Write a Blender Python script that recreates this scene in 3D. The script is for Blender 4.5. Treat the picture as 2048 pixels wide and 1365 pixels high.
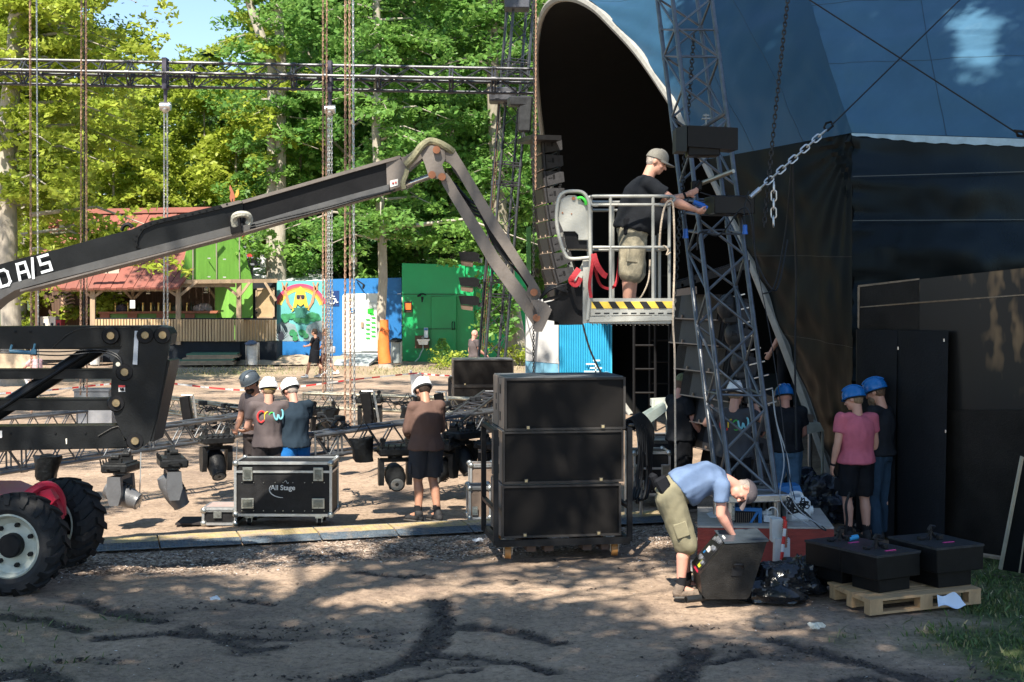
import bpy, math, random
import numpy as np
from mathutils import Vector, Matrix, noise
R = math.radians
random.seed(7)
sc = bpy.context.scene
COL = sc.collection
for o in list(bpy.data.objects): bpy.data.objects.remove(o)

# ---------------------------------------------------------------- camera / light
F = 2844.4; CX = 1024.0; HY = 582.0; CH = 2.95
def P(x, y, Y): return Vector(((x-CX)/F*Y, Y, CH-(y-HY)/F*Y))
def G(x, y, z=0.0): return P(x, y, (CH-z)*F/(y-HY))
cam = bpy.data.cameras.new('camera'); camo = bpy.data.objects.new('camera', cam); COL.objects.link(camo)
cam.lens = 50; cam.sensor_width = 36; cam.shift_y = -(682.5-HY)/2048
cam.clip_start = 0.1; cam.clip_end = 2000
camo.location = (0, 0, CH); camo.rotation_euler = (R(90), 0, 0)
sc.camera = camo
SUN_EL = 51.0; SUN_AZ = 196.0            # degrees clockwise from +Y
S = Vector((math.sin(R(SUN_AZ))*math.cos(R(SUN_EL)), math.cos(R(SUN_AZ))*math.cos(R(SUN_EL)), math.sin(R(SUN_EL))))
w = bpy.data.worlds.new('World'); sc.world = w; w.use_nodes = True
nt = w.node_tree; nt.nodes.clear()
sky = nt.nodes.new('ShaderNodeTexSky'); sky.sky_type = 'NISHITA'; sky.sun_disc = False
sky.sun_elevation = R(SUN_EL); sky.sun_rotation = R(SUN_AZ); sky.air_density = 1.0; sky.dust_density = 0.2; sky.ozone_density = 2.5
bg = nt.nodes.new('ShaderNodeBackground'); bg.inputs[1].default_value = 0.10
wo = nt.nodes.new('ShaderNodeOutputWorld')
nt.links.new(sky.outputs[0], bg.inputs[0]); nt.links.new(bg.outputs[0], wo.inputs[0])
sl = bpy.data.lights.new('sun', 'SUN'); sl.energy = 5.0; sl.angle = R(0.5); sl.color = (1, .92, .80)
slo = bpy.data.objects.new('sun', sl); COL.objects.link(slo); slo.rotation_euler = S.to_track_quat('Z', 'Y').to_euler()
slo.location = (0, -20, 30)
sc.view_settings.view_transform = 'Standard'; sc.view_settings.look = 'None'
sc.view_settings.exposure = 1.12; sc.view_settings.gamma = 1
sc.render.engine = 'CYCLES'
sc.cycles.max_bounces = 6; sc.cycles.transparent_max_bounces = 8

# ---------------------------------------------------------------- materials
MATS = {}
def M(name, col=(.5,.5,.5), rough=.6, metal=0.0, var=.15, vs=6.0, bump=.1, bs=40.0, spec=.5, dirt=None, dirt_amt=.45, stretch=None):
    if name in MATS: return MATS[name]
    m = bpy.data.materials.new(name); m.use_nodes = True; t = m.node_tree; N = t.nodes; L = t.links
    b = N['Principled BSDF']; b.inputs['Roughness'].default_value = rough; b.inputs['Metallic'].default_value = metal
    b.inputs['Specular IOR Level'].default_value = spec if max(col) > .06 or rough < .3 else spec*.4
    tc = N.new('ShaderNodeTexCoord'); src = tc.outputs['Object']
    if stretch:
        mp = N.new('ShaderNodeMapping'); mp.inputs['Scale'].default_value = stretch; L.new(src, mp.inputs[0]); src = mp.outputs[0]
    n1 = N.new('ShaderNodeTexNoise'); n1.inputs['Scale'].default_value = vs; n1.inputs['Detail'].default_value = 6; n1.inputs['Roughness'].default_value = .65
    L.new(src, n1.inputs[0])
    r = N.new('ShaderNodeValToRGB'); r.color_ramp.elements[0].position = .3; r.color_ramp.elements[1].position = .7
    c0 = [max(0, c*(1-var)) for c in col]; c1 = [min(1, c*(1+var)) for c in col]
    r.color_ramp.elements[0].color = (*c0, 1); r.color_ramp.elements[1].color = (*c1, 1)
    L.new(n1.outputs[0], r.inputs[0]); out = r.outputs[0]
    if dirt:
        n2 = N.new('ShaderNodeTexNoise'); n2.inputs['Scale'].default_value = vs*.6+1.3; n2.inputs['Detail'].default_value = 9; n2.inputs['Roughness'].default_value = .7
        L.new(src, n2.inputs[0])
        r2 = N.new('ShaderNodeValToRGB'); r2.color_ramp.elements[0].position = 1-dirt_amt-.06; r2.color_ramp.elements[1].position = 1-dirt_amt+.12
        L.new(n2.outputs[0], r2.inputs[0])
        mx = N.new('ShaderNodeMix'); mx.data_type = 'RGBA'; L.new(r2.outputs[0], mx.inputs[0]); L.new(out, mx.inputs[6]); mx.inputs[7].default_value = (*dirt, 1)
        out = mx.outputs[2]
    L.new(out, b.inputs['Base Color'])
    mr = N.new('ShaderNodeMapRange'); mr.inputs[3].default_value = max(.02, rough-.12); mr.inputs[4].default_value = min(1, rough+.12)
    L.new(n1.outputs[0], mr.inputs[0]); L.new(mr.outputs[0], b.inputs['Roughness'])
    if bump:
        n3 = N.new('ShaderNodeTexNoise'); n3.inputs['Scale'].default_value = bs; n3.inputs['Detail'].default_value = 4; L.new(src, n3.inputs[0])
        bp = N.new('ShaderNodeBump'); bp.inputs['Strength'].default_value = bump; bp.inputs['Distance'].default_value = .02
        L.new(n3.outputs[0], bp.inputs['Height']); L.new(bp.outputs[0], b.inputs['Normal'])
    MATS[name] = m; return m

def leaf_mat(name, ca, cb, trans=.45):
    m = bpy.data.materials.new(name); m.use_nodes = True; t = m.node_tree; N = t.nodes; L = t.links; N.clear()
    out = N.new('ShaderNodeOutputMaterial'); g = N.new('ShaderNodeNewGeometry'); r = N.new('ShaderNodeValToRGB')
    oi = N.new('ShaderNodeObjectInfo')
    n = N.new('ShaderNodeTexNoise'); n.inputs['Scale'].default_value = .45; n.inputs['Detail'].default_value = 3; L.new(g.outputs['Position'], n.inputs[0])
    a = N.new('ShaderNodeMath'); a.operation = 'MULTIPLY_ADD'; L.new(g.outputs['Random Per Island'], a.inputs[0]); a.inputs[1].default_value = .45; L.new(n.outputs[0], a.inputs[2])
    a2 = N.new('ShaderNodeMath'); a2.operation = 'MULTIPLY_ADD'; L.new(oi.outputs['Random'], a2.inputs[0]); a2.inputs[1].default_value = .3; L.new(a.outputs[0], a2.inputs[2])
    a3 = N.new('ShaderNodeMath'); a3.operation = 'SUBTRACT'; L.new(a2.outputs[0], a3.inputs[0]); a3.inputs[1].default_value = .38
    r.color_ramp.elements[0].color = (*ca, 1); r.color_ramp.elements[1].color = (*cb, 1); L.new(a3.outputs[0], r.inputs[0])
    b = N.new('ShaderNodeBsdfPrincipled'); b.inputs['Roughness'].default_value = .45; b.inputs['Specular IOR Level'].default_value = .35; L.new(r.outputs[0], b.inputs['Base Color'])
    tr = N.new('ShaderNodeBsdfTranslucent'); mix = N.new('ShaderNodeMixShader'); mix.inputs[0].default_value = trans
    gm = N.new('ShaderNodeGamma'); gm.inputs[1].default_value = .85; L.new(r.outputs[0], gm.inputs[0]); L.new(gm.outputs[0], tr.inputs[0])
    L.new(b.outputs[0], mix.inputs[1]); L.new(tr.outputs[0], mix.inputs[2]); L.new(mix.outputs[0], out.inputs[0])
    MATS[name] = m; return m

# ---------------------------------------------------------------- mesh builder
class MB:
    def __init__(s): s.v = []; s.f = []; s.m = []; s.mi = 0; s.st = []
    def add(s, vs, fs, mtx=None):
        b = len(s.v); s.st.append((b, len(s.f)))
        s.v += [(mtx @ Vector(q)) if mtx is not None else Vector(q) for q in vs]
        for f in fs: s.f.append([b+i for i in f]); s.m.append(s.mi)
        return s
    def box(s, c, d, rot=None, bev=0.0):
        hx, hy, hz = d[0]/2, d[1]/2, d[2]/2
        T = Matrix.Translation(Vector(c)) @ (rot.to_4x4() if rot is not None else Matrix())
        if bev <= 0:
            vs = [(x, y, z) for x in (-hx, hx) for y in (-hy, hy) for z in (-hz, hz)]
            fs = [(0,1,3,2),(4,6,7,5),(0,4,5,1),(2,3,7,6),(0,2,6,4),(1,5,7,3)]
            return s.add(vs, fs, T)
        e = min(bev, hx*.9, hy*.9, hz*.9); vs = []; idx = {}
        for ix, sx in enumerate((-1, 1)):
            for iy, sy in enumerate((-1, 1)):
                for iz, sz in enumerate((-1, 1)):
                    for ax in range(3):
                        q = [sx*(hx-e), sy*(hy-e), sz*(hz-e)]; q[ax] = (sx*hx, sy*hy, sz*hz)[ax]
                        idx[(sx, sy, sz, ax)] = len(vs); vs.append(q)
        fs = []
        for ax in range(3):
            o1, o2 = [a for a in range(3) if a != ax]
            for sg in (-1, 1):
                loop = []
                for (a, b) in ((-1,-1),(1,-1),(1,1),(-1,1)):
                    k = [0,0,0]; k[ax] = sg; k[o1] = a; k[o2] = b; loop.append(idx[(*k, ax)])
                n_flip = (sg*(1 if ax != 1 else -1)) < 0
                fs.append(loop[::-1] if n_flip else loop)
        for ax in range(3):
            o1, o2 = [a for a in range(3) if a != ax]
            for a in (-1, 1):
                for b in (-1, 1):
                    k0 = [0,0,0]; k1 = [0,0,0]; k0[ax] = -1; k1[ax] = 1; k0[o1] = k1[o1] = a; k0[o2] = k1[o2] = b
                    fs.append((idx[(*k0, o1)], idx[(*k1, o1)], idx[(*k1, o2)], idx[(*k0, o2)]))
        for sx in (-1, 1):
            for sy in (-1, 1):
                for sz in (-1, 1): fs.append([idx[(sx, sy, sz, a)] for a in range(3)])
        return s.add(vs, fs, T)
    def tube(s, a, b, r, r2=None, n=8, cap=True):
        a = Vector(a); b = Vector(b); r2 = r if r2 is None else r2; d = b-a
        if d.length < 1e-6: return s
        q = d.to_track_quat('Z', 'Y'); ux = q @ Vector((1,0,0)); uy = q @ Vector((0,1,0)); vs = []
        for c, rr in ((a, r), (b, r2)):
            for i in range(n):
                t = 2*math.pi*i/n; vs.append(c+ux*math.cos(t)*rr+uy*math.sin(t)*rr)
        fs = [(i, (i+1) % n, n+(i+1) % n, n+i) for i in range(n)]
        if cap: fs += [tuple(range(n))[::-1], tuple(range(n, 2*n))]
        return s.add(vs, fs)
    def path(s, pts, r, n=7, closed=False, radii=None):
        pts = [Vector(p) for p in pts]; k = len(pts); vs = []; up = None
        for i, p in enumerate(pts):
            if closed: t = pts[(i+1) % k]-pts[i-1]
            else: t = pts[min(i+1, k-1)]-pts[max(i-1, 0)]
            t = t.normalized() if t.length > 1e-9 else Vector((0,0,1))
            if up is None: up = t.orthogonal().normalized()
            up = (up - t*up.dot(t)); up = up.normalized() if up.length > 1e-6 else t.orthogonal().normalized()
            bn = t.cross(up); rr = radii[i] if radii else r
            for j in range(n):
                a = 2*math.pi*j/n; vs.append(p+up*math.cos(a)*rr+bn*math.sin(a)*rr)
        fs = []
        for i in range(k if closed else k-1):
            i2 = (i+1) % k
            for j in range(n): fs.append((i*n+j, i*n+(j+1) % n, i2*n+(j+1) % n, i2*n+j))
        if not closed: fs += [tuple(range(n))[::-1], tuple((k-1)*n+j for j in range(n))]
        return s.add(vs, fs)
    def prism(s, pts, vec):                       # closed outline extruded along vec
        pts = [Vector(p) for p in pts]; vec = Vector(vec); n = len(pts)
        vs = pts+[p+vec for p in pts]
        fs = [tuple(range(n)), tuple(range(n, 2*n))[::-1]]+[(i, n+i, n+(i+1) % n, (i+1) % n) for i in range(n)]
        return s.add(vs, fs)
    def px(s, pts, Y, th, dY=None):               # outline in photo coordinates at its own distance, real thickness
        fy = Y if callable(Y) else (lambda x: Y)
        return s.prism([P(x, y, fy(x)) for x, y in pts], (0, th, 0))
    def lathe(s, prof, n=20, mtx=None, cap=True):
        vs = []; k = len(prof)
        for r, z in prof:
            for i in range(n):
                a = 2*math.pi*i/n; vs.append((r*math.cos(a), r*math.sin(a), z))
        fs = [(i*n+j, i*n+(j+1) % n, (i+1)*n+(j+1) % n, (i+1)*n+j) for i in range(k-1) for j in range(n)]
        if cap: fs += [tuple(range(n))[::-1], tuple((k-1)*n+j for j in range(n))]
        return s.add(vs, fs, mtx)
    def ell(s, c, r, rot=None, n=14, m=9):
        T = Matrix.Translation(Vector(c)) @ (rot.to_4x4() if rot is not None else Matrix())
        vs = [(0, 0, -r[2])]; fs = []
        for i in range(1, m):
            ph = -math.pi/2+math.pi*i/m
            for j in range(n):
                a = 2*math.pi*j/n; vs.append((r[0]*math.cos(ph)*math.cos(a), r[1]*math.cos(ph)*math.sin(a), r[2]*math.sin(ph)))
        vs.append((0, 0, r[2])); top = len(vs)-1
        for j in range(n):
            fs.append((0, 1+(j+1) % n, 1+j)); fs.append((top, 1+(m-2)*n+j, 1+(m-2)*n+(j+1) % n))
            for i in range(m-2): fs.append((1+i*n+j, 1+i*n+(j+1) % n, 1+(i+1)*n+(j+1) % n, 1+(i+1)*n+j))
        return s.add(vs, fs, T)
    def caps(s, a, b, r, r2=None, n=12):
        a = Vector(a); b = Vector(b); r2 = r if r2 is None else r2; d = b-a
        if d.length < 1e-5: return s.ell(a, (r, r, r))
        d.normalize(); pts = []; rad = []
        for t in (-1, -.92, -.7, -.38): pts.append(a+d*r*t); rad.append(r*math.sqrt(max(.0004, 1-t*t)))
        pts += [a, b]; rad += [r, r2]
        for t in (.38, .7, .92, 1): pts.append(b+d*r2*t); rad.append(r2*math.sqrt(max(.0004, 1-t*t)))
        return s.path(pts, r, n, radii=rad)
    def mesh(s, name, mats, off=None, smooth=True):
        me = bpy.data.meshes.new(name)
        o = off if off is not None else Vector((0,0,0))
        me.from_pydata([tuple(Vector(v)-o) for v in s.v], [], s.f)
        mats = mats if isinstance(mats, (list, tuple)) else [mats]
        for m in mats: me.materials.append(m)
        if len(mats) > 1: me.polygons.foreach_set('material_index', s.m)
        me.update()
        if smooth: me.polygons.foreach_set('use_smooth', [True]*len(me.polygons)); me.set_sharp_from_angle(angle=R(38))
        return me
    def each(s, name, mats, parent=None):                 # one object per piece added
        for (v0, f0), (v1, f1) in zip(s.st, s.st[1:]+[(len(s.v), len(s.f))]):
            q = MB(); q.v = s.v[v0:v1]; q.f = [[i-v0 for i in f] for f in s.f[f0:f1]]; q.m = s.m[f0:f1]; o = q.build(name, mats, parent)
        return o
    def build(s, name, mats, parent=None, smooth=True):
        off = parent_off(parent)
        o = bpy.data.objects.new(name, s.mesh(name, mats, off, smooth)); COL.objects.link(o)
        if parent: o.parent = parent
        return o
def parent_off(p):
    o = Vector((0,0,0))
    while p is not None: o += p.location; p = p.parent
    return o
def tag(o, label, cat=None, group=None, kind=None):
    if label: o['label'] = label
    if cat: o['category'] = cat
    if group: o['group'] = group
    if kind: o['kind'] = kind
    return o
def thing(name, label, cat, loc=(0,0,0), group=None):
    o = bpy.data.objects.new(name, None); COL.objects.link(o); o.location = loc; o.empty_display_size = .2
    return tag(o, label, cat, group)
def top(mb, name, mats, label, cat, loc=None, group=None, kind=None, smooth=True):   # one-mesh thing with its origin at its base
    if loc is None:
        xs = [v[0] for v in mb.v]; ys = [v[1] for v in mb.v]; zs = [v[2] for v in mb.v]
        loc = Vector(((min(xs)+max(xs))/2, (min(ys)+max(ys))/2, min(zs)))
    o = bpy.data.objects.new(name, mb.mesh(name, mats, Vector(loc), smooth)); COL.objects.link(o); o.location = loc
    return tag(o, label, cat, group, kind)
def copy_tree(o, parent=None):
    c = o.copy(); COL.objects.link(c)
    if parent is not None: c.parent = parent
    for ch in list(o.children): copy_tree(ch, c)
    return c
def np_mesh(name, V, Fq, mat, smooth=False):
    me = bpy.data.meshes.new(name); n = len(V); k = Fq.shape[1]; m = len(Fq)
    me.vertices.add(n); me.vertices.foreach_set('co', np.asarray(V, np.float32).ravel())
    me.loops.add(m*k); me.loops.foreach_set('vertex_index', Fq.astype(np.int32).ravel())
    me.polygons.add(m); me.polygons.foreach_set('loop_start', np.arange(0, m*k, k, dtype=np.int32))
    me.update(calc_edges=True); me.materials.append(mat)
    if smooth: me.polygons.foreach_set('use_smooth', [True]*m)
    return me
def linkmesh(name, me, parent=None, loc=None):
    o = bpy.data.objects.new(name, me); COL.objects.link(o)
    if parent: o.parent = parent
    if loc is not None: o.location = loc
    return o
def text(name, s, o, ux, uy, size, mat, parent, ext=.004, align='LEFT', shear=0.0, spacing=1.0, bold=0.0):
    cu = bpy.data.curves.new(name, 'FONT'); cu.body = s; cu.size = size; cu.extrude = ext; cu.align_x = align; cu.shear = shear; cu.space_character = spacing; cu.offset = bold
    ob = bpy.data.objects.new(name, cu); COL.objects.link(ob)
    dg = bpy.context.evaluated_depsgraph_get(); me = bpy.data.meshes.new_from_object(ob.evaluated_get(dg)); bpy.data.objects.remove(ob)
    ux = Vector(ux).normalized(); uy = Vector(uy); uz = ux.cross(uy).normalized(); uy = uz.cross(ux)
    T = Matrix(((ux.x, uy.x, uz.x, o[0]), (ux.y, uy.y, uz.y, o[1]), (ux.z, uy.z, uz.z, o[2]), (0,0,0,1)))
    me.transform(Matrix.Translation(-parent_off(parent)) @ T); me.materials.clear(); me.materials.append(mat)
    return linkmesh(name, me, parent)
def frame(ux, uy, uz, o=(0,0,0)):
    return Matrix(((ux[0], uy[0], uz[0], o[0]), (ux[1], uy[1], uz[1], o[1]), (ux[2], uy[2], uz[2], o[2]), (0,0,0,1)))
def Rz(a): return Matrix.Rotation(a, 3, 'Z')
def Rx(a): return Matrix.Rotation(a, 3, 'X')
def Ry(a): return Matrix.Rotation(a, 3, 'Y')

# fast value noise
_rng = np.random.default_rng(5); _T = _rng.random((256, 256))
def vnoise(x, y):
    xi = np.floor(x).astype(int); yi = np.floor(y).astype(int); fx = x-xi; fy = y-yi
    fx = fx*fx*(3-2*fx); fy = fy*fy*(3-2*fy)
    a = _T[xi % 256, yi % 256]; b = _T[(xi+1) % 256, yi % 256]; c = _T[xi % 256, (yi+1) % 256]; d = _T[(xi+1) % 256, (yi+1) % 256]
    return (a*(1-fx)+b*fx)*(1-fy)+(c*(1-fx)+d*fx)*fy
def fbm(x, y, o=4):
    r = 0; a = .5
    for i in range(o): r = r+a*vnoise(x*2**i+17*i, y*2**i+31*i); a *= .5
    return r
# ================================================================ GROUND
def axis(dense0, dense1, step, far0, far1):
    a = list(np.arange(dense0, dense1, step)); x = dense1; st = step
    while x < far1: a.append(x); st *= 1.09; x += st
    b = []; x = dense0-step; st = step
    while x > far0: b.append(x); st *= 1.09; x -= st
    return np.array(b[::-1]+a)
gx = axis(-6.6, 6.8, .045, -330, 330); gy = axis(9.6, 22, .045, -90, 420)
XX, YY = np.meshgrid(gx, gy)
# mud ruts given as polylines on the ground (photo pixels -> ground)
RUTS = [([(1400,1290),(1365,1330),(1340,1372)],26), ([(880,1195),(885,1230),(870,1262),(838,1290)],24), ([(880,1270),(800,1310),(700,1340),(590,1372)],17),
        ([(938,1238),(1010,1248),(1080,1262),(1120,1272)],15), ([(880,1290),(960,1298),(1040,1312),(1110,1328)],14), ([(760,1352),(900,1330),(960,1322)],7),
        ([(0,1232),(90,1236),(160,1250)],14), ([(210,1265),(330,1252),(430,1258),(560,1262)],15), ([(150,1195),(230,1215),(320,1230)],16),
        ([(180,1145),(300,1130),(440,1118)],12), ([(720,1140),(800,1147),(860,1150)],7), ([(0,1340),(60,1330),(110,1350)],26), ([(470,1190),(540,1196)],9),
        ([(1560,1275),(1640,1295),(1720,1320),(1830,1350),(1900,1372)],18), ([(1640,1360),(1740,1345),(1800,1365)],14),([(1260,1372),(1330,1340),(1400,1320),(1500,1300)],12),
        ([(380,1240),(500,1285),(560,1280)],10),([(600,1100),(680,1108)],6),([(780,1098),(850,1104)],6)]
def seg_d(px_, py_, a, b):
    dx, dy = b[0]-a[0], b[1]-a[1]; L2 = dx*dx+dy*dy+1e-9
    t = np.clip(((px_-a[0])*dx+(py_-a[1])*dy)/L2, 0, 1)
    return np.hypot(px_-(a[0]+t*dx), py_-(a[1]+t*dy))
mud = np.zeros_like(XX)
near = (YY > 9) & (YY < 18)
for pts, wpx in RUTS:
    g = [G(*p) for p in pts]
    for a, b in zip(g[:-1], g[1:]):
        wd = wpx*((a.y+b.y)/2)**2/8390*1.0
        d = seg_d(XX, YY, (a.x, a.y), (b.x, b.y)); hz = abs(b.x-a.x)/((b-a).length+1e-6); wd = wpx*a.y/2844*(1.25+1.1*hz)
        mud = np.maximum(mud, np.clip(1.25-d/wd, 0, 1)*near)
mud = np.clip(mud*2.3-1.5*(1-fbm(XX*4.5, YY*2.6, 4)*1.45)-.1, 0, 1)
mud = np.maximum(mud, np.clip((fbm(XX*.9+9, YY*1.9+3, 5)-.60)*6, 0, 1)*.55*(YY < 17))
# ramp line on the ground
RA = G(150, 1092); RB = G(1340, 1032)
def ramp_y(x): return RA.y+(RB.y-RA.y)*(x-RA.x)/(RB.x-RA.x)
dr = YY-ramp_y(XX)
mulch = np.clip(1-np.abs(dr+1.15)/1.15, 0, 1)*1.5*(XX < 3.2)*(XX > -6)
mulch = np.clip(mulch+fbm(XX*1.5, YY*1.5, 3)-.55, 0, 1)*(mulch > 0)
mulch = np.maximum(mulch, np.clip((XX-1.0)/1.5, 0, 1)*np.clip(1-np.abs(YY-16.5)/2.2, 0, 1)*(XX < 3.0)*.9)
grass = np.clip((XX-2.9-(YY-10.5)*.25+(fbm(XX*.9, YY*.9, 4)-.5)*3.2)/1.2, 0, 1)*(YY < 20)*np.clip((YY-9)/1.0, 0, 1)
grass = np.maximum(grass, np.clip((-3.0-XX+(fbm(XX+4, YY, 4)-.5)*3)/1.2, 0, 1)*(YY < 13.2)*.22)
far_g = np.clip(1-np.abs(YY-52-(XX*.1))/3.2, 0, 1)*np.clip(fbm(XX*.5, YY*.7, 4)*2.4-.5, 0, 1)
dist_g = np.clip((YY-63)/4, 0, 1)
h = (fbm(XX*.35, YY*.35, 3)-.5)*.10*(YY < 60)+(fbm(XX*2.2, YY*2.2, 4)-.5)*.045*(YY < 30)+(fbm(XX*9, YY*9, 3)-.5)*.028*(YY < 26)
rr_ = np.hypot(XX-4.5, YY-17.5); h += .010*np.sin(rr_*36)*np.clip((fbm(XX*.8+3, YY*.8, 3)-.42)*7, 0, 1)*np.clip(fbm(XX*5, YY*5, 2)*2.2-.4, 0, 1)*(YY < 14.5)
h += mud*(fbm(XX*11+5, YY*11, 3)-.42)*.085 + mulch*(fbm(XX*14, YY*14, 2)-.4)*.035
h -= np.clip(mud, 0, .5)*.045
h += np.clip((XX-14)/40, 0, 1)**1.5*3*0
h = np.where(np.abs(dr) < .55, h*.3-.01, h)
h = np.where(YY < 16, h, h*np.clip(1-(YY-16)/30, .35, 1))
h -= h.max()*.1+.02
V = np.stack([XX, YY, h], -1).reshape(-1, 3); ny, nx = XX.shape
ii = np.arange((ny-1)*(nx-1)); r0 = ii//(nx-1)*nx+ii % (nx-1)
Fq = np.stack([r0, r0+1, r0+nx+1, r0+nx], -1)
gm = bpy.data.materials.new('ground_dirt'); gm.use_nodes = True
me = np_mesh('ground', V, Fq, gm, True)
for nm, arr in (('mud', mud), ('mulch', mulch), ('grass', np.maximum(grass, dist_g)), ('straw', far_g)):
    at = me.attributes.new(nm, 'FLOAT', 'POINT'); at.data.foreach_set('value', arr.ravel().astype(np.float32))
gro = linkmesh('ground', me); tag(gro, 'trampled brown dirt ground with mud ruts', None, None, 'structure')
t = gm.node_tree; N = t.nodes; L = t.links; b = N['Principled BSDF']; b.inputs['Specular IOR Level'].default_value = .25
tc = N.new('ShaderNodeTexCoord')
def nz(sc_, det=8, ro=.65):
    n = N.new('ShaderNodeTexNoise'); n.inputs['Scale'].default_value = sc_; n.inputs['Detail'].default_value = det; n.inputs['Roughness'].default_value = ro; L.new(tc.outputs['Object'], n.inputs[0]); return n.outputs[0]
def ramp(src, stops):
    r = N.new('ShaderNodeValToRGB'); e = r.color_ramp.elements
    e[0].position = stops[0][0]; e[0].color = (*stops[0][1], 1); e[1].position = stops[-1][0]; e[1].color = (*stops[-1][1], 1)
    for p, c in stops[1:-1]: q = e.new(p); q.color = (*c, 1)
    L.new(src, r.inputs[0]); return r.outputs[0]
def mixc(f, a, c):
    m = N.new('ShaderNodeMix'); m.data_type = 'RGBA'; L.new(f, m.inputs[0]); L.new(a, m.inputs[6]); L.new(c, m.inputs[7]); return m.outputs[2]
def attr(n_):
    a = N.new('ShaderNodeAttribute'); a.attribute_name = n_; return a.outputs['Fac']
base = ramp(nz(.55, 10, .7), [(.32, (.235,.175,.135)), (.5, (.37,.275,.20)), (.68, (.48,.36,.265))])
fine = ramp(nz(16, 8, .8), [(.35, (.50,.48,.46)), (.5, (.95,.95,.95)), (.68, (1.25,1.22,1.2))])
mm = N.new('ShaderNodeMix'); mm.data_type = 'RGBA'; mm.blend_type = 'MULTIPLY'; mm.inputs[0].default_value = 1; L.new(base, mm.inputs[6]); L.new(fine, mm.inputs[7]); base = mm.outputs[2]
vo = N.new('ShaderNodeTexVoronoi'); vo.inputs['Scale'].default_value = 30; L.new(tc.outputs['Object'], vo.inputs[0])
chips = ramp(vo.outputs['Color'], [(.2, (.10,.075,.06)), (.5, (.33,.24,.18)), (.8, (.55,.45,.36))])
c = mixc(attr('mulch'), base, chips)
mudc = ramp(nz(22, 6), [(.35, (.035,.028,.025)), (.65, (.12,.093,.077))])
c = mixc(attr('mud'), c, mudc)
gc = ramp(nz(14, 6), [(.35, (.030,.05,.018)), (.6, (.10,.13,.045)), (.7, (.2,.17,.11))])
c = mixc(attr('grass'), c, gc)
st = ramp(nz(6, 8), [(.35, (.22,.22,.10)), (.6, (.42,.34,.22))]); c = mixc(attr('straw'), c, st)
L.new(c, b.inputs['Base Color'])
rr = N.new('ShaderNodeMapRange'); L.new(attr('mud'), rr.inputs[0]); rr.inputs[3].default_value = .92; rr.inputs[4].default_value = .6; L.new(rr.outputs[0], b.inputs['Roughness'])
bp = N.new('ShaderNodeBump'); bp.inputs['Strength'].default_value = .8; bp.inputs['Distance'].default_value = .03; L.new(nz(26, 8, .7), bp.inputs['Height']); L.new(bp.outputs[0], b.inputs['Normal'])

def hfield(x, y):                                   # ground height lookup
    i = np.clip(np.searchsorted(gx, x)-1, 0, len(gx)-2); j = np.clip(np.searchsorted(gy, y)-1, 0, len(gy)-2)
    return h[j, i]
def field(a, x, y):
    i = np.clip(np.searchsorted(gx, x)-1, 0, len(gx)-2); j = np.clip(np.searchsorted(gy, y)-1, 0, len(gy)-2)
    return a[j, i]
rng = np.random.default_rng(11)
def chips_mesh(name, X, Y, size, flat, mat):       # small irregular lumps
    n = len(X); base_ = np.array([(1,0,0),(-.5,.87,0),(-.5,-.87,0),(.1,.1,1),(0,0,-.6)], float)
    tri = np.array([(0,1,3),(1,2,3),(2,0,3),(1,0,4),(2,1,4),(0,2,4)])
    a = rng.random(n)*6.28; sc3 = size[:, None]*np.stack([rng.uniform(.6, 1.6, n), rng.uniform(.4, 1, n), flat*rng.uniform(.5, 1.4, n)], -1)
    V = base_[None]*sc3[:, None, :]; V = V+rng.normal(0, .12, V.shape)*size[:, None, None]*np.array([1, 1, flat])
    x = V[..., 0]*np.cos(a)[:, None]-V[..., 1]*np.sin(a)[:, None]; y = V[..., 0]*np.sin(a)[:, None]+V[..., 1]*np.cos(a)[:, None]
    tlt = rng.normal(0, .35, (n, 1)); z = V[..., 2]+x*tlt
    Z = hfield(X, Y)
    V = np.stack([x+X[:, None], y+Y[:, None], z+Z[:, None]+size[:, None]*flat*.3], -1).reshape(-1, 3)
    Fq = (tri[None]+5*np.arange(n)[:, None, None]).reshape(-1, 3)
    return np_mesh(name, V, Fq, mat)
def island_mat(name, stops, rough=.85):
    m = bpy.data.materials.new(name); m.use_nodes = True; t = m.node_tree; bb = t.nodes['Principled BSDF']
    g = t.nodes.new('ShaderNodeNewGeometry'); r = t.nodes.new('ShaderNodeValToRGB'); e = r.color_ramp.elements
    e[0].position = stops[0][0]; e[0].color = (*stops[0][1], 1); e[1].position = stops[-1][0]; e[1].color = (*stops[-1][1], 1)
    for p, c_ in stops[1:-1]: q = e.new(p); q.color = (*c_, 1)
    t.links.new(g.outputs['Random Per Island'], r.inputs[0]); t.links.new(r.outputs[0], bb.inputs['Base Color']); bb.inputs['Roughness'].default_value = rough
    MATS[name] = m; return m
X = rng.uniform(-5.5, 3.4, 60000); Y = rng.uniform(14.2, 19, 60000); k = rng.random(60000) < field(mulch, X, Y)*.75; X = X[k]; Y = Y[k]
X2 = rng.uniform(-6, 7, 30000); Y2 = 10+rng.random(30000)**1.3*14; k = rng.random(30000) < .25+.5*(fbm(X2*.7, Y2*.7)-.3); X2 = X2[k]; Y2 = Y2[k]
me = chips_mesh('wood_chips', np.concatenate([X, X2]), np.concatenate([Y, Y2]), np.concatenate([rng.uniform(.010, .028, len(X)), rng.uniform(.004, .016, len(X2))]), .25,
     island_mat('chip_mat', [(0, (.07,.05,.04)), (.4, (.22,.16,.12)), (.8, (.42,.33,.26)), (.97, (.6,.55,.5)), (1, (.85,.85,.85))]))
tag(linkmesh('wood_chips', me), 'scattered bark chips and small stones strewn over the dirt', 'wood chips', None, 'stuff')
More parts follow.
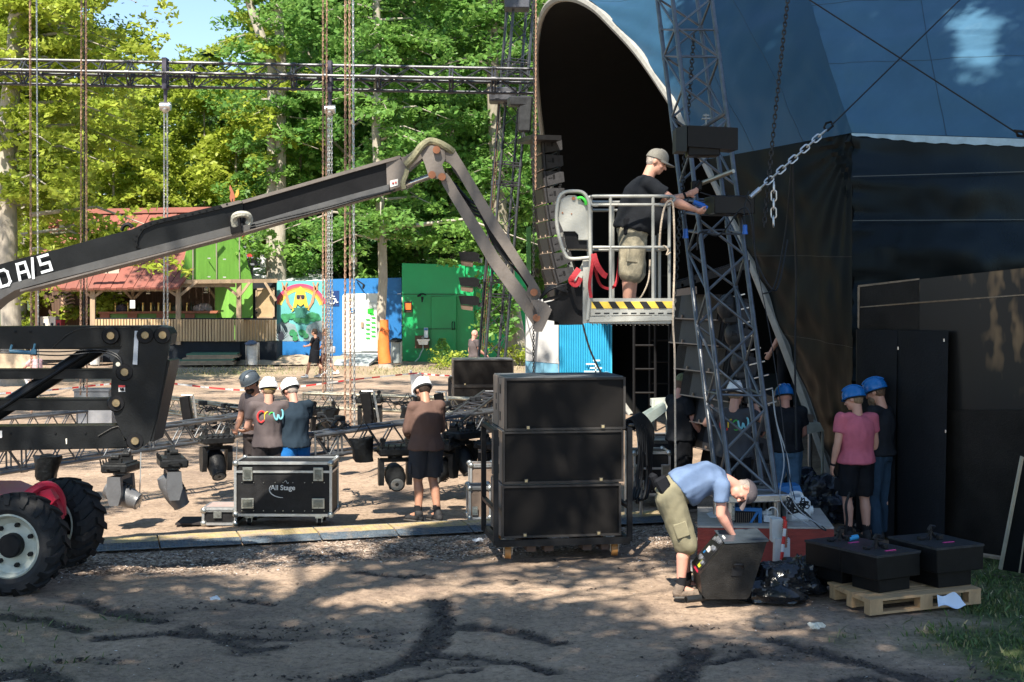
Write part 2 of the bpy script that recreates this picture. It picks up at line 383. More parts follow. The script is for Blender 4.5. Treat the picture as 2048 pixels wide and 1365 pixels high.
X = rng.uniform(-6, 7, 90000); Y = rng.uniform(9.8, 17, 90000); k = rng.random(90000) < field(mud, X, Y)*.75-.04; X = X[k]; Y = Y[k]
me = chips_mesh('mud_clods', X, Y, .006+.026*rng.random(len(X))**2.2, .5, island_mat('clod_mat', [(0, (.022,.017,.015)), (.6, (.07,.053,.043)), (1, (.17,.13,.10))], .75))
tag(linkmesh('mud_clods', me), 'dark torn up mud clods lying along the wheel ruts', 'mud', None, 'stuff')
# grass blades
def blades(name, X, Y, hgt, mat, lean=.5):
    n = len(X); a = rng.random(n)*6.28; Z = hfield(X, Y)-.005; w_ = hgt*.09+.0025
    lx = rng.normal(0, lean, n)*hgt; ly = rng.normal(0, lean, n)*hgt
    dx = np.cos(a)*w_; dy = np.sin(a)*w_
    V = np.stack([np.stack([X-dx, Y-dy, Z], -1), np.stack([X+dx, Y+dy, Z], -1), np.stack([X+dx*.7+lx*.4, Y+dy*.7+ly*.4, Z+hgt*.6], -1), np.stack([X+lx, Y+ly, Z+hgt], -1)], 1).reshape(-1, 3)
    return np_mesh(name, V, np.arange(4*n).reshape(-1, 4), mat)
gmA = island_mat('grass_blade', [(0, (.03,.07,.015)), (.6, (.08,.14,.03)), (.9, (.2,.2,.07)), (1, (.35,.28,.15))], .6)
X = rng.uniform(-6, 8, 130000); Y = rng.uniform(10, 20, 130000); k = rng.random(130000) < field(grass, X, Y)**1.2*np.where(X < 0, .5, .95)*np.clip(fbm(X*3, Y*3)*2.2-.45, 0, 1); X = X[k]; Y = Y[k]
me = blades('grass', X, Y, rng.uniform(.02, .075, len(X)), gmA); tag(linkmesh('grass', me), 'short green grass growing beside the black wall and pallet', 'grass', None, 'stuff')
X = rng.uniform(-22, 6, 90000); Y = rng.uniform(47, 57, 90000); k = rng.random(90000) < field(far_g, X, Y)*.3; X = X[k]; Y = Y[k]
me = blades('dry_grass', X, Y, rng.uniform(.03, .13, len(X)), island_mat('dry_blade', [(0, (.10,.15,.04)), (.5, (.28,.25,.12)), (1, (.45,.37,.23))], .7)); tag(linkmesh('dry_grass', me), 'dry yellow grass tufts along the far path edge', 'grass', None, 'stuff')
# gravel bank against the far walls
mb = MB(); n_ = 60
gr = []
for i in range(n_+1):
    x = -13.2+i*6.9/n_
    for j in range(7):
        tt = j/6; gr.append((x, 56.2+tt*2.2, .02+.5*(math.sin(tt*math.pi*.5)**1.5)*(.55+.45*noise.noise((x*.6, 0, 0)))*(1 if 3 < i < n_-2 else .3)+.05*noise.noise((x*2, tt*5, 1))))
mb.add(gr, [(i*7+j, (i+1)*7+j, (i+1)*7+j+1, i*7+j+1) for i in range(n_) for j in range(6)])
o = mb.build('gravel_bank', M('gravel', (.42,.33,.24), .95, 0, .35, 14, .8, 22)); tag(o, 'low bank of gravel heaped along the far walls', None, None, 'structure')

# ================================================================ CABLE RAMP
yel = M('ramp_yellow', (.46,.36,.17), .6, 0, .3, 5, .3, 60, dirt=(.34,.27,.21), dirt_amt=.5); blu = M('ramp_blue', (.10,.13,.16), .55, 0, .3, 8, .6, 90, dirt=(.28,.24,.2), dirt_amt=.42)
dirv = (RB-RA); L_ = dirv.length; du = dirv.normalized(); dn = Vector((-du.y, du.x, 0)); nseg = 8
for i in range(nseg):
    root = thing('cable_ramp', ('yellow and blue cable ramp section, %s along the row' % ['leftmost one beside the tyre','second from the left','third from the left','fourth, in front of the flight case','fifth from the left','sixth, near the brown shirted man','seventh, left of the speaker cart','rightmost one behind the speaker cart'][i]), 'cable ramp', RA+du*(L_*i/nseg), 'cable ramp sections laid in a row')
    a = RA+du*(L_*i/nseg+.01); e = du*(L_/nseg-.02); zz = Vector((0,0,1))
    mb = MB(); mb.prism([a-dn*.2+zz*.0, a-dn*.2+zz*.045, a+dn*.2+zz*.045, a+dn*.2], e)
    for q in range(14): mb.box(a+e*((q+.5)/14)+zz*.047, (.055, .30, .006), Rz(math.atan2(du.y, du.x)))
    mb.build('lid', yel, root)
    mb = MB(); mb.prism([a-dn*.202, a-dn*.46, a-dn*.46+zz*.006, a-dn*.202+zz*.042], e); mb.prism([a+dn*.202, a+dn*.202+zz*.042, a+dn*.46+zz*.006, a+dn*.46], e)
    for q in range(22):
        for r_ in range(4): mb.box(a+e*((q+.5)/22)-dn*(.235+.055*r_)+zz*(.040-.0085*r_), (.03, .02, .012), Rz(math.atan2(du.y, du.x)))
    mb.build('ramp_side', blu, root)
# ================================================================ TREES
lm = [leaf_mat('leaf_yellow_green', (.18,.28,.02), (.50,.56,.08)), leaf_mat('leaf_green', (.07,.21,.045), (.27,.46,.09)), leaf_mat('leaf_deep_shade', (.05,.15,.035), (.20,.36,.07)), leaf_mat('needle', (.03,.075,.04), (.10,.17,.07), .2)]  # third green is darkened to stand for shade deep in the wood
bark = M('bark', (.26,.23,.18), .9, 0, .35, 3, .9, 14, dirt=(.12,.13,.08), dirt_amt=.4, stretch=(1,1,.35)); bark2 = M('bark_pale', (.38,.34,.28), .9, 0, .3, 3, .7, 16, dirt=(.16,.15,.11), dirt_amt=.4, stretch=(1,1,.35))
def leaf_arrays(C, Rr, per, size, seed, upb=.9, flat=.3):
    rg = np.random.default_rng(seed); C = np.asarray(C, float); n = len(C)*per
    c = np.repeat(C, per, 0); rr = np.repeat(np.asarray(Rr, float), per)
    a = rg.random(n)*2*np.pi; r = np.sqrt(rg.random(n))
    tilt = np.repeat(rg.normal(0, .28, (len(C), 2)), per, 0)
    dx = r*np.cos(a)*rr; dy = r*np.sin(a)*rr; dz = rg.normal(0, .5, n)*rr*flat-.18*r*r*rr+dx*tilt[:, 0]+dy*tilt[:, 1]
    pos = c+np.stack([dx, dy, dz], -1)
    nrm = rg.normal(0, .55, (n, 3))+np.array([0, 0, upb]); nrm /= np.linalg.norm(nrm, axis=1)[:, None]
    t = rg.normal(0, 1, (n, 3)); t -= nrm*(t*nrm).sum(1)[:, None]; t /= np.linalg.norm(t, axis=1)[:, None]; b_ = np.cross(nrm, t)
    L_ = (size*rg.uniform(.45, 1.6, n))[:, None]; W_ = L_*.62
    V = np.stack([pos-t*L_, pos+b_*W_-t*L_*.1, pos+t*L_, pos-b_*W_-t*L_*.1], 1).reshape(-1, 3)
    return V
def crown_mesh(name, C, Rr, per, size, seed, mat, **k):
    V = leaf_arrays(C, Rr, per, size, seed, **k); return np_mesh(name, V, np.arange(len(V)).reshape(-1, 4), mat)
def tree_proto(H_, rad, z0, ncl, per, size, seed, kind='broad'):
    rg = random.Random(seed); C = []; Rr = []; limbs = []
    if kind == 'broad':
        nb = max(8, ncl//9)
        for i in range(nb):
            z = z0+(H_-z0)*(i+.5)/nb; a = i*2.4+rg.random(); prof = math.sin(min(1, (z-z0)/(H_-z0)*.93+.17)*math.pi)**.6
            ln = rad*prof*rg.uniform(.65, 1.15); zs = z-ln*.35; tip = Vector((math.cos(a)*ln, math.sin(a)*ln, z+ln*.1*rg.uniform(-1, 1)))
            limbs.append([Vector((0, 0, zs)), Vector((math.cos(a)*ln*.5, math.sin(a)*ln*.5, z)), tip])
            for q in range(ncl//nb):
                tt = .25+.8*(q+rg.random())/(ncl//nb); p = Vector((0,0,zs)).lerp(tip, tt)
                C.append((p.x+rg.gauss(0, .6), p.y+rg.gauss(0, .6), p.z+rg.gauss(0, .45)+.25)); Rr.append(rg.uniform(.55, 1.25)*(rad/4.2))
    else:
        nl = ncl//6
        for i in range(nl):
            z = z0+(H_-z0)*i/nl; ln = rad*(1-(z-z0)/(H_-z0))+.25
            for q in range(6):
                a = q*1.047+i*.5; C.append((math.cos(a)*ln*.6, math.sin(a)*ln*.6, z-ln*.2)); Rr.append(ln*.5)
            limbs.append([Vector((0,0,z)), Vector((math.cos(i)*ln*.5, math.sin(i)*ln*.5, z-ln*.08)), Vector((math.cos(i)*ln, math.sin(i)*ln, z-ln*.25))])
    return C, Rr, limbs
def trunk_mb(H_, r, limbs, seed, lean=0.0, flare=1.7):
    mb = MB(); rg = random.Random(seed); pts = []; rad = []
    for i in range(14):
        tt = i/13; z = H_*.96*tt; pts.append(Vector((math.sin(tt*4+seed)*.14*H_/18+lean*z, math.cos(tt*3+seed)*.1*H_/18, z-.1))); rad.append(r*(1-tt*.82)*(flare if i == 0 else 1.12 if i == 1 else 1))
    mb.path(pts, r, 10, radii=rad)
    for l in limbs:
        z0 = l[0].z; k = min(12, max(0, int(z0/(H_*.96)*13))); r0 = rad[k]*.42; b0 = pts[k].lerp(pts[k+1], .5)
        mb.path([Vector((b0.x, b0.y, z0)), l[1], l[2]], r0, 5, radii=[r0, r0*.6, r0*.18])
    return mb
PROT = []
specs = [(19, 4.4, 2.6, 150, 125, .125, 1, 'broad', 0, bark2), (20, 4.2, 3.2, 150, 125, .125, 2, 'broad', 1, bark), (21, 4.6, 3.0, 160, 120, .125, 3, 'broad', 0, bark),
         (18, 4.0, 2.2, 140, 125, .13, 4, 'broad', 1, bark2), (12, 3.4, 1.2, 110, 120, .115, 5, 'broad', 0, bark), (15, 2.4, 1.5, 150, 70, .10, 6, 'conifer', 3, bark), (20, 4.5, 3, 150, 120, .13, 8, 'broad', 2, bark)]
for (H_, rad, z0, ncl, per, size, seed, kind, li, bk) in specs:
    C, Rr, limbs = tree_proto(H_, rad, z0, ncl, per, size, seed, kind)
    cm = crown_mesh('crown', C, Rr, per, size, seed, lm[li]); tb = trunk_mb(H_, .24 if H_ > 14 else .14, limbs, seed)
    tm = tb.mesh('trunk', bk); PROT.append((cm, tm))
def put_tree(k, x, y, s=1.0, rz=0.0, label='', group=None, sz=None, name='broadleaf_tree', leaf=None):
    root = thing(name, label, 'tree', (x, y, -.05), group); root.rotation_euler = (0, 0, rz); root.scale = (s, s, sz or s)
    linkmesh('trunk', PROT[k][1], root); c_ = linkmesh('crown', PROT[k][0], root)
    if leaf is not None:
        c_.material_slots[0].link = 'OBJECT'; c_.material_slots[0].material = lm[leaf]
    return root
rg = random.Random(4)
def px_x(px, Y): return (px-CX)/F*Y
# woodland rows (photo x, distance, prototype, scale)
rows = [(-60,66,2,1.05),(60,64,0,1.0),(170,66,2,.95),(190,72,3,.9),(330,66,4,.85),(400,70,4,1.08),(470,68,4,1.15),(625,70,1,1.1),(640,66,3,1.0),(700,64,1,1.05),(835,66,1,1.1),(905,64,3,1.0),(985,66,6,1.05),(1070,64,1,1.0),(1150,68,3,1.0),(600,64,4,.95),(240,63,4,.9),(120,62,4,.8),(880,63.5,4,.85),(1010,63,4,.9),
        (-30,78,3,1.1),(90,80,6,1.15),(110,79,2,1.1),(300,84,4,1.2),(365,86,4,1.25),(440,84,4,1.15),(640,81,6,1.2),(610,80,2,1.2),(720,78,1,1.2),(810,80,6,1.2),(900,79,3,1.2),(990,80,1,1.2),(1080,79,6,1.2),(1170,80,2,1.2),
        (0,95,6,1.2),(90,96,6,1.2),(280,98,4,1.55),(350,100,4,1.6),(420,99,4,1.6),(590,96,6,1.1),(640,96,6,1.3),(780,95,6,1.3),(920,95,6,1.3),(1060,95,6,1.3),(-180,65,0,1.05),(-310,67,1,1.0),(-450,66,2,1.05),(-600,68,3,1.1),(-240,80,6,1.1),(-400,82,1,1.15),(-560,84,6,1.15)]
for i, (px_, Y_, k, s) in enumerate(rows):
    if Y_ < 74: lab = 'sunlit broadleaf tree in the front row of the wood behind the huts'
    elif Y_ < 90: lab = 'tall green tree standing in the middle of the wood'
    else: lab = 'dark tree deep in the wood, seen through gaps in the foliage'
    g_ = 'front row trees of the wood' if Y_ < 74 else 'middle trees of the wood' if Y_ < 90 else 'deep trees of the wood'
    put_tree(k, px_x(px_, Y_), Y_+rg.uniform(-1, 1), s*rg.uniform(.94, 1.06), rg.uniform(0, 6.28), lab, g_, leaf=(0 if px_ < 560 else 1) if 4 == k or k in (0, 1, 2, 3) else None)
put_tree(5, px_x(418, 82), 82, 1.16, 1.0, 'slender conifer poking its tip into the patch of blue sky', None, name='conifer_tree')
put_tree(5, px_x(520, 75), 75, 1.0, 2.0, 'dark conifer between the broadleaf trees, right of the sky gap', None, name='conifer_tree')

def special_tree(name, label, base, pts, radii, sprays, per, size, leaf, bk, seed, extra=None, br=True, flat=.26):
    root = thing(name, label, 'tree', base)
    mb = MB(); mb.path(pts, .2, 14, radii=radii); rg = random.Random(seed)
    C = []; Rr = []
    for (cx, cy, cz, ln, a, n_) in sprays:                    # limb sprays
        c0 = Vector((cx, cy, cz)); tip = c0+Vector((math.cos(a)*ln, math.sin(a)*ln, -.12*ln)); mid = c0.lerp(tip, .5)+Vector((0, 0, .12*ln))
        mb.path([c0, mid, tip], .05, 5, radii=[.03+.012*ln, .02+.006*ln, .008])
        for q in range(n_):
            t_ = .2+.85*(q+rg.random())/n_; p = c0.lerp(tip, t_)+Vector((rg.gauss(0, .22*ln*t_), rg.gauss(0, .22*ln*t_), .22*ln*t_*(1-t_)+rg.gauss(0, .18)))
            C.append(tuple(p)); Rr.append(rg.uniform(.35, .8))
    mb.build('trunk', bk, root)
    V = leaf_arrays(C, Rr, per, size, seed, flat=flat)-np.array(base)
    linkmesh('crown', np_mesh('crown', V, np.arange(len(V)).reshape(-1, 4), lm[leaf]), root)
    if extra: extra(root)
    return root
def sprays_px(pts, Y, ln, n_, rgs, amin=-3.3, amax=.2):
    out = []
    for (x, y) in pts:
        Yv = Y+rgs.uniform(-1.2, 1.2); p = P(x, y, Yv); out.append((p.x, p.y, p.z, ln*rgs.uniform(.7, 1.2), rgs.uniform(amin, amax), n_))
    return out
rs = random.Random(9)
# orange banded tree
Yb = 54.8; base = G(768, 738); base.z = -.05
tp = [P(773,744,Yb), P(768,725,Yb), P(762,640,Yb), P(766,560,Yb), P(764,470,Yb), P(758,380,Yb), P(752,260,Yb), P(757,130,Yb), P(752,0,Yb), P(748,-140,Yb), P(745,-300,Yb)]
sp = []
for yy in range(-280, 490, 20):
    p = P(762, yy, Yb)
    for a in (rs.uniform(0, 6.28), rs.uniform(0, 6.28)):
        sp.append((p.x, p.y, p.z, (2.4 if yy < 380 else 2.6)*rs.uniform(.5, 1.25), a, 6 if yy < 180 else 4))
p = P(772, 505, Yb); sp += [(p.x, p.y, p.z+.9, 6.2, R(-4), 12), (p.x, p.y, p.z+1.3, 4.0, R(186), 9)]
def orange_band(root):
    mb = MB(); mb.path([P(770,727,Yb), P(767,700,Yb), P(766,640,Yb)], .3, 16, radii=[.25, .235, .21]); mb.build('orange_band', M('orange_cloth', (.80,.20,.04), .6, 0, .15, 4, .3, 12), root)
    mb = MB(); mb.path([P(768+11*math.cos(q/12*6.283), 662+(3 if q % 2 else -2), Yb-.27*abs(math.sin(q/12*6.283))-.02) for q in range(13)], .012, 4); mb.build('tie_string', M('dark_string', (.1,.04,.02), .8), root)
special_tree('banded_tree', 'slim tree with an orange cloth band around its trunk', base, tp, [.36,.21,.185,.18,.175,.18,.17,.16,.15,.12,.05], sp, 62, .105, 1, bark2, 21, orange_band)
# tree right of the tower
Yb = 57; base = G(1035, 729); base.z = -.05
tp = [P(1040,740,Yb), P(1036,722,Yb), P(1030,660,Yb), P(1020,600,Yb), P(1010,520,Yb), P(1000,420,Yb), P(992,300,Yb), P(986,180,Yb), P(984,60,Yb), P(985,-90,Yb), P(985,-250,Yb)]
sp = []
for yy in range(-230, 500, 26):
    p = P(1003, yy, Yb)
    for a in (rs.uniform(0, 6.28), rs.uniform(0, 6.28)): sp.append((p.x, p.y, p.z, 2.8*rs.uniform(.5, 1.2), a, 6))
for yy in (560, 600, 625, 655): p = P(1018, yy, Yb-.4); sp.append((p.x, p.y, p.z, .95, rs.uniform(-2.9, -1.9), 5))
special_tree('beech_tree', 'thick trunked beech in front of the green wall, right of the lighting tower', base, tp, [.56,.42,.36,.33,.31,.29,.27,.25,.22,.18,.08], sp, 60, .11, 1, bark, 22)
# big left tree before the bar
Yb = 45; base = Vector((px_x(22, Yb), Yb, -.05))
tp = [P(26,772,Yb), P(24,740,Yb), P(22,640,Yb), P(16,520,Yb), P(12,400,Yb), P(14,260,Yb), P(30,120,Yb), P(40,-40,Yb), P(44,-220,Yb), P(48,-420,Yb)]
sp = []
for yy in range(-380, 420, 22):
    p = P(18, yy, Yb)
    for a in (rs.uniform(-1.2, .9), rs.uniform(0, 6.28)): sp.append((p.x, p.y, p.z, rs.uniform(1.6, 4.2), a, 8))
for (x, y, ln, a) in ((40,470,3.0,-.2),(60,500,3.4,-.05),(90,470,3.0,.1),(30,540,1.2,-.4),(120,455,2.6,-.1),(150,490,2.0,-.3),(60,430,4.2,0)):
    p = P(x, y, Yb); sp.append((p.x, p.y, p.z, ln, a, 9))
special_tree('beech_tree', 'big old tree with spreading branches in front of the red roofed bar', base, tp, [.55,.34,.31,.31,.32,.3,.28,.25,.2,.08], sp, 56, .10, 0, bark2, 23)
# two pale leaning trunks high up, right of the sky gap
for j, (a, b, c_, lab) in enumerate((((545,420),(545,130),(490,-20),'pale leaning trunk with sparse leaves just right of the sky gap'), ((560,430),(563,120),(556,-30),'pale upright trunk forking high above the box truss'))):
    Yb = 62; base = Vector((px_x(a[0], Yb), Yb, -.05)); tp = [Vector((base.x, Yb, -.1)), P(*a, Yb), P(*b, Yb), P((b[0]+c_[0])/2-2, (b[1]+c_[1])/2, Yb), P(*c_, Yb), P(c_[0]-30*(1-j), c_[1]-160, Yb)]
    sp = []
    for yy in range(-160, 330, 30): p = P(548, yy, Yb); sp.append((p.x, p.y, p.z, 2.2*rs.uniform(.5, 1.2), rs.uniform(0, 6.28), 4))
    special_tree('slender_tree', lab, base, tp, [.3,.26,.22,.2,.17,.05], sp, 50, .11, j, bark2, 31+j)
# sapling conifer by the sink
base = G(884, 727); root = thing('pine_sapling', 'small spruce sapling growing in front of the green wall', 'tree', base)
mb = MB(); mb.tube(base, base+Vector((0,0,1.05)), .02, .006, 6); mb.build('trunk', bark, root)
C = []; Rr = []
for i in range(9):
    z = .2+.1*i; ln = .62*(1-i/9.5)+.04
    for q in range(7): a = q*.9+i*.4; C.append((math.cos(a)*ln*.6, math.sin(a)*ln*.6, z-.02)); Rr.append(ln*.34+.03)
V = leaf_arrays(C, Rr, 30, .03, 3); linkmesh('crown', np_mesh('crown', V, np.arange(len(V)).reshape(-1, 4), lm[1]), root)
# undergrowth at the sapling and the tree foot
for (x, y, s_, lab) in ((905,738,.5,'low green weeds at the foot of the spruce sapling'), (1002,700,.7,'leafy bush sprouting beside the beech trunk'), (1050,690,.5,'yellowing leafy shoots right of the beech trunk')):
    p = G(x, y) if y > 720 else Vector((px_x(x, 56.4), 56.4, 0)); root = None
    C = [(rs.gauss(0, s_*.8), rs.gauss(0, .3), rs.uniform(.05, s_*1.3)) for _ in range(22)]; V = leaf_arrays(C, [.3]*22, 26, .05, 5)
    o = linkmesh('leafy_bush', np_mesh('leafy_bush', V, np.arange(len(V)).reshape(-1, 4), lm[0]), None, p); tag(o, lab, 'bush')

# ================================================================ SHADE TREES beside and behind the photographer, crowns shaped to cast the wanted shade
ru = random.Random(77); Cs = []
def shade(p, lo, hi, r=.5):  # hangs a leaf clump up the sun ray so p falls in shade
    zt = ru.uniform(lo, hi); k = (zt-p.z)/S.z; q = p+S*k
    if q.y > 0 and abs(q.x)-2.0 < .36*q.y and q.z < CH+.2047*q.y+1.2: return
    Cs.append((q.x, q.y, q.z, r))
LIT = [(900,1172,190,22),(1140,1185,150,16),(640,1155,120,14),(1290,1190,100,14),(1330,1215,90,16),(1450,1245,130,16),(1600,1282,110,13),(1560,1275,60,10),(700,1195,90,9),(1245,1170,140,20),(470,1130,150,10),(1980,1330,60,14)]
def litspot(px_, py_):
    for (a, b, c_, d) in LIT:
        if ((px_-a)/c_)**2+((py_-b)/d)**2 < 1: return True
    return False
y_ = 9.3
while y_ < 15.6:
    x_ = -6.5
    while x_ < 8.5:
        p = Vector((x_+ru.uniform(-.2, .2), y_+ru.uniform(-.2, .2), 0)); px_ = CX+p.x/p.y*F; py_ = HY+CH/p.y*F
        dens = 1.0 if py_ > 1135 else .7
        if px_ < 420 and py_ < 1120: dens = .25
        if not litspot(px_, py_) and ru.random() < dens: shade(p, 10.5, 15.5, .66)
        if py_ > 1195 and not litspot(px_, py_): shade(p+Vector((ru.uniform(-.3,.3), ru.uniform(-.3,.3), 0)), 9.5, 16, .6)
        x_ += .44
    y_ += .44
# dapples on the middle ground
for _ in range(330):
    p = Vector((ru.uniform(-7, 3), ru.uniform(15.6, 21), 0)); px_ = CX+p.x/p.y*F
    if ru.random() < (.45 if px_ > 600 else .26): shade(p, 10, 15, .42)
for _ in range(150):
    p = Vector((ru.uniform(-.6, 1.9), ru.uniform(17.5, 21.5), ru.uniform(0, .4))); shade(p, 11, 15, .4)
for _ in range(900):                                  # broken shade over the far path
    xx, yy = ru.uniform(-16, 2), ru.uniform(24, 50)
    if fbm(np.array([xx*.22]), np.array([yy*.5+4]), 3)[0] > .47: shade(Vector((xx, yy, 0)), 15, 19, .6)
# tent, black wall and rear crew mostly in shade
for _ in range(3000):
    px_ = ru.uniform(1390, 2120); py_ = ru.uniform(-60, 1180)
    Yt = 18.5-(px_-1700)/400*2.5 if px_ > 1700 else 18.5+(1700-px_)/300*2.0
    if py_ > 1000: Yt = min(Yt, 8390/(py_-HY))
    if py_ < 275: Yt += (275-py_)/275*2.2
    lit = False
    for (a, b, c_, d) in ((1960,85,120,80),(1800,210,60,30),(1850,330,60,40),(1700,60,40,30),(2010,380,45,110),(1550,95,70,42),(1880,80,60,45),(1990,20,90,50),(1310,20,60,30),(1905,160,40,25),(1755,30,70,26),(2030,200,50,60),(1480,300,40,40)):
        if ((px_-a)/c_)**2+((py_-b)/d)**2 < 1: lit = True
    if lit: continue
    shade(P(px_, py_, Yt), 17, 23, .55)
for _ in range(150):
    px_ = ru.uniform(1500, 1980); py_ = ru.uniform(760, 1180); shade(P(px_, py_, 15.2), 11, 15, .5)
trunks = [((-5.6, 2.2), 'tall unseen tree left of the photographer, crown shaped to shade the foreground'), ((3.9, -3.2), 'tall unseen tree behind the photographer, crown shaped to shade the middle'), ((9.5, 4.2), 'tall unseen tree right of the photographer, crown shaped to shade the tent'), ((-1.2, -6.5), 'tall unseen tree far behind the photographer, crown shaped for its shade'), ((8.2, -5.5), 'tall unseen tree behind and right of the photographer, crown shaped for its shade'), ((14.5, 9.5), 'tall unseen tree right of the black wall, crown shaped for its shade'), ((-15.5, 27), 'tall unseen tree added left of the view to shade the far path')]
CLEAR = [(P(1263,y,16).x, 15.8, z) for y in (1,) for z in (2.9,3.4,3.9,4.5)]+[(px_x(985,15.6), 15.7, z) for z in (.4,.9,1.4,1.8)]+[(px_x(850,18.3), 18.2, z) for z in (.4,.9,1.3,1.75)]+[(px_x(x,18.7), 18.6, z) for x in (519,537,583) for z in (.9,1.3,1.7)]+[(px_x(1395,13.7), 13.7, z) for z in (.5,1.05)]+[(px_x(1455,13.7),13.6,1.1)]+[(px_x(x,15.6), 15.6, P(0,y,15.6).z) for x, y in ((870,320),(900,380),(960,430),(1000,500),(1050,580),(1140,450),(1200,620),(1320,620))]+[(px_x(x,17.8), 17.7, .4) for x in (480,560,640,240,345)]+[tuple(G(a+q*c_*.8, b)) for (a, b, c_, d) in LIT for q in (-.8,-.4,0,.4,.8) if b < 1250]
def hits(c):
    for q in CLEAR:
        d = Vector(c[:3])-Vector(q)
        if (d-S*d.dot(S)).length < c[3]+(-.22 if q[2] < .01 else .25): return True
    return False
Cs = [c for c in Cs if not hits(c)]
grp = [[] for _ in trunks]
for c_ in Cs:
    k = min(range(len(trunks)), key=lambda i: (c_[0]-trunks[i][0][0])**2+(c_[1]-trunks[i][0][1])**2); grp[k].append(c_)
for (pos, lab), cl in zip(trunks, grp):
    if not cl: continue
    root = thing('shade_tree', lab, 'tree', (pos[0], pos[1], -.05)); mb = MB(); b0 = Vector((pos[0], pos[1], 0))
    mb.path([b0+Vector((0,0,-.1)), b0+Vector((.05,0,.6)), b0+Vector((.1,.1,5)), b0+Vector((0,0,10)), b0+Vector((.2,0,16))], .3, 10, radii=[.5,.33,.28,.22,.08])
    for c_ in cl[::45]:
        z0 = max(6.5, c_[2]-2.5); mb.path([b0+Vector((.05,.05,z0-1)), (b0+Vector((0,0,z0))).lerp(Vector(c_[:3]), .5)+Vector((0,0,.6)), Vector(c_[:3])], .05, 4, radii=[.06,.03,.01])
    mb.build('trunk', bark, root)
    V = leaf_arrays([c_[:3] for c_ in cl], [c_[3] for c_ in cl], 72, .085, 40, flat=.4)-np.array((pos[0], pos[1], -.05))
    linkmesh('crown', np_mesh('crown', V, np.arange(len(V)).reshape(-1, 4), lm[1]), root)

# ================================================================ BAR WITH RED ROOF
YB = 57.5
wood = M('weathered_wood', (.36,.26,.17), .85, 0, .3, 4, .4, 30, stretch=(1,1,.2)); woodl = M('pale_slat_wood', (.52,.36,.20), .8, 0, .25, 2.2, .3, 30, stretch=(4,1,.3))
dkwood = M('dark_boards', (.11,.065,.045), .85, 0, .4, 2.5, .5, 20, stretch=(5,1,.2)); blackp = M('black_paint', (.018,.022,.028), .7, 0, .3, 2, .1, 20)
redroof = M('red_roofing', (.24,.078,.055), .75, 0, .22, 1.2, .5, 7, dirt=(.20,.08,.06), dirt_amt=.45); greenp = M('green_boards', (.17,.40,.06), .65, 0, .14, 1.5, .3, 9, stretch=(7,1,.3))
bar = thing('bar_building', 'wooden bar with red roof, lime green gable and slatted rail', 'building', (px_x(300, YB), YB, 0))
def quadpx(mb, c, th=.06): mb.prism(c, (0, th, 0))
mb = MB(); e0, e1 = P(62,578,56.6), P(358,576,56.6); r0_, r1_ = P(104,430,60.5), P(470,424,60.5)
nR = 26
for i in range(nR):
    a, b_ = i/nR, (i+1)/nR-.002; mid = .45
    q = [e0.lerp(e1, a), e0.lerp(e1, b_), r0_.lerp(r1_, b_), r0_.lerp(r1_, a)]
    dz = Vector((0, 0, .02*(i % 2)+.015*random.random())); mb.prism([v+dz for v in q], (0, .03, -.08))
bk0 = P(104,578,66); bk1 = P(500,576,66); mb.prism([r0_, r1_, bk1, bk0], (0, 0, -.08))
mb.prism([r0_+Vector((0,-.15,.0)), r1_+Vector((0,-.15,.0)), r1_+Vector((0,-.1,.22)), r0_+Vector((0,-.1,.22))], (0,.3,0)); rf = mb.build('roof', redroof, bar)
mb = MB(); gz = [P(360,561,57.0), P(378,480,57.4), P(388,452,58.2), P(440,428,60), P(474,440,60.5), P(481,471,60.6), P(505,561,60.4)]
mb.prism(gz, (-.05,.12,0)); mb.build('gable', greenp, bar)
mb = MB()
for (x, ya, yb) in ((386,475,560),(433,450,560),(479,455,560)): mb.box(P(x, (ya+yb)/2, 57.0+(x-360)*.024-.08), (.05,.05,(yb-ya)/49.5))
mb.each('gable_batten', M('grey_wood',(.22,.2,.16),.8), bar)
mb = MB()
for (x, y) in ((418,517),(449,519),(418,554),(449,555)): mb.box(P(x, y, 58.2), (.12,.02,.05))
mb.each('shutter_hinge', M('galvanised',(.55,.56,.55),.45,.8), bar)
def beam(mb, a, b_, t_=.16, dep=.16):
    a = Vector(a); b_ = Vector(b_); d = b_-a; q = d.to_track_quat('Z', 'Y'); mb.box((a+b_)/2, (t_, dep, d.length), q.to_matrix())
for i, (x, Yp, y0) in enumerate(((186,57.0,576),(357,57.0,562),(478,58.6,560),(266,59.6,577),(432,60.0,563))):
    mb = MB(); beam(mb, P(x, y0, Yp), P(x, 690, Yp), .19 if i < 3 else .12); mb.build('post', wood, bar)
mb = MB()
for a, b_, Yp in (((186,596),(213,576),57),((186,596),(160,576),57),((357,594),(395,563),57),((357,594),(330,576),57),((478,594),(440,563),58.5),((478,594),(500,565),58.6),((266,600),(245,577),59.5),((266,600),(290,577),59.5),((432,598),(412,570),59.8),((552,602),(530,565),59)):
    beam(mb, P(*a, Yp), P(*b_, Yp), .12, .1)
mb.each('brace', wood, bar)
mb = MB(); beam(mb, P(355,564,57), P(553,562,59.5), .17); beam(mb, P(110,580,57.05), P(357,579,57.05), .14); beam(mb, P(355,571,57.1), P(470,571,58.6), .08); mb.build('eave_beam', wood, bar)
mb = MB(); mb.prism([P(62,572,62.5), P(545,572,62.5), P(545,700,62.5), P(62,700,62.5)], (0,.2,0)); mb.prism([P(75,580,57.5), P(76,580,62.5), P(76,700,62.5), P(75,700,57.5)], (-.1,0,0)); mb.px([(75,578),(185,578),(185,640),(165,640),(160,705),(75,705)], 60.3, .1)
mb.build('inner_wall', dkwood, bar)
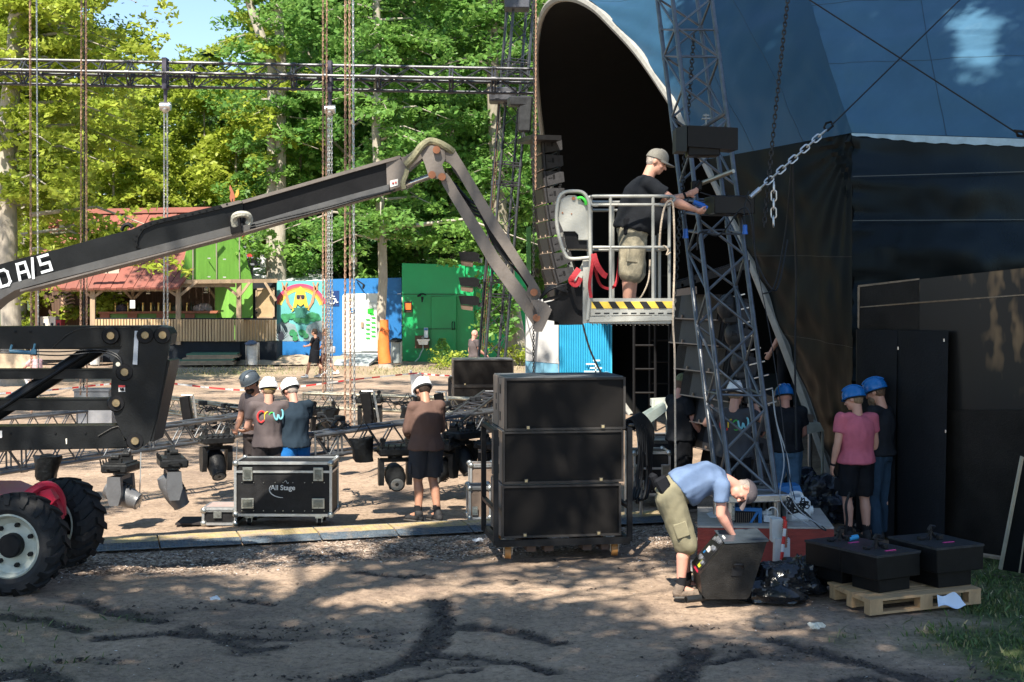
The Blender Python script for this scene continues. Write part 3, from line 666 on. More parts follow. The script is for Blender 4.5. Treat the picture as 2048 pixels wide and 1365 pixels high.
mb = MB(); mb.px([(430,566),(505,566),(505,636),(430,636)], 59.3, .1); mb.px([(468,566),(480,566),(480,680),(468,680)], 59.28, .015); mb.build('side_panel', greenp, bar)
mb = MB(); mb.px([(502,566),(553,562),(553,640),(502,640)], 59.6, .1); mb.build('door_surround', blackp, bar)
mb = MB(); mb.px([(511,578),(549,577),(549,636),(511,637)], 59.5, .06); d_ = mb.build('door', M('door_ply',(.40,.29,.16),.7,0,.2,3,.2,20), bar)
mb = MB(); mb.px([(511,577),(549,576),(549,580),(511,581)], 59.46, .04); mb.px([(511,577),(514,577),(514,637),(511,637)], 59.46, .04); mb.px([(546,577),(549,577),(549,637),(546,637)], 59.46, .04); mb.px([(511,634),(549,634),(549,637),(511,637)], 59.46, .04); mb.build('frame', wood, d_)
mb = MB(); mb.box(P(513.5,626,59.4), (.07,.05,.07)); mb.build('handle', blackp, d_)
# slatted rail
mb = MB(); n_ = 62
for i in range(n_):
    x = 190+(552-190)*i/n_; Yr = 56.9 if x < 478 else 56.9+(x-478)*.02
    x2 = x+(4.2 if x < 478 else 5.0); j = random.uniform(-1.2, .6)
    mb.px([(x,639+j*.4),(x2,639+j*.3),(x2,683),(x,683)], Yr, .03)
mb.build('slatted_rail', woodl, bar)
mb = MB(); mb.px([(188,636.5),(553,637),(553,640),(188,639.5)], 57.0, .12); mb.build('handrail', blackp, bar)
mb = MB(); mb.px([(196,684),(480,684),(480,724),(196,724)], 57.05, .1); mb.px([(480.5,684),(553,684),(553,722),(480.5,722)], 57.2, 1.5); mb.build('plinth', blackp, bar)
for k_ in range(3):
    mb = MB(); mb.box(P(132, 702+7*k_, 57.4-.3*k_), (2.6,.35,.14)); mb.build('step', M('step_wood',(.25,.2,.15),.8), bar)
mb = MB(); mb.px([(200,628),(432,626),(432,640),(200,640)], 59.0, .5); ct = mb.build('counter', M('bar_green',(.12,.24,.05),.6), bar)
mb = MB(); [mb.px([(x,628),(x+19,628),(x+19,637),(x,637)], 58.93, .05) for x in (200,255,313,370)]; mb.px([(196,624),(436,622),(436,627),(196,628)], 58.8, .7); mb.build('counter_panel', M('red_brown_wood',(.30,.10,.05),.6), bar)
for x in (231,256,286,302,317,374,340,330):
    mb = MB(); mb.tube(P(x,627,59.1), P(x,611,59.1), .035, .03, 8); mb.tube(P(x,613,59.1), P(x,613,58.9), .02, .02, 6); mb.tube(P(x,611,59.1), P(x,606,59.1), .025, .045, 8); mb.build('beer_tap', M('brass',(.6,.42,.15),.3,.9), bar)
for (x, y) in ((241,585),(297,585),(412,583)):
    mb = MB(); b0 = P(x, y, 58.5); mb.tube(b0+Vector((0,0,.3)), b0+Vector((0,0,.75)), .008, .008, 4); mb.ell(b0+Vector((0,0,.1)), (.09,.09,.13)); mb.lathe([(.12,.24),(.1,.28),(.03,.34)], 12, Matrix.Translation(b0)); mb.box(b0+Vector((0,0,-.05)), (.16,.16,.04)); mb.build('lantern', M('lantern_glass',(.45,.42,.36),.25,.5), bar)
mb = MB()
for k_ in range(26): x = 262+rg.uniform(0, 130); b0 = P(x, 622, 61.5+rg.uniform(0,.4)); mb.lathe([(.04,0),(.045,.15),(.04,.22),(.015,.27),(.015,.36)], 7, Matrix.Translation(b0))
tag(mb.build('bottles', M('bottle_glass',(.05,.07,.05),.15,0,.6,30), bar), None, None, None, 'stuff')
mb = MB(); b0 = P(137,608,60.1)
for k_ in range(7): mb.path([b0+Vector((.28*math.cos(q/8*3.14)*(.5+.5*math.sin(k_/6*3.14)), -.05-.12*math.sin(q/8*3.14), .5-k_*.16+.04*math.sin(q))) for q in range(9)], .035, 5)
mb.build('skeleton_ornament', M('bone',(.42,.27,.18),.7), bar)
mb = MB(); mb.px([(176,538),(238,536),(238,547),(176,548)], 56.45, .04); sg = mb.build('roof_sign', M('sign_board',(.48,.40,.32),.8,0,.15,3), bar)
text('lettering', 'EN', P(201,546,56.42), (1,0,0), (0,0,1), .24, blackp, sg, .004)
mb = MB(); mb.px([(260,601),(270,601),(270,617),(260,617)], 56.85, .01); mb.build('paper_notice', M('paper',(.75,.75,.73),.8), bar)
# boxes / bags on the bar porch
for (x0, x1, y0, y1, lab, c_) in ((80,97,634,662,'white cardboard box with handle holes, left one on the bar porch',(.7,.66,.6)),(98,111,634,662,'white cardboard box with handle holes, right one on the bar porch',(.6,.56,.5)),(112,122,640,662,'dark red crate beside the white boxes on the bar porch',(.3,.03,.04))):
    mb = MB(); mb.px([(x0,y0),(x1,y0),(x1,y1),(x0,y1)], 57.9, .5); mb.px([(x0-.4,y0),(x1+.4,y0),(x1+.4,y0+1.6),(x0-.4,y0+1.6)], 57.87, .56)
    root = top(mb, 'cardboard_box', M('cardboard%d' % x0, c_, .8), lab, 'box'); mb = MB(); mb.tube(P((x0+x1)/2,649,57.9), P((x0+x1)/2,649,57.885), .06, .06, 10); mb.build('hand_hole', blackp, root)
for (x, lab) in ((245,'crumpled dark bag on the bar counter, left'), (405,'grey crumpled plastic sack at the right end of the bar counter')):
    mb = MB(); mb.ell(P(x,619,59.2), (.42 if x > 300 else .28,.2,.24), None, 16, 10)
    for i_, v in enumerate(mb.v): mb.v[i_] = v+Vector((noise.noise(v*6), noise.noise(v*7+Vector((3,0,0))), noise.noise(v*5+Vector((0,9,0)))))*.09
    top(mb, 'plastic_bag', M('bagmat%d' % x, (.22,.18,.17) if x > 300 else (.06,.05,.06), .4, 0, .4, 8, .8, 12), lab, 'bag')
# weather vane
root = thing('weather_vane', 'small orange and brown bird shaped weather vane above the red roof', 'weather vane', P(465,430,60.4)); mb = MB(); mb.tube(P(465,430,60.4), P(465,398,60.4), .02, .02, 6); mb.build('rod', blackp, root)
mb = MB(); mb.px([(459,397),(461,385),(458,377),(460,370),(463,376),(467,384),(470,394),(469,403),(462,404)], 60.4, .05); mb.build('bird_body', M('rust_brown',(.32,.10,.05),.7), root)
mb = MB(); mb.px([(469,396),(473,381),(477,379),(478,388),(474,395)], 60.42, .05); mb.build('tail', M('ochre',(.65,.30,.04),.6), root)
# grey scaffold block and white shed behind the gable
root = thing('site_hut', 'grey and red scaffold block with white tubs seen behind the green gable', 'scaffold', (px_x(510,63),63,0)); mb = MB()
mb.px([(480,455),(490,455),(500,545),(486,545)], 63, .2); mb.px([(497,462),(515,462),(515,480),(497,480)], 63.1, .3); mb.px([(502,480),(512,480),(512,532),(502,532)], 63.1, .2); mb.px([(481,483),(516,483),(516,487),(481,487)], 62.9, .2); mb.each('grey_post', M('scaf_grey',(.22,.24,.27),.5,.3), root)
mb = MB(); mb.px([(482,466),(492,466),(492,480),(482,480)], 62.8, .1); mb.px([(494,508),(513,508),(513,514),(494,514)], 62.8, .15); mb.each('red_beam', M('red_paint',(.5,.05,.04),.5), root)
mb = MB()
for x in (528,540,550): mb.lathe([(.16,0),(.17,.6),(.15,.62),(.15,.74)], 14, Matrix.Translation(P(x, 535, 63)))
mb.each('white_tub', M('white_plastic',(.72,.74,.74),.4), root); mb = MB(); mb.px([(500,527),(560,527),(560,531),(500,531)], 63, .5); mb.tube(P(512,515,62.9), P(530,528,62.9), .03); mb.tube(P(512,528,62.9), P(526,516,62.9), .03); mb.tube(P(505,530,63.2), Vector((P(505,530,63.2).x,63.2,0)), .05); mb.tube(P(556,530,63.2), Vector((P(556,530,63.2).x,63.2,0)), .05); mb.build('deck', M('scaf_grey'), root)
mb = MB(); mb.prism([P(500,562,61.6), P(505,536,65), P(648,540,65), P(650,562,61.6)], (0,.05,-.06)); root = top(mb, 'shed_roof', M('white_sheet',(.66,.70,.72),.5,0,.1,2), 'pale white shed roof between the gable and the mural wall', 'shed'); mb = MB(); mb.px([(505,561),(648,561),(648,700),(505,700)], 62, 2.8); mb.build('wall', M('white_sheet'), root)

# ================================================================ MURAL / BLUE WALL / DOOR CABIN / GREEN WALL
YW = 60.0
mur = thing('mural_wall', 'turquoise mural board of a rainbow and a yellow haired figure with raised arms', 'wall', (px_x(600,YW),YW,0))
mb = MB(); mb.px([(553,563),(650,562),(650,683),(553,683)], YW, .12); mb.build('board', M('mural_turquoise',(.12,.42,.42),.6,0,.12,1.3), mur)
def arc(cx, cy, r0, r1, a0, a1, n=24, sy=1.0, clip=None):
    pts = [(cx+r1*math.cos(R(a0+(a1-a0)*i/n)), cy-r1*sy*math.sin(R(a0+(a1-a0)*i/n))) for i in range(n+1)]+[(cx+r0*math.cos(R(a1+(a0-a1)*i/n)), cy-r0*sy*math.sin(R(a1+(a0-a1)*i/n))) for i in range(n+1)]
    return pts
for i, (r0, r1, c_) in enumerate(((50,54,(.55,.05,.16)),(46.5,50,(.60,.10,.09)),(43,46.5,(.72,.30,.04)),(39.5,43,(.75,.60,.08)))):
    mb = MB(); n = 22; pt0 = arc(601, 622, r0, r1, 16, 164, n)
    for k_ in range(n): mb.px([pt0[k_], pt0[k_+1], pt0[2*n-k_], pt0[2*n+1-k_]], YW-.012, .01)
    for v_ in mb.v: pass
    mb.build('rainbow_stripe', M('rainbow%d' % i, c_, .6), mur)
green1 = M('mural_green',(.03,.22,.09),.7,0,.5,4); mb = MB()
for i in range(26):
    x = 560+rg.uniform(0, 84); y = 628+abs(x-600)*-.1+rg.uniform(0, 12)+4; r = rg.uniform(4, 8); mb.px([(x+r*math.cos(q/9*6.283)*rg.uniform(.8,1.1), y+r*.8*math.sin(q/9*6.283)) for q in range(9)], YW-.03-.0011*i, .01)
for i in range(8):
    x = 592+rg.uniform(-14, 20); y = 672+rg.uniform(-8, 5); r = 6; mb.px([(x+r*math.cos(q/9*6.283), y+r*.9*math.sin(q/9*6.283)) for q in range(9)], YW-.066-.0011*i, .01)
mb.build('painted_bushes', green1, mur)
mb = MB(); mb.px([(566,642),(590,650),(600,682),(553,683),(553,650)], YW-.02, .006); mb.px([(606,682),(614,652),(640,640),(650,646),(650,683)], YW-.021, .006); mb.build('painted_hills', M('mural_grey',(.22,.30,.32),.7,0,.3,2), mur)
mb = MB()
for cx_ in (562, 640):
    for q in range(11): a = R(20+q*14 if cx_ < 600 else 6+q*14); mb.px([(cx_-2,682),(cx_+2,682),(cx_+28*math.cos(a)*.6,682-34*math.sin(a))], YW-.024-.0011*q, .01)
mb.build('painted_spikes', M('mural_black',(.03,.035,.05),.7), mur)
skin_p = M('mural_skin',(.48,.24,.13),.7); hair_p = M('mural_hair',(.68,.50,.05),.7,0,.2,5)
mb = MB()
for sx in (-1, 1):
    c0 = 600
    pl = [(c0+sx*16,618),(c0+sx*24,606),(c0+sx*29,584),(c0+sx*31,578)]
    for a, b_ in zip(pl[:-1], pl[1:]): mb.px([(a[0]-3,a[1]),(a[0]+3,a[1]),(b_[0]+2.4,b_[1]),(b_[0]-2.4,b_[1])], YW-.04, .01)
    for (dx, dy) in ((-5,-13),(-1,-6),(5,-13)): mb.px([(c0+sx*31-1.5,580),(c0+sx*31+1.5,580),(c0+sx*31+dx+1.3,578+dy),(c0+sx*31+dx-1.3,578+dy)], YW-.052, .01)
    mb.px([(c0+sx*31-4.5,581),(c0+sx*31-4.5,573),(c0+sx*31+4.5,573),(c0+sx*31+4.5,581)], YW-.046, .01)
mb.px([(593,590),(608,590),(608,602),(601,607),(593,602)], YW-.056, .01); mb.build('painted_skin', skin_p, mur)
mb = MB(); mb.px([(590,592),(593,580),(601,573),(609,580),(612,592),(615,608),(619,622),(611,618),(607,607),(595,607),(591,618),(583,625),(587,609)], YW-.045, .008); mb.px([(592,600),(610,600),(608,608),(601,613),(594,608)], YW-.062, .008); mb.build('painted_hair', hair_p, mur)
mb = MB(); mb.px([(586,616),(616,616),(612,622),(611,636),(591,636),(590,622)], YW-.064, .006); mb.build('painted_shirt', M('mural_teal',(.03,.17,.13),.7), mur)
mb = MB(); mb.ell(P(596.5,594.5,YW-.067), (.075,.01,.09), None, 10, 6); mb.ell(P(605.5,594.5,YW-.067), (.075,.01,.09), None, 10, 6); mb.px([(593,591),(609,591),(609,592.5),(593,592.5)], YW-.07, .004); mb.each('painted_sunglasses', M('mural_black'), mur)
bluew = M('blue_wall_paint',(.015,.155,.42),.5,0,.1,1.0,.1,5); mb = MB(); mb.px([(553,683.4),(650,683.4),(650,712),(553,712)], YW-.02, .14); mb.build('base_board', bluew, mur)
bw = thing('blue_wall', 'bright blue board wall around the accessible toilet cabin', 'wall', (px_x(725,60),60,0))
mb = MB(); mb.px([(650.5,559),(688,558),(688,712),(650.5,712)], YW, .12); mb.px([(688.2,558),(803,556),(803,588),(688.2,590)], YW-.03, .12); mb.px([(758,588.3),(803,588.3),(803,712),(758,712)], YW+.01, .12); mb.build('panel', bluew, bw)
mb = MB(); mb.px([(656,582),(678,582),(678,612),(656,612)], YW-.03, .03); sg = mb.build('toilet_sign', M('sign_navy',(.01,.04,.16),.4), bw)
wht = M('white_paint',(.78,.80,.80),.5,0,.04,3)
def wheelchair(cx, cy, s, Y, par):
    mb = MB(); Q = lambda a, b_: P(cx+a*s, cy+b_*s, Y)
    mb.path([Q(-1.5+5*math.cos(q/16*6.283*.8-.6), 3+5*math.sin(q/16*6.283*.8-.6)) for q in range(17)], .02*s, 5); mb.path([Q(-1,-7), Q(-1,0), Q(4,.5), Q(6,6), Q(8,5)], .022*s, 5); mb.path([Q(-1,-3.5), Q(3,-3.2)], .02*s, 5); mb.ell(Q(-1,-9.5), (.035*s,.01,.035*s), None, 8, 6); mb.build('wheelchair_symbol', wht, par)
wheelchair(666, 598, 1.3, YW-.045, sg)
mb = MB(); mb.tube(P(713,560,YW-.1), P(728,570,YW-.5), .03); mb.tube(P(728,570,YW-.5), P(726,578,YW-.5), .06, .04); mb.build('wall_bracket_lamp', blackp, bw)
cab = thing('toilet_cabin', 'white cabin door unit with green arrow shapes, behind the grey ramp', 'cabin', (px_x(722,59.9),59.9,0))
cabw = M('cabin_white',(.70,.72,.70),.5,0,.06,1); mb = MB(); mb.px([(685,592),(688,588),(758,587),(758,704),(685,705)], 59.85, .14); mb.build('wall', cabw, cab)
mb = MB(); mb.px([(722,604),(758,604),(758,703),(722,703)], 59.8, .045); d_ = mb.build('door', M('cabin_door',(.62,.65,.62),.5), cab)
mb = MB(); mb.box(P(724.5,650,59.76), (.1,.05,.22)); mb.build('handle', wood, d_)
gs = M('sticker_green',(.02,.42,.03),.5); mb = MB(); mb.px([(735,618),(747,617),(747,627),(741,629),(735,627)], 59.78, .01)
for i, (x, y) in enumerate(((744,629),(736,640),(747,636),(736,650),(747,646),(736,659),(747,655),(736,668),(747,664),(736,677),(747,673)) ): mb.px([(x-5,y-1.6),(x+3,y-1.6),(x+5,y+1.6),(x-3,y+1.6)], 59.78, .01)
mb.build('arrow_mark', gs, d_)
mb = MB(); mb.px([(701,616),(710,616),(710,627),(701,627)], 59.82, .02); sg = mb.build('blue_sign', M('sign_blue',(.02,.2,.5),.4), cab); wheelchair(705, 622, .5, 59.81, sg)
mb = MB(); mb.px([(691,597),(709,596),(709,602),(691,603)], 59.83, .01); mb.build('door_plate', M('plate_pale',(.55,.62,.5),.5), cab)
mb = MB(); mb.prism([P(668,726,56.2), P(686,706,59.6), P(757,706,59.6), P(757,712,58.4), P(738,728,56.0)], (0,0,-.10)); top(mb, 'access_ramp', M('ramp_grey',(.36,.40,.42),.6,0,.15,2), 'grey sloping ramp leading up to the white cabin door', 'ramp')
gw = thing('green_wall', 'vivid green board wall with a sink, sign and door handle', 'wall', (px_x(900,60),60,0))
greenw = M('green_wall_paint',(.012,.33,.10),.35,0,.12,.9,.08,4); greenl = M('green_wall_upper',(.015,.40,.14),.35,0,.1,.9,.08,4)
mb = MB(); mb.px([(805,594),(862,593),(862,725),(805,722)], 59.6, .15); mb.px([(862.4,594),(912,593),(912,724),(862.4,725)], 59.5, .2); mb.px([(912.4,575),(948,575),(948,724),(912.4,724)], 59.7, .15); mb.px([(948.4,560),(1058,556),(1058,724),(948.4,722)], 59.9, .15); mb.build('lower_panel', greenw, gw)
mb = MB(); mb.px([(804,527),(930,530),(930,593),(804,593.6)], 59.62, .15); mb.px([(930.4,531),(1058,534),(1058,574),(930.4,574.6)], 59.72, .15); mb.build('upper_panel', greenl, gw)
mb = MB(); mb.px([(829,657.5),(912,657),(912,659),(829,659.6)], 59.47, .02); mb.px([(804,588),(930,588),(930,590),(804,590)], 59.58, .03); mb.build('seam', M('dark_green',(.01,.15,.05),.5), gw)
mb = MB(); mb.px([(808,604),(824,603),(824,625),(808,626)], 59.45, .04); sg = mb.build('sign_frame', M('dk_brown',(.04,.025,.02),.6), gw); mb = MB(); mb.px([(811,607),(822,607),(822,620),(811,620)], 59.42, .03); mb.build('orange_panel', M('orange_sign',(.60,.14,.02),.5), sg)
mb = MB(); mb.path([P(905,644,59.4), P(904,647,59.3), P(904,657,59.3), P(905,660,59.4)], .02, 6); mb.path([P(908,644,59.4), P(909,647,59.3), P(909,657,59.3), P(908,660,59.4)], .02, 6); mb.build('handle', blackp, gw)
sink = thing('hand_wash_sink', 'steel hand wash basin on a brown board with a soap dispenser above', 'sink', P(845,690,59.4))
steel = M('steel',(.62,.62,.60),.3,.9,.1,4); mb = MB(); mb.px([(830,672),(858,671),(858,697),(830,697)], 59.42, .03); mb.build('backboard', M('brown_board',(.16,.09,.05),.7), sink)
mb = MB(); mb.px([(835,681),(857,681),(855,690),(838,690)], 59.05, .35); mb.px([(834,679),(859,679),(859,682),(834,682)], 59.0, .42); mb.build('basin', steel, sink)
mb = MB(); mb.path([P(846,681,59.3), P(846,675,59.3), P(845,674,59.15), P(843,676,59.1)], .015, 6); mb.build('tap', steel, sink)
mb = MB(); mb.path([P(846,690,59.2), P(846,699,59.2), P(842,706,59.2), P(838,716,59.0), P(830,724,58.8)], .025, 7); mb.build('drain_hose', M('hose_pale',(.5,.6,.52),.5), sink)
mb = MB(); mb.px([(848,656),(856,656),(856,676),(848,676)], 59.3, .12); mb.build('soap_dispenser', wht, sink); mb = MB(); mb.px([(848.5,657),(855.5,657),(855.5,661),(848.5,661)], 59.28, .02); mb.build('dispenser_label', M('sign_blue'), sink)
root = thing('flood_lamp', 'small black lamp on a bent arm on the green wall', 'lamp', P(842,595,59.4)); mb = MB(); mb.path([P(851,590,59.4), P(846,588,59.2), P(840,589,59.0), P(836,593,58.9)], .035, 6); mb.build('arm', blackp, root); mb = MB(); mb.px([(842,594),(847,594),(845,605),(843,605)], 58.9, .15); mb.px([(834,591),(842,589),(842,593),(835,595)], 58.9, .15); mb.build('lamp_head', blackp, root)
# bins
def bin_(name, lab, x, y, ybot, w_, hgt, c_, dark):
    p = G(x, ybot); root = thing(name, lab, 'bin', p); mb = MB(); k = 18; mb.lathe([(w_*.78, .02), (w_*.85, .05), (w_, hgt*.93), (w_*1.08, hgt), (w_*1.0, hgt-.03), (w_*.8, .3)], 18, Matrix.Translation(p), False)
    for i_, v in enumerate(mb.v): mb.v[i_] = v+Vector((noise.noise(v*9), noise.noise(v*8), 0))*.03
    mb.build('bag', c_, root); mb = MB(); mb.lathe([(w_*.95, hgt-.05), (w_*1.1, hgt), (w_*.7, hgt+.07), (.02, hgt+.1)], 12, Matrix.Translation(p) @ Matrix.Rotation(.18, 4, 'X'))
    for i_, v in enumerate(mb.v): mb.v[i_] = v+Vector((noise.noise(v*9), noise.noise(v*8), noise.noise(v*7)))*.08
    mb.build('rubbish', dark, root)
    mb = MB()
    for sx in (-1, 1):
        for sy in (-1, 1): mb.tube(p+Vector((sx*w_*.9, sy*w_*.9, 0)), p+Vector((sx*w_*.9, sy*w_*.9, hgt)), .015)
    mb.each('stand', M('steel'), root)
clr = M('clear_bag',(.62,.62,.60),.3,0,.2,6,.5,10)
bin_('waste_bin', 'clear plastic waste sack on a stand overflowing by the black bar plinth', 505, 0, 731, .24, .9, clr, M('junk',(.10,.13,.2),.5,0,.6,12))
bin_('waste_bin', 'pale grey waste bin standing against the blue wall', 793, 0, 727, .22, .95, M('bin_grey',(.33,.37,.36),.5,0,.15,6), M('black_bag',(.02,.02,.022),.3,0,.3,9,.6,14))
bin_('waste_bin', 'clear plastic waste sack by the bar steps, partly hidden by the lift', 190, 0, 731, .24, .95, clr, M('junk'))
# stack of boards
root = thing('board_stack', 'low stack of green topped wooden boards lying by the bar', 'boards', G(415, 735))
for i in range(8):
    mb = MB(); y0 = 731-i*2.9; off = rg.uniform(-6, 6); xs = (352, 462) if i < 4 else (370, 472); Yk = 55.2+.1*i
    mb.prism([P(xs[0]+off, y0, Yk), P(xs[1]+off, y0-1, Yk), P(xs[1]+off+6, y0-4, Yk+1.2), P(xs[0]+off+14, y0-4, Yk+1.2)], (0, 0, .045)); mb.build('board', wood if i % 4 != 3 else M('board_green',(.06,.16,.10),.6), root)
# ================================================================ TENT (stage shell)
def fabric(name, c0, c1, rough, trans=0.0, bump=.25, streak=(1,1,.35)):
    m = M(name, c0, rough, 0, .12, 1.1, bump, 3.0, dirt=c1, dirt_amt=.35, stretch=streak)
    t = m.node_tree; b = t.nodes['Principled BSDF']; b.inputs['Specular Tint'].default_value = (.45,.62,.78,1); b.inputs['Specular IOR Level'].default_value = .4 if 'blue' in name else .07
    return m
f_blue = fabric('tarp_blue_shaded', (.020,.060,.108), (.034,.080,.130), .40); f_blue2 = fabric('tarp_blue_lit', (.052,.125,.195), (.080,.155,.220), .38)  # one blue tarp, its shaded and lit facets put into the colours
f_black = fabric('tarp_black', (.006,.008,.008), (.014,.018,.017), .45, bump=.35); f_black2 = fabric('tarp_black_glossy', (.005,.006,.006), (.012,.015,.014), .30, bump=.3); f_black2.node_tree.nodes['Principled BSDF'].inputs['Specular IOR Level'].default_value = .3
f_in = M('inner_black', (.0025,.0025,.0025), .9, 0, .2, 2, .2, 8)
f_rim = M('rim_canvas', (.30,.295,.27), .75, 0, .2, 5, .5, 20, dirt=(.25,.25,.22), dirt_amt=.4)
Rf = G(1678, 1006); Lf = P(1262, 829, 34.0); Ap = P(1140, 2, 28.0)
pn = (Lf-Rf).cross(Ap-Rf).normalized(); EYE = Vector((0,0,CH))
def onplane(x, y):
    d = P(x, y, 10)-EYE; return EYE+d*((Rf-EYE).dot(pn)/d.dot(pn))
rimpx = [(1680,1008),(1652,930),(1622,845),(1588,752),(1545,640),(1505,540),(1462,440),(1420,350),(1378,268),(1330,190),(1278,115),(1228,60),(1185,20),(1140,2),(1105,10),(1083,45),(1074,110),(1077,190),(1086,270),(1098,345),(1113,420),(1132,500),(1155,580),(1180,668),(1213,755),(1262,829)]
def smooth(pts, n):                                    # Catmull-Rom
    out = []; k = len(pts)
    for i in range(k-1):
        p0, p1, p2, p3 = pts[max(i-1,0)], pts[i], pts[i+1], pts[min(i+2,k-1)]
        for j in range(n):
            t = j/n; out.append(p1*.5*2*(1)+0*p1 if False else (p1*2+(p2-p0)*t+(p0*2-p1*5+p2*4-p3)*t*t+(p1*3-p0-p2*3+p3)*t*t*t)*.5)
    out.append(pts[-1]); return out
rim = smooth([onplane(*p) for p in rimpx], 4)
tent = thing('stage_tent', 'huge stage shell tent with blue roof, black walls and pale curved rim', 'tent', (6, 22, 0))
# rim band
mb = MB(); k = len(rim); vs = []
cen = sum(rim, Vector())/k
for i, p in enumerate(rim):
    t = (rim[min(i+1,k-1)]-rim[max(i-1,0)]).normalized(); out = t.cross(pn).normalized()
    if out.dot(p-cen) < 0: out = -out
    frac = i/(k-1); wd = .135 if frac < .35 else .17 if frac < .6 else .10
    if frac < .22: wd = .13+.13*math.sin(frac/.22*math.pi)
    wd *= .82+.04*noise.noise(p*2.2)
    nn = pn if pn.dot(EYE-p) > 0 else -pn
    vs += [p-out*.02, p+nn*.05+out*.01, p+nn*.06+out*wd*.6, p+out*wd+nn*.02, p+out*wd*.9-nn*.06, p-nn*.06]
fs = []
for i in range(k-1):
    for j in range(6): fs.append((i*6+j, i*6+(j+1) % 6, (i+1)*6+(j+1) % 6, (i+1)*6+j))
mb.add(vs, fs); rim_o = mb.build('rim', f_rim, tent)
OUT = [(vs[i*6+3]+vs[i*6+4])/2 for i in range(k)]
# inner hollow: loft of the rim curve inwards (away from the audience side)
inn = Vector((1, .15, 0)).normalized(); mb = MB(); rings = []
for q in range(7):
    s_ = q/6; rings.append([Vector((cen.x, cen.y, 0)).lerp(p, 1-.10*s_*s_)+inn*(9.5*s_) if True else p for p in rim])
    for v in rings[-1]: v.z = max(0, v.z)
vs = [v for r_ in rings for v in r_]; fs = [(q*k+i, q*k+i+1, (q+1)*k+i+1, (q+1)*k+i) for q in range(6) for i in range(k-1)]; fs.append(tuple(6*k+i for i in range(k)))
mb.add(vs, fs); mb.build('inner_lining', f_in, tent)
# faceted outer skin: corner edge
YC = 18.6
C0 = P(1705, 1064, 18.1); C0.z = 0; C1 = P(1705, 660, 18.2); C2 = P(1704, 266, 18.4); C3 = P(1655, 120, 19.6); C4 = P(1620, 0, 20.8); C5 = P(1560, -190, 23)
def lerp_poly(pts, t):
    L_ = [0]
    for a, b in zip(pts[:-1], pts[1:]): L_.append(L_[-1]+(b-a).length)
    d = t*L_[-1]
    for i in range(len(pts)-1):
        if d <= L_[i+1] or i == len(pts)-2: return pts[i].lerp(pts[i+1], (d-L_[i])/(L_[i+1]-L_[i]))
def wr(v, amp, sc_=1.0): return noise.noise(v*sc_)*amp
# right rim (index 0..) split where blue starts: rim point near y=330 (photo)
ib = min(range(k), key=lambda i: abs((HY-(rim[i].z-CH)/rim[i].y*F)-330) + (1e4 if i > k*.5 else 0))
mat_c = {}
def sheet(name, A, B, na, nb, mat, amp, par=tent, th=.0, sag=0.0, wf=None, seams=()):
    mb = MB(); vs = []
    for i in range(na+1):
        a = lerp_poly(A, i/na); b = lerp_poly(B, i/na)
        for j in range(nb+1):
            u = j/nb; p = a.lerp(b, u); e = math.sin(u*math.pi)*math.sin(min(1, i/na+.02)*math.pi*.98+.03)
            dn = (b-a).cross(lerp_poly(A, min(1, i/na+.02))-lerp_poly(A, max(0, i/na-.02))); dn = dn.normalized() if dn.length > 1e-6 else Vector((0,-1,0))
            if dn.dot(EYE-p) < 0: dn = -dn
            d_ = amp*(noise.noise(p*1.3)+.5*noise.noise(p*3.1))*min(1, e*3)-sag*e
            if wf: d_ += wf(i/na, u, p)
            vs.append(p+dn*d_)
    fs = [(i*(nb+1)+j, (i+1)*(nb+1)+j, (i+1)*(nb+1)+j+1, i*(nb+1)+j+1) for i in range(na) for j in range(nb)]
    mb.add(vs, fs); o = mb.build(name, mat, par)
    for ii_, jj_ in seams:
        q = [vs[i*(nb+1)+int(jj_*nb)] for i in range(na+1)] if ii_ is None else [vs[int(ii_*na)*(nb+1)+j] for j in range(nb+1)]
        m2 = MB(); m2.path([v+(EYE-v).normalized()*.002 for v in q], .005, 4); m2.build('seam', M('seam_'+mat.name, (.02,.05,.08) if 'blue' in mat.name else (.03,.03,.03), .5), o)
    return o
def fold_left(i, u, p):                                 # tension folds fanning out from rim and from the chain corner
    f = 0
    r = math.hypot((1-u)*2.2, (i-.97)*3.0); ang = math.atan2((i-.97)*3, (1-u)*2.2+1e-3); f += .035*math.sin(ang*26)*math.exp(-r*2.0)
    f += .022*math.sin(i*60+u*5+7*noise.noise(p*.8))*math.exp(-u*5)*(.4+.6*math.sin(i*math.pi))
    f += .008*math.sin(i*26+u*9+8*noise.noise(p*.9))*math.exp(-((u-.5)/.4)**2)
    return f
bl = sheet('black_side_wall', OUT[:ib+1], [C0, C1, C2], 90, 60, f_black, .05, wf=fold_left, seams=((.45,0),(.68,0)))
def fold_blue(i, u, p):
    r = math.hypot((1-u)*2.5, i*3.5); ang = math.atan2(i*3.5, (1-u)*2.5+1e-3); return .03*math.sin(ang*20)*math.exp(-r*2.3)+.03*math.sin((i*40+u*14)+3*noise.noise(p))*math.exp(-u*7)
iap = min(range(k), key=lambda i: -rim[i].z)
up_rim = OUT[ib:iap+3]
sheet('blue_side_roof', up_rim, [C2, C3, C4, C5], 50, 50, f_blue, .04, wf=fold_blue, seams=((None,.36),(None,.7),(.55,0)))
mbb = sheet('blue_top_roof', [OUT[iap+2], OUT[iap+2]+inn*9.5], [C5, C5+Vector((6,8,-.6))], 10, 16, f_blue, .05)
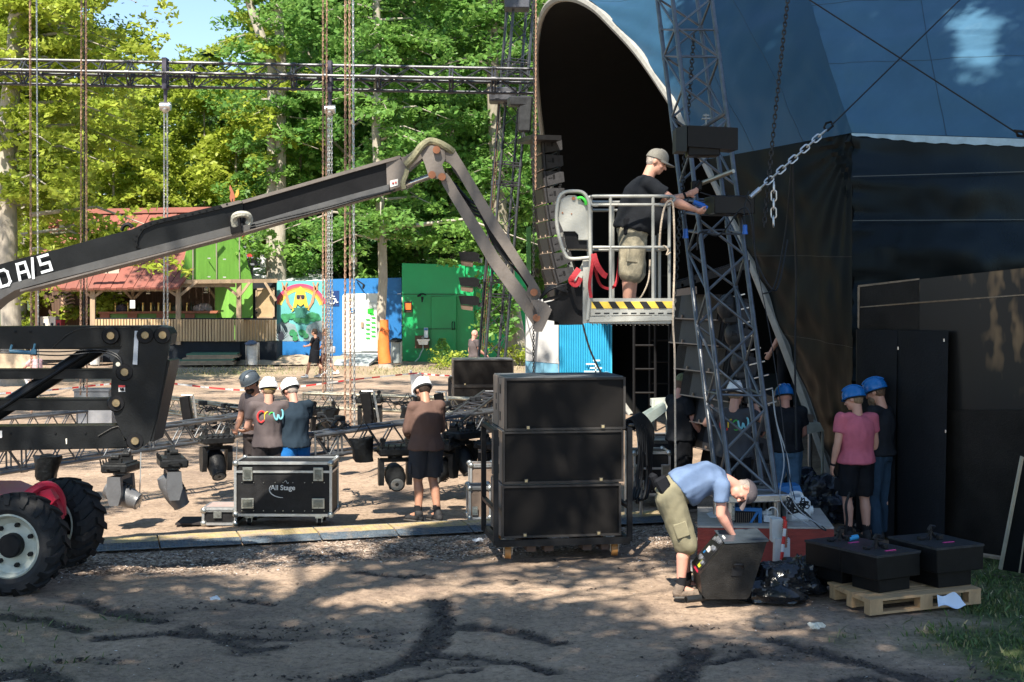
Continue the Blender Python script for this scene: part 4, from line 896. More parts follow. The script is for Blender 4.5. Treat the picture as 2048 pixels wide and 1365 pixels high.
# right facet (blue, slanting back) and black wall below
D1 = P(2060, 277, 16.9); D0 = P(2230, 282, 16.3); E1 = P(2060, -10, 19.0); E0 = P(2260, -40, 18.2)
D0b = P(2420, 290, 15.4); E0b = P(2450, -60, 17.4)
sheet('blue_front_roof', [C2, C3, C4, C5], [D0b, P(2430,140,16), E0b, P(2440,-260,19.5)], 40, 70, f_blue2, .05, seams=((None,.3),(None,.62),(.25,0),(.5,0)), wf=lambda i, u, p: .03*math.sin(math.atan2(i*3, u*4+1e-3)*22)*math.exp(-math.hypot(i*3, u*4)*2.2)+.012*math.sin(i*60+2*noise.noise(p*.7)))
sheet('black_front_wall', [C0, C1, C2], [Vector((D0b.x, D0b.y, 0)), Vector((D0b.x, D0b.y, 2.4)), D0b], 50, 70, f_black2, .045, wf=lambda i, u, p: .022*math.sin(i*110+3*noise.noise(p*2))*math.exp(-u*9)+.012*math.sin(i*38+2*noise.noise(p*.6)))
# pale hem strip under the blue roof
mb = MB(); n_ = 60; vs = []
for i in range(n_+1):
    p = C2.lerp(D0b, i/n_)+Vector((-.02, -.05, -.01)); hh = .03+.06*min(1, i/14)+.008*math.sin(i*1.7); vs += [p, p+Vector((0,-.02,-hh))]
mb.add(vs, [(2*i, 2*i+1, 2*i+3, 2*i+2) for i in range(n_)]); mb.build('hem_strip', M('hem_pale', (.35,.48,.55), .35, 0, .2, 6, .2, 20), tent)
mb = MB()
for (y, amp) in ((440,.0), (352,.0)):
    a = P(1706, y+2, 18.25); b = Vector((D0b.x, D0b.y, a.z-.12)); mb.path([a.lerp(b, i/40)+Vector((-.01,-.035-.01*noise.noise((i*.5,0,0)),0)) for i in range(41)], .007, 4)
a = P(1706, 358, 18.2); 
mb.build('wall_seam', M('seam_grey', (.07,.08,.075), .5), tent)
mb = MB(); ap = [P(1790,640,30), P(1790,300,30)]
# back end closing the shell so that it is a body and not a card
mb = MB(); LB = [Vector((p.x, p.y, max(0, p.z))) for p in OUT[iap+1:]]; nb_ = len(LB); mb.add(LB+[p+inn*9.8 for p in LB], [(q, q+1, nb_+q+1, nb_+q) for q in range(nb_-1)])
mb.build('blue_back_roof', f_blue, tent)
# interior: stage deck, rear scaffold posts
stage = thing('stage_deck', 'dark stage deck on scaffold legs deep inside the tent mouth', 'stage', (6.2, 25, 0)); mb = MB(); mb.box((8.3, 26.0, 1.05), (7.6, 11, .14)); mb.build('deck', M('deck_black', (.02,.02,.02), .7), stage)
mb = MB()
for i in range(9): mb.tube((4.6+.02*i, 20.8+i*1.25, 0), (4.6+.02*i, 20.8+i*1.25, 1.0), .035)
mb.each('deck_legs', M('alu_dark', (.25,.26,.27), .4, .7), stage)
for i, (x, y0, y1, Yp, lab) in enumerate(((1268,200,860,30,'dark scaffold tower inside the tent, left one behind the sub stack'),(1300,150,860,33,'dark scaffold tower far inside the tent, right one'))):
    mb = MB(); a = P(x, y1, Yp); a.z = 0; b = P(x, y0+350, Yp)
    for dx in (0, .45): mb.tube(a+Vector((dx,0,0)), b+Vector((dx,0,0)), .03)
    for q in range(9): z = .5*q+.3; mb.tube((a.x, a.y, z), (a.x+.45, a.y, z), .02)
    top(mb, 'scaffold_tower', M('scaf_black', (.008,.008,.009), .6, 0), lab, 'scaffold')

# ================================================================ TRUSSES
alu = M('truss_alu', (.15,.16,.17), .34, .65, .25, 8, .1, 40, dirt=(.16,.15,.14), dirt_amt=.35); trb = M('truss_dark', (.055,.058,.066), .4, .35, .3, 8, .1, 40, dirt=(.20,.18,.17), dirt_amt=.35)
trbr = M('truss_brass', (.36,.33,.25), .4, .75, .25, 8, .1, 40)
def truss(name, label, A, B, w_, mat, side=None, roll=0.0, r=.025, pitch=.42, frames=(), group=None, br=.012, h_=None, diag='z', sway=0.0, cat='truss'):
    A = Vector(A); B = Vector(B); d = (B-A); L_ = d.length; u = d.normalized()
    sd = Vector(side) if side is not None else u.cross(Vector((0,0,1))); sd = (sd-u*sd.dot(u)).normalized(); upv = sd.cross(u).normalized()
    if roll: q = Matrix.Rotation(roll, 3, u); sd = q @ sd; upv = q @ upv
    h_ = h_ or w_; offs = [sd*(-w_/2)+upv*(-h_/2), sd*(w_/2)+upv*(-h_/2), sd*(w_/2)+upv*(h_/2), sd*(-w_/2)+upv*(h_/2)]
    if isinstance(sway, list): pass
    root = thing(name, label, cat, A if A.z < B.z else B, group); pitch = L_/max(2, round(L_/pitch))
    for o in offs:
        mb = MB(); mb.tube(A+o, B+o, r, n=8)
        for f in frames: mb.tube(A+o+u*(f*L_-.05), A+o+u*(f*L_+.05), r*1.35, n=8)
        mb.build('chord', mat, root)
    mb = MB(); n_ = max(2, int(L_/pitch)); n_ += n_ % 2
    for f in range(4):
        o1, o2 = offs[f], offs[(f+1) % 4]
        for i in range(n_):
            a, b = (o1, o2) if (i+f) % 2 == 0 else (o2, o1); mb.tube(A+u*(L_*i/n_)+a, A+u*(L_*(i+1)/n_)+b, br, n=5, cap=False)
        for t_ in (0.002, .998)+tuple(frames):
            for dt in ((-.035/L_, .035/L_) if 0.01 < t_ < .99 else (0,)): mb.tube(A+u*(L_*(t_+dt))+o1, A+u*(L_*(t_+dt))+o2, br*1.3, n=5)
    mb.build('bracing', mat, root); return root, offs, u
Yu = 33.0
truss('box_truss', 'long dark box truss hanging high across the whole clearing', P(-140,141,Yu), P(1072,163,Yu), .40, trb, roll=R(45), r=.036, br=.015, pitch=.42, frames=(.155,.285,.33,.43,.60,.655,.74,.86,.93))
# tower on the left of the tent
t1, offs1, u1 = truss('lighting_tower', 'slim dark lattice tower leaning behind the boom, left of the tent mouth', P(968,780,34.2)+Vector((0,0,-1.6)), P(1046,-60,34.2), .50, trb, side=(1,.35,0), r=.034, pitch=.52, frames=(.33,.36,.56,.6,.79,.81,.94))
mb = MB(); c = P(1006,192,33.9); mb.box(c, (.66,.6,.34), bev=.03); mb.build('sleeve_block', M('sleeve_grey', (.08,.085,.10), .5, .3), t1)
mb = MB(); c = P(1034,8,33.9); mb.box(c, (.6,.6,.3), bev=.02); mb.build('head_block', M('sleeve_grey'), t1)
mb = MB(); 
for (x, y0, y1) in ((962,180,720),(966,300,715)): mb.path([P(x+40-(yy-150)*.07, yy, 33.85) for yy in range(y0, y1, 40)], .009, 5)
mb.build('cable', M('brown_cable', (.12,.06,.03), .7), t1)
# big tower in front of the tent
YBt, YTt = 15.5, 19.2
def leg(b, t, Yb_, Yt_): return P(*b, Yb_), P(*t, Yt_)
legs = [leg((1434,975),(1312,-20),15.95,19.75), leg((1462,985),(1343,-20),15.45,19.15), leg((1553,988),(1421,-20),15.55,19.25), leg((1524,970),(1392,-20),16.05,19.85)]
legs = [(a, b+(b-a)*.05) for a, b in legs]
tw = thing('lighting_tower', 'tall grey lattice tower leaning in front of the tent mouth', 'truss tower', (legs[1][0]+legs[3][0])/2)
for a, b in legs:
    mb = MB(); mb.tube(a, b, .030, n=10)
    for f in (.155,.44,.475,.5,.8,.86): mb.tube(a.lerp(b, f-.008), a.lerp(b, f+.008), .034, n=10)
    mb.build('chord', alu, tw)
mb = MB(); n_ = 15
for f in range(4):
    (a0, a1), (b0, b1) = legs[f], legs[(f+1) % 4]
    for i in range(n_):
        t0, t1_ = i/n_, (i+1)/n_
        if 6.9 < i+.5 < 7.9: continue
        p, q = (a0.lerp(a1, t0), b0.lerp(b1, t1_)) if (i+f) % 2 == 0 else (b0.lerp(b1, t0), a0.lerp(a1, t1_)); mb.tube(p, q, .0165, n=7, cap=False)
    for t0 in (.005, .155, .44, .475, .5, .8, .86, .995): mb.tube(a0.lerp(a1, t0), b0.lerp(b1, t0), .014, n=6)
mb.build('bracing', alu, tw)
mb = MB(); c = (legs[0][0]+legs[1][0]+legs[2][0]+legs[3][0])/4; mb.box(c+Vector((0,0,-.05)), (.75,.75,.08), Rz(.15), .01)
for a, b in legs: mb.tube(a+Vector((0,0,-.02)), a+Vector((0,0,-.3)), .045)
mb.build('base_plate', M('steel'), tw)
mb = MB(); c = P(1458,412,17.3); mb.box(c, (.50,.5,.22), Rz(.12), .01); mb.build('shelf_box', M('black_gloss', (.012,.012,.013), .35), tw)

# hanging speaker box on the tower, pipe, lamps
blk = M('speaker_black', (.007,.007,.0075), .42, 0, .3, 12, .15, 120); blk_top = M('speaker_black_top', (.035,.037,.04), .42, 0, .3, 10, .2, 90)
root = thing('wedge_speaker', 'black wedge speaker hanging on the big tower above the man in the lift', 'speaker', P(1413,305,16.9)); mb = MB(); Yq = 16.8
mb.prism([P(1376,251,Yq), P(1476,256,Yq), P(1476,300,Yq), P(1376,293,Yq)], (-.04,.38,.0)); mb.build('cabinet', blk, root)
mb = MB(); mb.prism([P(1352,256,Yq+.1), P(1374,250,Yq), P(1374,303,Yq), P(1352,303,Yq+.1)], (0,.36,0)); mb.build('side_hood', M('dark_plate', (.03,.035,.035), .6), root)
mb = MB(); mb.box(P(1405,303,Yq+.2), (.38,.3,.13), None, .01); mb.build('lower_cabinet', blk, root)
mb = MB(); b0 = P(1412,250,Yq+.15); mb.tube(b0, b0+Vector((0,0,.13)), .012); mb.box(b0+Vector((0,0,.07)), (.1,.06,.02)); mb.box(b0+Vector((0,0,.11)), (.07,.05,.02)); mb.tube(P(1395,262,Yq+.3), P(1448,228,Yq+.3), .028); mb.build('mounting_bracket', alu, root)
root = thing('truss_pipe', 'steel pipe clamped across the tower at the height of the man\'s hands', 'pipe', P(1430,360,16.5)); mb = MB(); mb.tube(P(1388,373,16.6), P(1466,343,16.3), .027, n=14); mb.tube(P(1466,343,16.3), P(1467,342.6,16.29), .022, n=12); mb.build('pipe', M('steel_brass', (.40,.35,.27), .3, .85), root)
mb = MB(); mb.box(P(1393,372,16.55), (.12,.1,.11), None, .01); mb.tube(P(1387,380,16.5), P(1400,362,16.5), .02); mb.build('clamp', blk, root)

# cables around the big tower
cabm = M('cable_black', (.02,.022,.025), .45); cabg = M('cable_grey', (.30,.32,.33), .4)
def cable(name, lab, pts, r, mat, n=6, sm=6, group=None, cat='cable', kind=None):
    pp = smooth([Vector(p) for p in pts], sm) if len(pts) > 2 else pts; mb = MB(); mb.path(pp, r, n); return top(mb, name, mat, lab, cat, None, group, kind)
cable('cable', 'thin dark cable looping from the pipe over the tower legs down to the right', [P(1400,385,16.4), P(1440,395,16.2), P(1490,395,16.3), P(1505,430,16.4), P(1512,520,16.2), P(1535,640,15.9), P(1560,800,15.6), P(1575,930,15.4), P(1590,1000,15.2)], .006, cabm)
cable('cable', 'black cable bundle sagging across the tower beneath the shelf box', [P(1395,500,16.6), P(1400,465,16.5), P(1440,470,16.4), P(1480,420,16.4), P(1500,430,16.3), P(1512,520,16.3), P(1545,580,16.2), P(1560,560,16.6), P(1575,480,17)], .010, cabm)
cable('cable', 'black cable hanging from the chain down along the black tent wall', [P(1585,316,17.2), P(1588,420,17.3), P(1592,560,17.4), P(1590,720,17.2), P(1593,900,16.8)], .012, cabm)
cable('cable', 'thin black cable hanging left of the chain in front of the tent', [P(1583,318,17.2), P(1578,390,17.3), P(1570,470,17.4), P(1550,570,17), P(1527,588,16.6)], .009, cabm)
for j, (x1, lab) in enumerate(((1560,'thin pale cable dropping from the tower to the battery box, left one'),(1583,'thin pale cable dropping from the tower to the battery box, right one'))):
    cable('cable', lab, [P(1545,780,16.2), P(1552,840,16.0), P(1568+j*8,920,15.7), P(x1,990,15.3), P(x1+20,1025,15.1), P(x1+60,1052,15.0)], .007, cabg)
for (x, y, lab) in ((1371,465,'blue power connector dangling left of the big tower'), (1490,457,'blue power connector dangling inside the big tower')):
    root = thing('power_connector', lab, 'connector', P(x, y+12, 16.3)); mb = MB(); mb.tube(P(x,y-7,16.3), P(x,y+8,16.3), .026, .03, 10); mb.tube(P(x,y+8,16.3), P(x,y+12,16.3), .034, .034, 10); mb.build('plug', M('plug_blue', (.01,.12,.5), .4), root)
    mb = MB(); mb.path(smooth([P(x,y-7,16.3), P(x-1,y-40,16.35), P(x+8,y-75,16.4)], 5), .009, 5); mb.build('lead', cabm, root)

# ---------------------------------------------------------------- chains
rust = M('rusty_chain', (.40,.25,.17), .7, .2, .4, 20, .3, 60); pale = M('galvanised_chain', (.60,.60,.58), .35, .8, .2, 20); dkch = M('dark_chain', (.05,.05,.05), .5, .5, .3, 20)
def chain_mb(a, b, ln, wd, r, n1=10, n2=5, sag=0.0):
    a = Vector(a); b = Vector(b); d = b-a; n_ = max(2, int(d.length/(ln*.78))); u = d.normalized(); s1 = u.cross(Vector((.3,1,.1))).normalized(); s2 = u.cross(s1); mb = MB()
    for i in range(n_):
        c = a+d*((i+.5)/n_)+Vector((0,0,-sag*math.sin((i+.5)/n_*math.pi))); s_ = s1 if i % 2 else s2; pts = []
        for j in range(n1):
            t = 2*math.pi*j/n1; cx, cy = math.cos(t), math.sin(t); pts.append(c+u*((ln/2-wd/2)*(1 if cx > 0 else -1)+wd/2*cx-r*0)+s_*(wd/2*cy))
        mb.path(pts, r, n2, True)
    return mb
def chain(lab, a, b, mat, ln=.075, wd=.05, r=.0095, group=None, name='chain', n1=8, n2=4, sag=0):
    return top(chain_mb(a, b, ln, wd, r, n1, n2, sag), name, mat, lab, 'chain', None, group)
CHs = [(60,63,-30,830,26,rust,'rusty chain hanging at the far left, thick one',.085,.06),(73,77,-30,800,28,pale,'pale thin chain just right of the thick rusty one at the far left',.075,.042),
       (163,161,-30,790,27,rust,'rusty chain of the second bundle, its left strand',.075,.05),(170,167,-30,780,27.4,dkch,'dark chain of the second bundle, its middle strand',.07,.05),(172,174,-30,830,26.6,rust,'rusty chain of the second bundle, its right strand',.075,.05),
       (646,646,-30,800,27,rust,'brown rusty chain left of the silver hoist',.075,.052),(654,651,-30,800,27.3,rust,'thin rusty chain directly left of the silver hoist',.07,.045),
       (691,690,-30,862,22.5,rust,'rusty orange chain, leftmost of the three strands right of the hoist',.075,.05),(699,701,-30,862,22.8,rust,'rusty orange chain, middle of the three strands right of the hoist',.072,.048),(706,709,-30,862,22.2,pale,'pale worn chain, rightmost of the three strands right of the hoist',.075,.046),
       (1068,1067,-30,760,26,dkch,'dark chain hanging beside the left speaker array',.07,.055),(1072,1071,-30,380,26.4,rust,'thin brown chain right of the dark one beside the left speaker array',.07,.04)]
for (x0, x1, y0, y1, Yc, mt, lab, ln, wd) in CHs: chain(lab, P(x0, y0, Yc), P(x1, y1, Yc), mt, ln*.9, wd*.62, .0075)
def hoist(x, y, lab, xs, ybot, Yc=33.0):
    root = thing('chain_hoist', lab, 'hoist', P(x, y+12, Yc)); mb = MB(); c = P(x, y, Yc); mb.tube(c+Vector((-.12,0,0)), c+Vector((.12,0,0)), .10, n=16); mb.ell(c+Vector((0,0,-.06)), (.09,.09,.1)); mb.build('motor', M('steel'), root)
    mb = MB(); mb.tube(c+Vector((0,0,.08)), c+Vector((0,0,.42)), .035, .05, 8); mb.box(c+Vector((0,0,.75)), (.10,.30,.72)); mb.build('strap', M('strap_dark', (.07,.065,.09), .8), root)
    for q in xs: chain_mb(P(x+q, y+8, Yc), P(x+q*1.3, ybot, Yc), .085, .034, .008, 8, 4).build('chain', pale, root)
hoist(331, 213, 'silver ball shaped hoist hanging on a dark strap under the truss, left one', (-2.5, 3.5), 790); hoist(660, 219, 'silver chain hoist hanging under the truss, right of the rusty chains', (-4, -1, 3.5), 800)
# tower support chain and stay wires
a, b = P(1500,395,16.9), P(1662,252,17.3)
mb = MB(); mb.tube(a, a.lerp(b,.12), .028); root = top(mb, 'tension_chain', pale, 'big link galvanised chain stretching from the tower to the tent corner', 'chain')
mb = chain_mb(a.lerp(b,.12), a.lerp(b,.93), .13, .066, .011, 14, 7); mb.build('links', pale, root); mb = MB(); mb.path([P(1655,262,17.3), P(1648,256,17.3), P(1652,247,17.3), P(1662,244,17.3), P(1666,252,17.3)], .016, 6, True); mb.build('shackle', blk, root)
chain('short end of galvanised chain dangling from the tension chain', P(1548,366,16.9), P(1547,452,16.9), pale, .13, .065, .010, n1=12, n2=6)
chain('black hanging chain in front of the dark blue tarp', P(1580,-40,17.5), P(1528,455,16.9), dkch, .07, .042, .009, n1=8, n2=5, sag=-.08)
chain('dark chain dropping behind the man in the lift', P(1388,70,18.8), P(1345,640,17.2), dkch, .07, .05, .009)
def wire(lab, a, b, r=.010):
    mb = MB(); mb.tube(a, b, r, n=6); return top(mb, 'stay_wire', cabm, lab, 'wire')
wire('black stay wire running from the tension chain up to the right', P(1664,250,17.25), P(1935,-15,19.2)); wr_ = wire('black stay wire crossing the blue roof down to the right edge', P(1600,-12,17.6), P(2036,268,15.9))
mb = MB(); mb.path([P(2030,262,15.9), P(2046,264,15.9), P(2048,274,15.9), P(2036,272,15.9)], .02, 6, True); mb.build('ratchet_hook', blk, wr_)

# ---------------------------------------------------------------- line arrays
la_grille = M('array_grille', (.022,.019,.017), .6, .1, .3, 20, .5, 160); la_side = M('array_side', (.045,.045,.048), .45, .1, .25, 10, .2, 60); la_brown = M('array_brown', (.34,.25,.19), .55, 0, .15, 6)
def cabinet_proto():
    W, Hh, D = 1.34, .335, .42; root = thing('array_cabinet', 'x', 'speaker', (0,0,0))
    mb = MB()
    for sx in (-1, 1): mb.prism([Vector((sx*W/2*.99, -.02, -Hh/2+.012)), Vector((sx*W/2*.99, -.02, Hh/2-.012)), Vector((sx*.03, .035, Hh/2-.012)), Vector((sx*.03, .035, -Hh/2+.012))], (0,.03,0))
    mb.build('grille', la_grille, root)
    mb = MB(); mb.prism([Vector((-W/2, .0, -Hh/2)), Vector((-W/2, .0, Hh/2)), Vector((-W/2*.92, D, Hh/2*.62)), Vector((-W/2*.92, D, -Hh/2*.62))], (W*1.0,0,0)); bd = mb.build('box', la_side, root)
    for sx in (-1, 1):
        mb = MB(); mb.box((sx*(W/2+.012), .22, .0), (.02,.26,.022)); mb.box((sx*(W/2+.02), .22, .02), (.02,.07,.10)); mb.tube((sx*(W/2+.01), .04, -Hh/2), (sx*(W/2+.01), .04, Hh/2), .018, n=6); mb.box((sx*(W/2+.01), D*.8, 0), (.03,.05,Hh*1.0))
        mb.build('side_rigging', M('rig_dark', (.03,.03,.032), .4, .5), root)
    mb = MB(); mb.box((0,-.012,-Hh/2+.012), (W,.03,.014)); mb.box((-.3,-.018,-Hh/2+.035), (.02,.02,.05)); mb.box((.3,-.018,-Hh/2+.035), (.02,.02,.05)); mb.build('edge_strip', la_brown, root)
    return root
cabp = cabinet_proto(); first = True
def place_cab(c, normal_az, tilt, lab, group, roll=0.0):
    global first
    r = cabp if first else copy_tree(cabp); first = False
    # local -Y is the speaker's front; normal_az: world azimuth (deg) the front faces, measured from +X
    r.location = c; r.rotation_mode = 'XYZ'
    m = Matrix.Rotation(R(normal_az+90), 3, 'Z') @ Matrix.Rotation(roll, 3, 'Y') @ Matrix.Rotation(tilt, 3, 'X'); r.rotation_euler = m.to_euler()
    r['label'] = lab; r['group'] = group
orda = ['topmost','second','third','fourth','fifth','sixth','seventh','eighth','ninth','tenth','eleventh','lowest']
lap = [(1085,298),(1087,330),(1089,363),(1091,396),(1094,429),(1097,461),(1101,493),(1105,524),(1110,555),(1117,586)]
for i, (x, y) in enumerate(lap):
    place_cab(P(x-12, y, 30.6), 189, R(3+i*1.6), '%s cabinet of the speaker array hanging left of the tent mouth' % (orda[i] if i < 9 else 'lowest'), 'cabinets of the left speaker array')
root = thing('rigging_frame', 'black rigging frame with motor holding up the left speaker array', 'rigging', P(1080,285,30)); mb = MB(); mb.box(P(1078,280,29.9), (.65,1.0,.10), Rz(R(17))); mb.build('bumper', M('rig_dark'), root)
mb = MB(); mb.box(P(1050,229,29.9), (.28,.3,.75), Ry(.06), .03); mb.box(P(1040,204,29.9), (.50,.35,.20), Rz(.2), .03); mb.path([P(1043,213,29.8), P(1046,262,29.8), P(1052,280,29.8)], .02, 5); mb.build('motor_bag', blk_top, root)
lar = [(1402,612),(1398+5,662),(1413,716),(1425,770),(1438,824),(1451,878),(1464,930)]
for i, (x, y) in enumerate(lar):
    place_cab(P(x-12, y+3, 18.3), 200, R(-9-i*.6), '%s cabinet of the speaker array standing behind the big tower' % (orda[i] if i < 6 else 'lowest'), 'cabinets of the right speaker array', roll=0)
root = thing('rigging_frame', 'dark perforated bumper frame on top of the right speaker array', 'rigging', P(1415,575,18.2)); mb = MB()
for dy in (0, .9): mb.prism([P(1352,578,17.9)+Vector((0,dy,0)), P(1353,566,17.9)+Vector((0,dy,0)), P(1500,520,17.9)+Vector((0,dy,0)), P(1500,536,17.9)+Vector((0,dy,0))], (0,.03,0))
for i in range(6): a = P(1365+24*i, 571-8*i, 17.9); mb.tube(a, a+Vector((0,.9,0)), .02)
mb.build('frame', M('rig_dark'), root); mb = MB(); mb.prism([P(1349,580,17.6), P(1393,573,17.6), P(1394,588,17.6), P(1350,593,17.6)], (.1,.9,0)); mb.build('wooden_block', la_brown, root)
# rear rigging cluster (motors) of the right array
root = thing('hoist_motor', 'black chain motors hanging inside the big tower beside the speaker array', 'hoist', P(1480,720,17.6)); 
for (x, y, r_) in ((1455,615,.13),(1468,670,.12),(1480,725,.12),(1494,775,.12)):
    mb = MB(); mb.ell(P(x,y,17.4), (r_*1.0,.16,r_*1.3), None, 14, 8); mb.box(P(x+5,y+22,17.4), (.16,.2,.12), None, .02); mb.tube(P(x-5,y-3,17.25), P(x+6,y-3,17.25), .03); mb.build('motor', blk_top, root)
mb = MB()
for i in range(9):
    a = P(1440+8*i, 600+27*i, 17.5); mb.tube(a, a+Vector((.32,.1,.07)), .010, n=5)
mb.each('cross_bar', M('steel'), root)

# ---------------------------------------------------------------- subwoofer stacks
subf = M('sub_grille', (.008,.007,.0065), .6, 0, .25, 8, .35, 220); subs = M('sub_brown', (.22,.17,.135), .6, 0, .12, 5, .12, 60, dirt=(.20,.155,.125), dirt_amt=.4); subk = M('sub_edge', (.045,.042,.04), .45)
def make_sub(W=1.36, Hh=.575, D=.82):
    root = thing('subwoofer', 'x', 'speaker', (0,0,0))
    mb = MB(); mb.box((0,.02,Hh/2), (W-.05,.03,Hh-.05)); g_ = mb.build('grille', subf, root)
    mb = MB(); mb.box((0,D/2+.03,Hh/2), (W,D,Hh-.006), None, .008); mb.build('box', subs, root)
    mb = MB()
    for (x, z, w_, h_) in ((0,.012,W,.024),(0,Hh-.012,W,.024),(-W/2+.012,Hh/2,.024,Hh-.048),(W/2-.012,Hh/2,.024,Hh-.048)): mb.box((x,.005,z), (w_,.045,h_))
    mb.box((-.42,-.02,.03), (.045,.02,.05)); mb.box((.42,-.02,.03), (.045,.02,.05)); mb.build('edge_frame', subk, root)
    mb = MB(); mb.box((-.42,-.0315,.033), (.03,.004,.03)); mb.box((.42,-.0315,.033), (.03,.004,.03)); mb.each('logo_plate', M('logo_gold', (.5,.42,.25), .4, .5), root)
    mb = MB()
    for (y, z, dz) in ((.26,.44,.10),(.32,.44,.10),(.26,.14,.10),(.32,.14,.10),(.60,.34,.07),(.60,.22,.07)): mb.box((-W/2-.0005, y, z), (.012,.035,dz))
    mb.box((-W/2-.001,.44,Hh/2), (.006,.006,Hh*.94)); mb.build('handle_slot', subk, root)
    mb = MB(); mb.box((0,.45,Hh+.002), (W-.02,.8,.012)); mb.build('top_skin', M('sub_top', (.13,.14,.15), .4, 0, .2, 4), root)
    return root
sp0 = make_sub(); angA = R(9)
def place_sub(proto, c, ang, lab, grp, sc_=1.0):
    r = proto; r.location = c; r.rotation_euler = (0,0,ang); r['label'] = lab; r['group'] = grp; return r
baseA = P(1126, 1080, 15.55); zA = .205
cA = Vector((px_x(1125, 15.7), 15.7, 0))
for i, z in enumerate((.235, .83, 1.415)):
    r = sp0 if i == 0 else copy_tree(sp0)
    place_sub(r, cA+Vector((-.01+.02*i, 0, z)), angA, ['lowest big subwoofer on the wheeled cart in the centre','middle big subwoofer of the stack on the wheeled cart','topmost big subwoofer of the stack on the wheeled cart, reaching above the frame'][i], 'subwoofers on the front cart')
    r.scale = (.985 if i == 0 else 1.0, 1, 1)
def make_cart():
    root = thing('speaker_cart', 'black steel speaker cart with castors carrying the big front subwoofer stack', 'cart', cA); T = Matrix.Translation(cA) @ Matrix.Rotation(angA, 4, 'Z')
    st = M('cart_steel', (.02,.021,.023), .45, .4, .3, 8, .1, 40, dirt=(.09,.07,.06), dirt_amt=.3); W = 1.5; D = 1.0
    mb = MB(); 
    def bx_(c, d): mb.box(T @ Vector(c), d, Rz(angA))
    bx_((0,-.04,.185), (W,.06,.07)); bx_((0,.93,.185), (W,.06,.07)); bx_((-W/2+.03,.445,.185), (.06,.91,.07)); bx_((W/2-.03,.445,.185), (.06,.91,.07)); bx_((-.3,.445,.185), (.06,.9,.06)); bx_((.3,.445,.185), (.06,.9,.06)); mb.build('base_frame', st, root)
    mb = MB()
    for sx in (-1, 1):
        for y in (-.04, .93): mb.box(T @ Vector((sx*(W/2-.0), y, .80)), (.055,.055,1.26), Rz(angA))
        mb.box(T @ Vector((sx*W/2, .445, 1.41)), (.055,.93,.04), Rz(angA)); mb.box(T @ Vector((sx*W/2, .445, .55)), (.05,.93,.04), Rz(angA))
    mb.each('side_frame', st, root)
    for sx in (-1, 1):
        for y in (.06, .82):
            c = T @ Vector((sx*.60, y, 0)); mb = MB(); mb.box(c+Vector((0,0,.145)), (.13,.11,.02)); mb.box(c+Vector((-.045,0,.10)), (.01,.08,.10)); mb.box(c+Vector((.045,0,.10)), (.01,.08,.10)); wh = mb.build('castor', M('castor_plate', (.50,.44,.34), .5, .4, .3, 12), root)
            mb = MB(); mb.tube(c+Vector((-.034,0,.075)), c+Vector((.034,0,.075)), .075, n=20); mb.build('wheel', M('castor_wheel', (.42,.20,.06), .5), wh)
    mb = MB()
    for x in (-.35,-.15,.28,.48): mb.box(T @ Vector((x, .4, .12)), (.10 if x != .48 else .08,.8,.08), Rz(angA))
    mb.each('pallet_block', M('dark_ply', (.09,.06,.045), .8), root); return root
cartA = make_cart()
cB = Vector((px_x(967, 31.5), 31.5, 0))
for i, z in enumerate((.26, .85)):
    r = copy_tree(sp0); place_sub(r, cB+Vector((0,0,z)), R(5), ['lower subwoofer of the stack behind the trusses','upper subwoofer of the stack behind the trusses'][i], 'subwoofers behind the trusses')
root = thing('speaker_cart', 'black cart under the rear subwoofer stack, mostly hidden by trusses', 'cart', cB); mb = MB(); mb.box(cB+Vector((0,.4,.2)), (1.5,1,.08)); mb.build('base_frame', M('cart_steel'), root)
mb = MB()
for sx in (-1, 1): mb.box(cB+Vector((sx*.76,0,.6)), (.05,.05,.8)); mb.box(cB+Vector((sx*.76,.9,.6)), (.05,.05,.8)); mb.box(cB+Vector((sx*.76,.45,.98)), (.05,.9,.05))
mb.each('side_frame', M('cart_steel'), root)
for sx in (-1, 1):
    mb = MB(); mb.tube(cB+Vector((sx*.6-.03,.1,.08)), cB+Vector((sx*.6+.03,.1,.08)), .08, n=14); mb.box(cB+Vector((sx*.6,.1,.14)), (.1,.1,.04)); mb.build('castor', blk, root)

# ---------------------------------------------------------------- ground trusses with fixtures
T1A, T1B = P(-60,930,17.6), P(560,838,22.6)
truss('ground_truss', 'long silver truss hung low on chains, running from the lift to the three crewmen', T1A, T1B, .29, alu, r=.025, pitch=.23, frames=(.12,.5,.83), br=.010)
T2A, T2B = P(616,893,19.0), P(1000,838,21.8)
truss('ground_truss', 'silver truss with open end plate, running from the crewmen to the big speaker stack', T2A, T2B, .29, alu, r=.026, pitch=.25, frames=(.115,), br=.012)
truss('ground_truss', 'dull brass coloured truss behind the flight case, running down to the dark helmet man', P(300,805,27.5), P(500,832,25.5), .27, trbr, r=.024, pitch=.22, br=.010)
truss('ground_truss', 'brass coloured truss in the middle, left of the rear subwoofers', P(611,800,27), P(1000,815,26), .27, trbr, r=.024, pitch=.22, frames=(.3,.62), br=.010)
truss('ground_truss', 'dark crossing truss in shade, right of the brown shirted man', P(905,862,20.5), P(985,800,24), .29, trb, r=.024, pitch=.22, br=.010)
truss('ground_truss', 'dark truss lying behind, in front of the rear subwoofer stack', P(885,812,28), P(1000,815,27), .3, trb, r=.024, pitch=.22, br=.010)
truss('ground_truss', 'silver truss far left behind the lift beams', P(-60,860,24), P(165,838,26), .28, alu, r=.024, pitch=.22, br=.010)
truss('ground_truss', 'short truss piece behind the navy shirted man', P(560,862,24), P(655,835,26), .30, alu, r=.024, pitch=.24, br=.010)
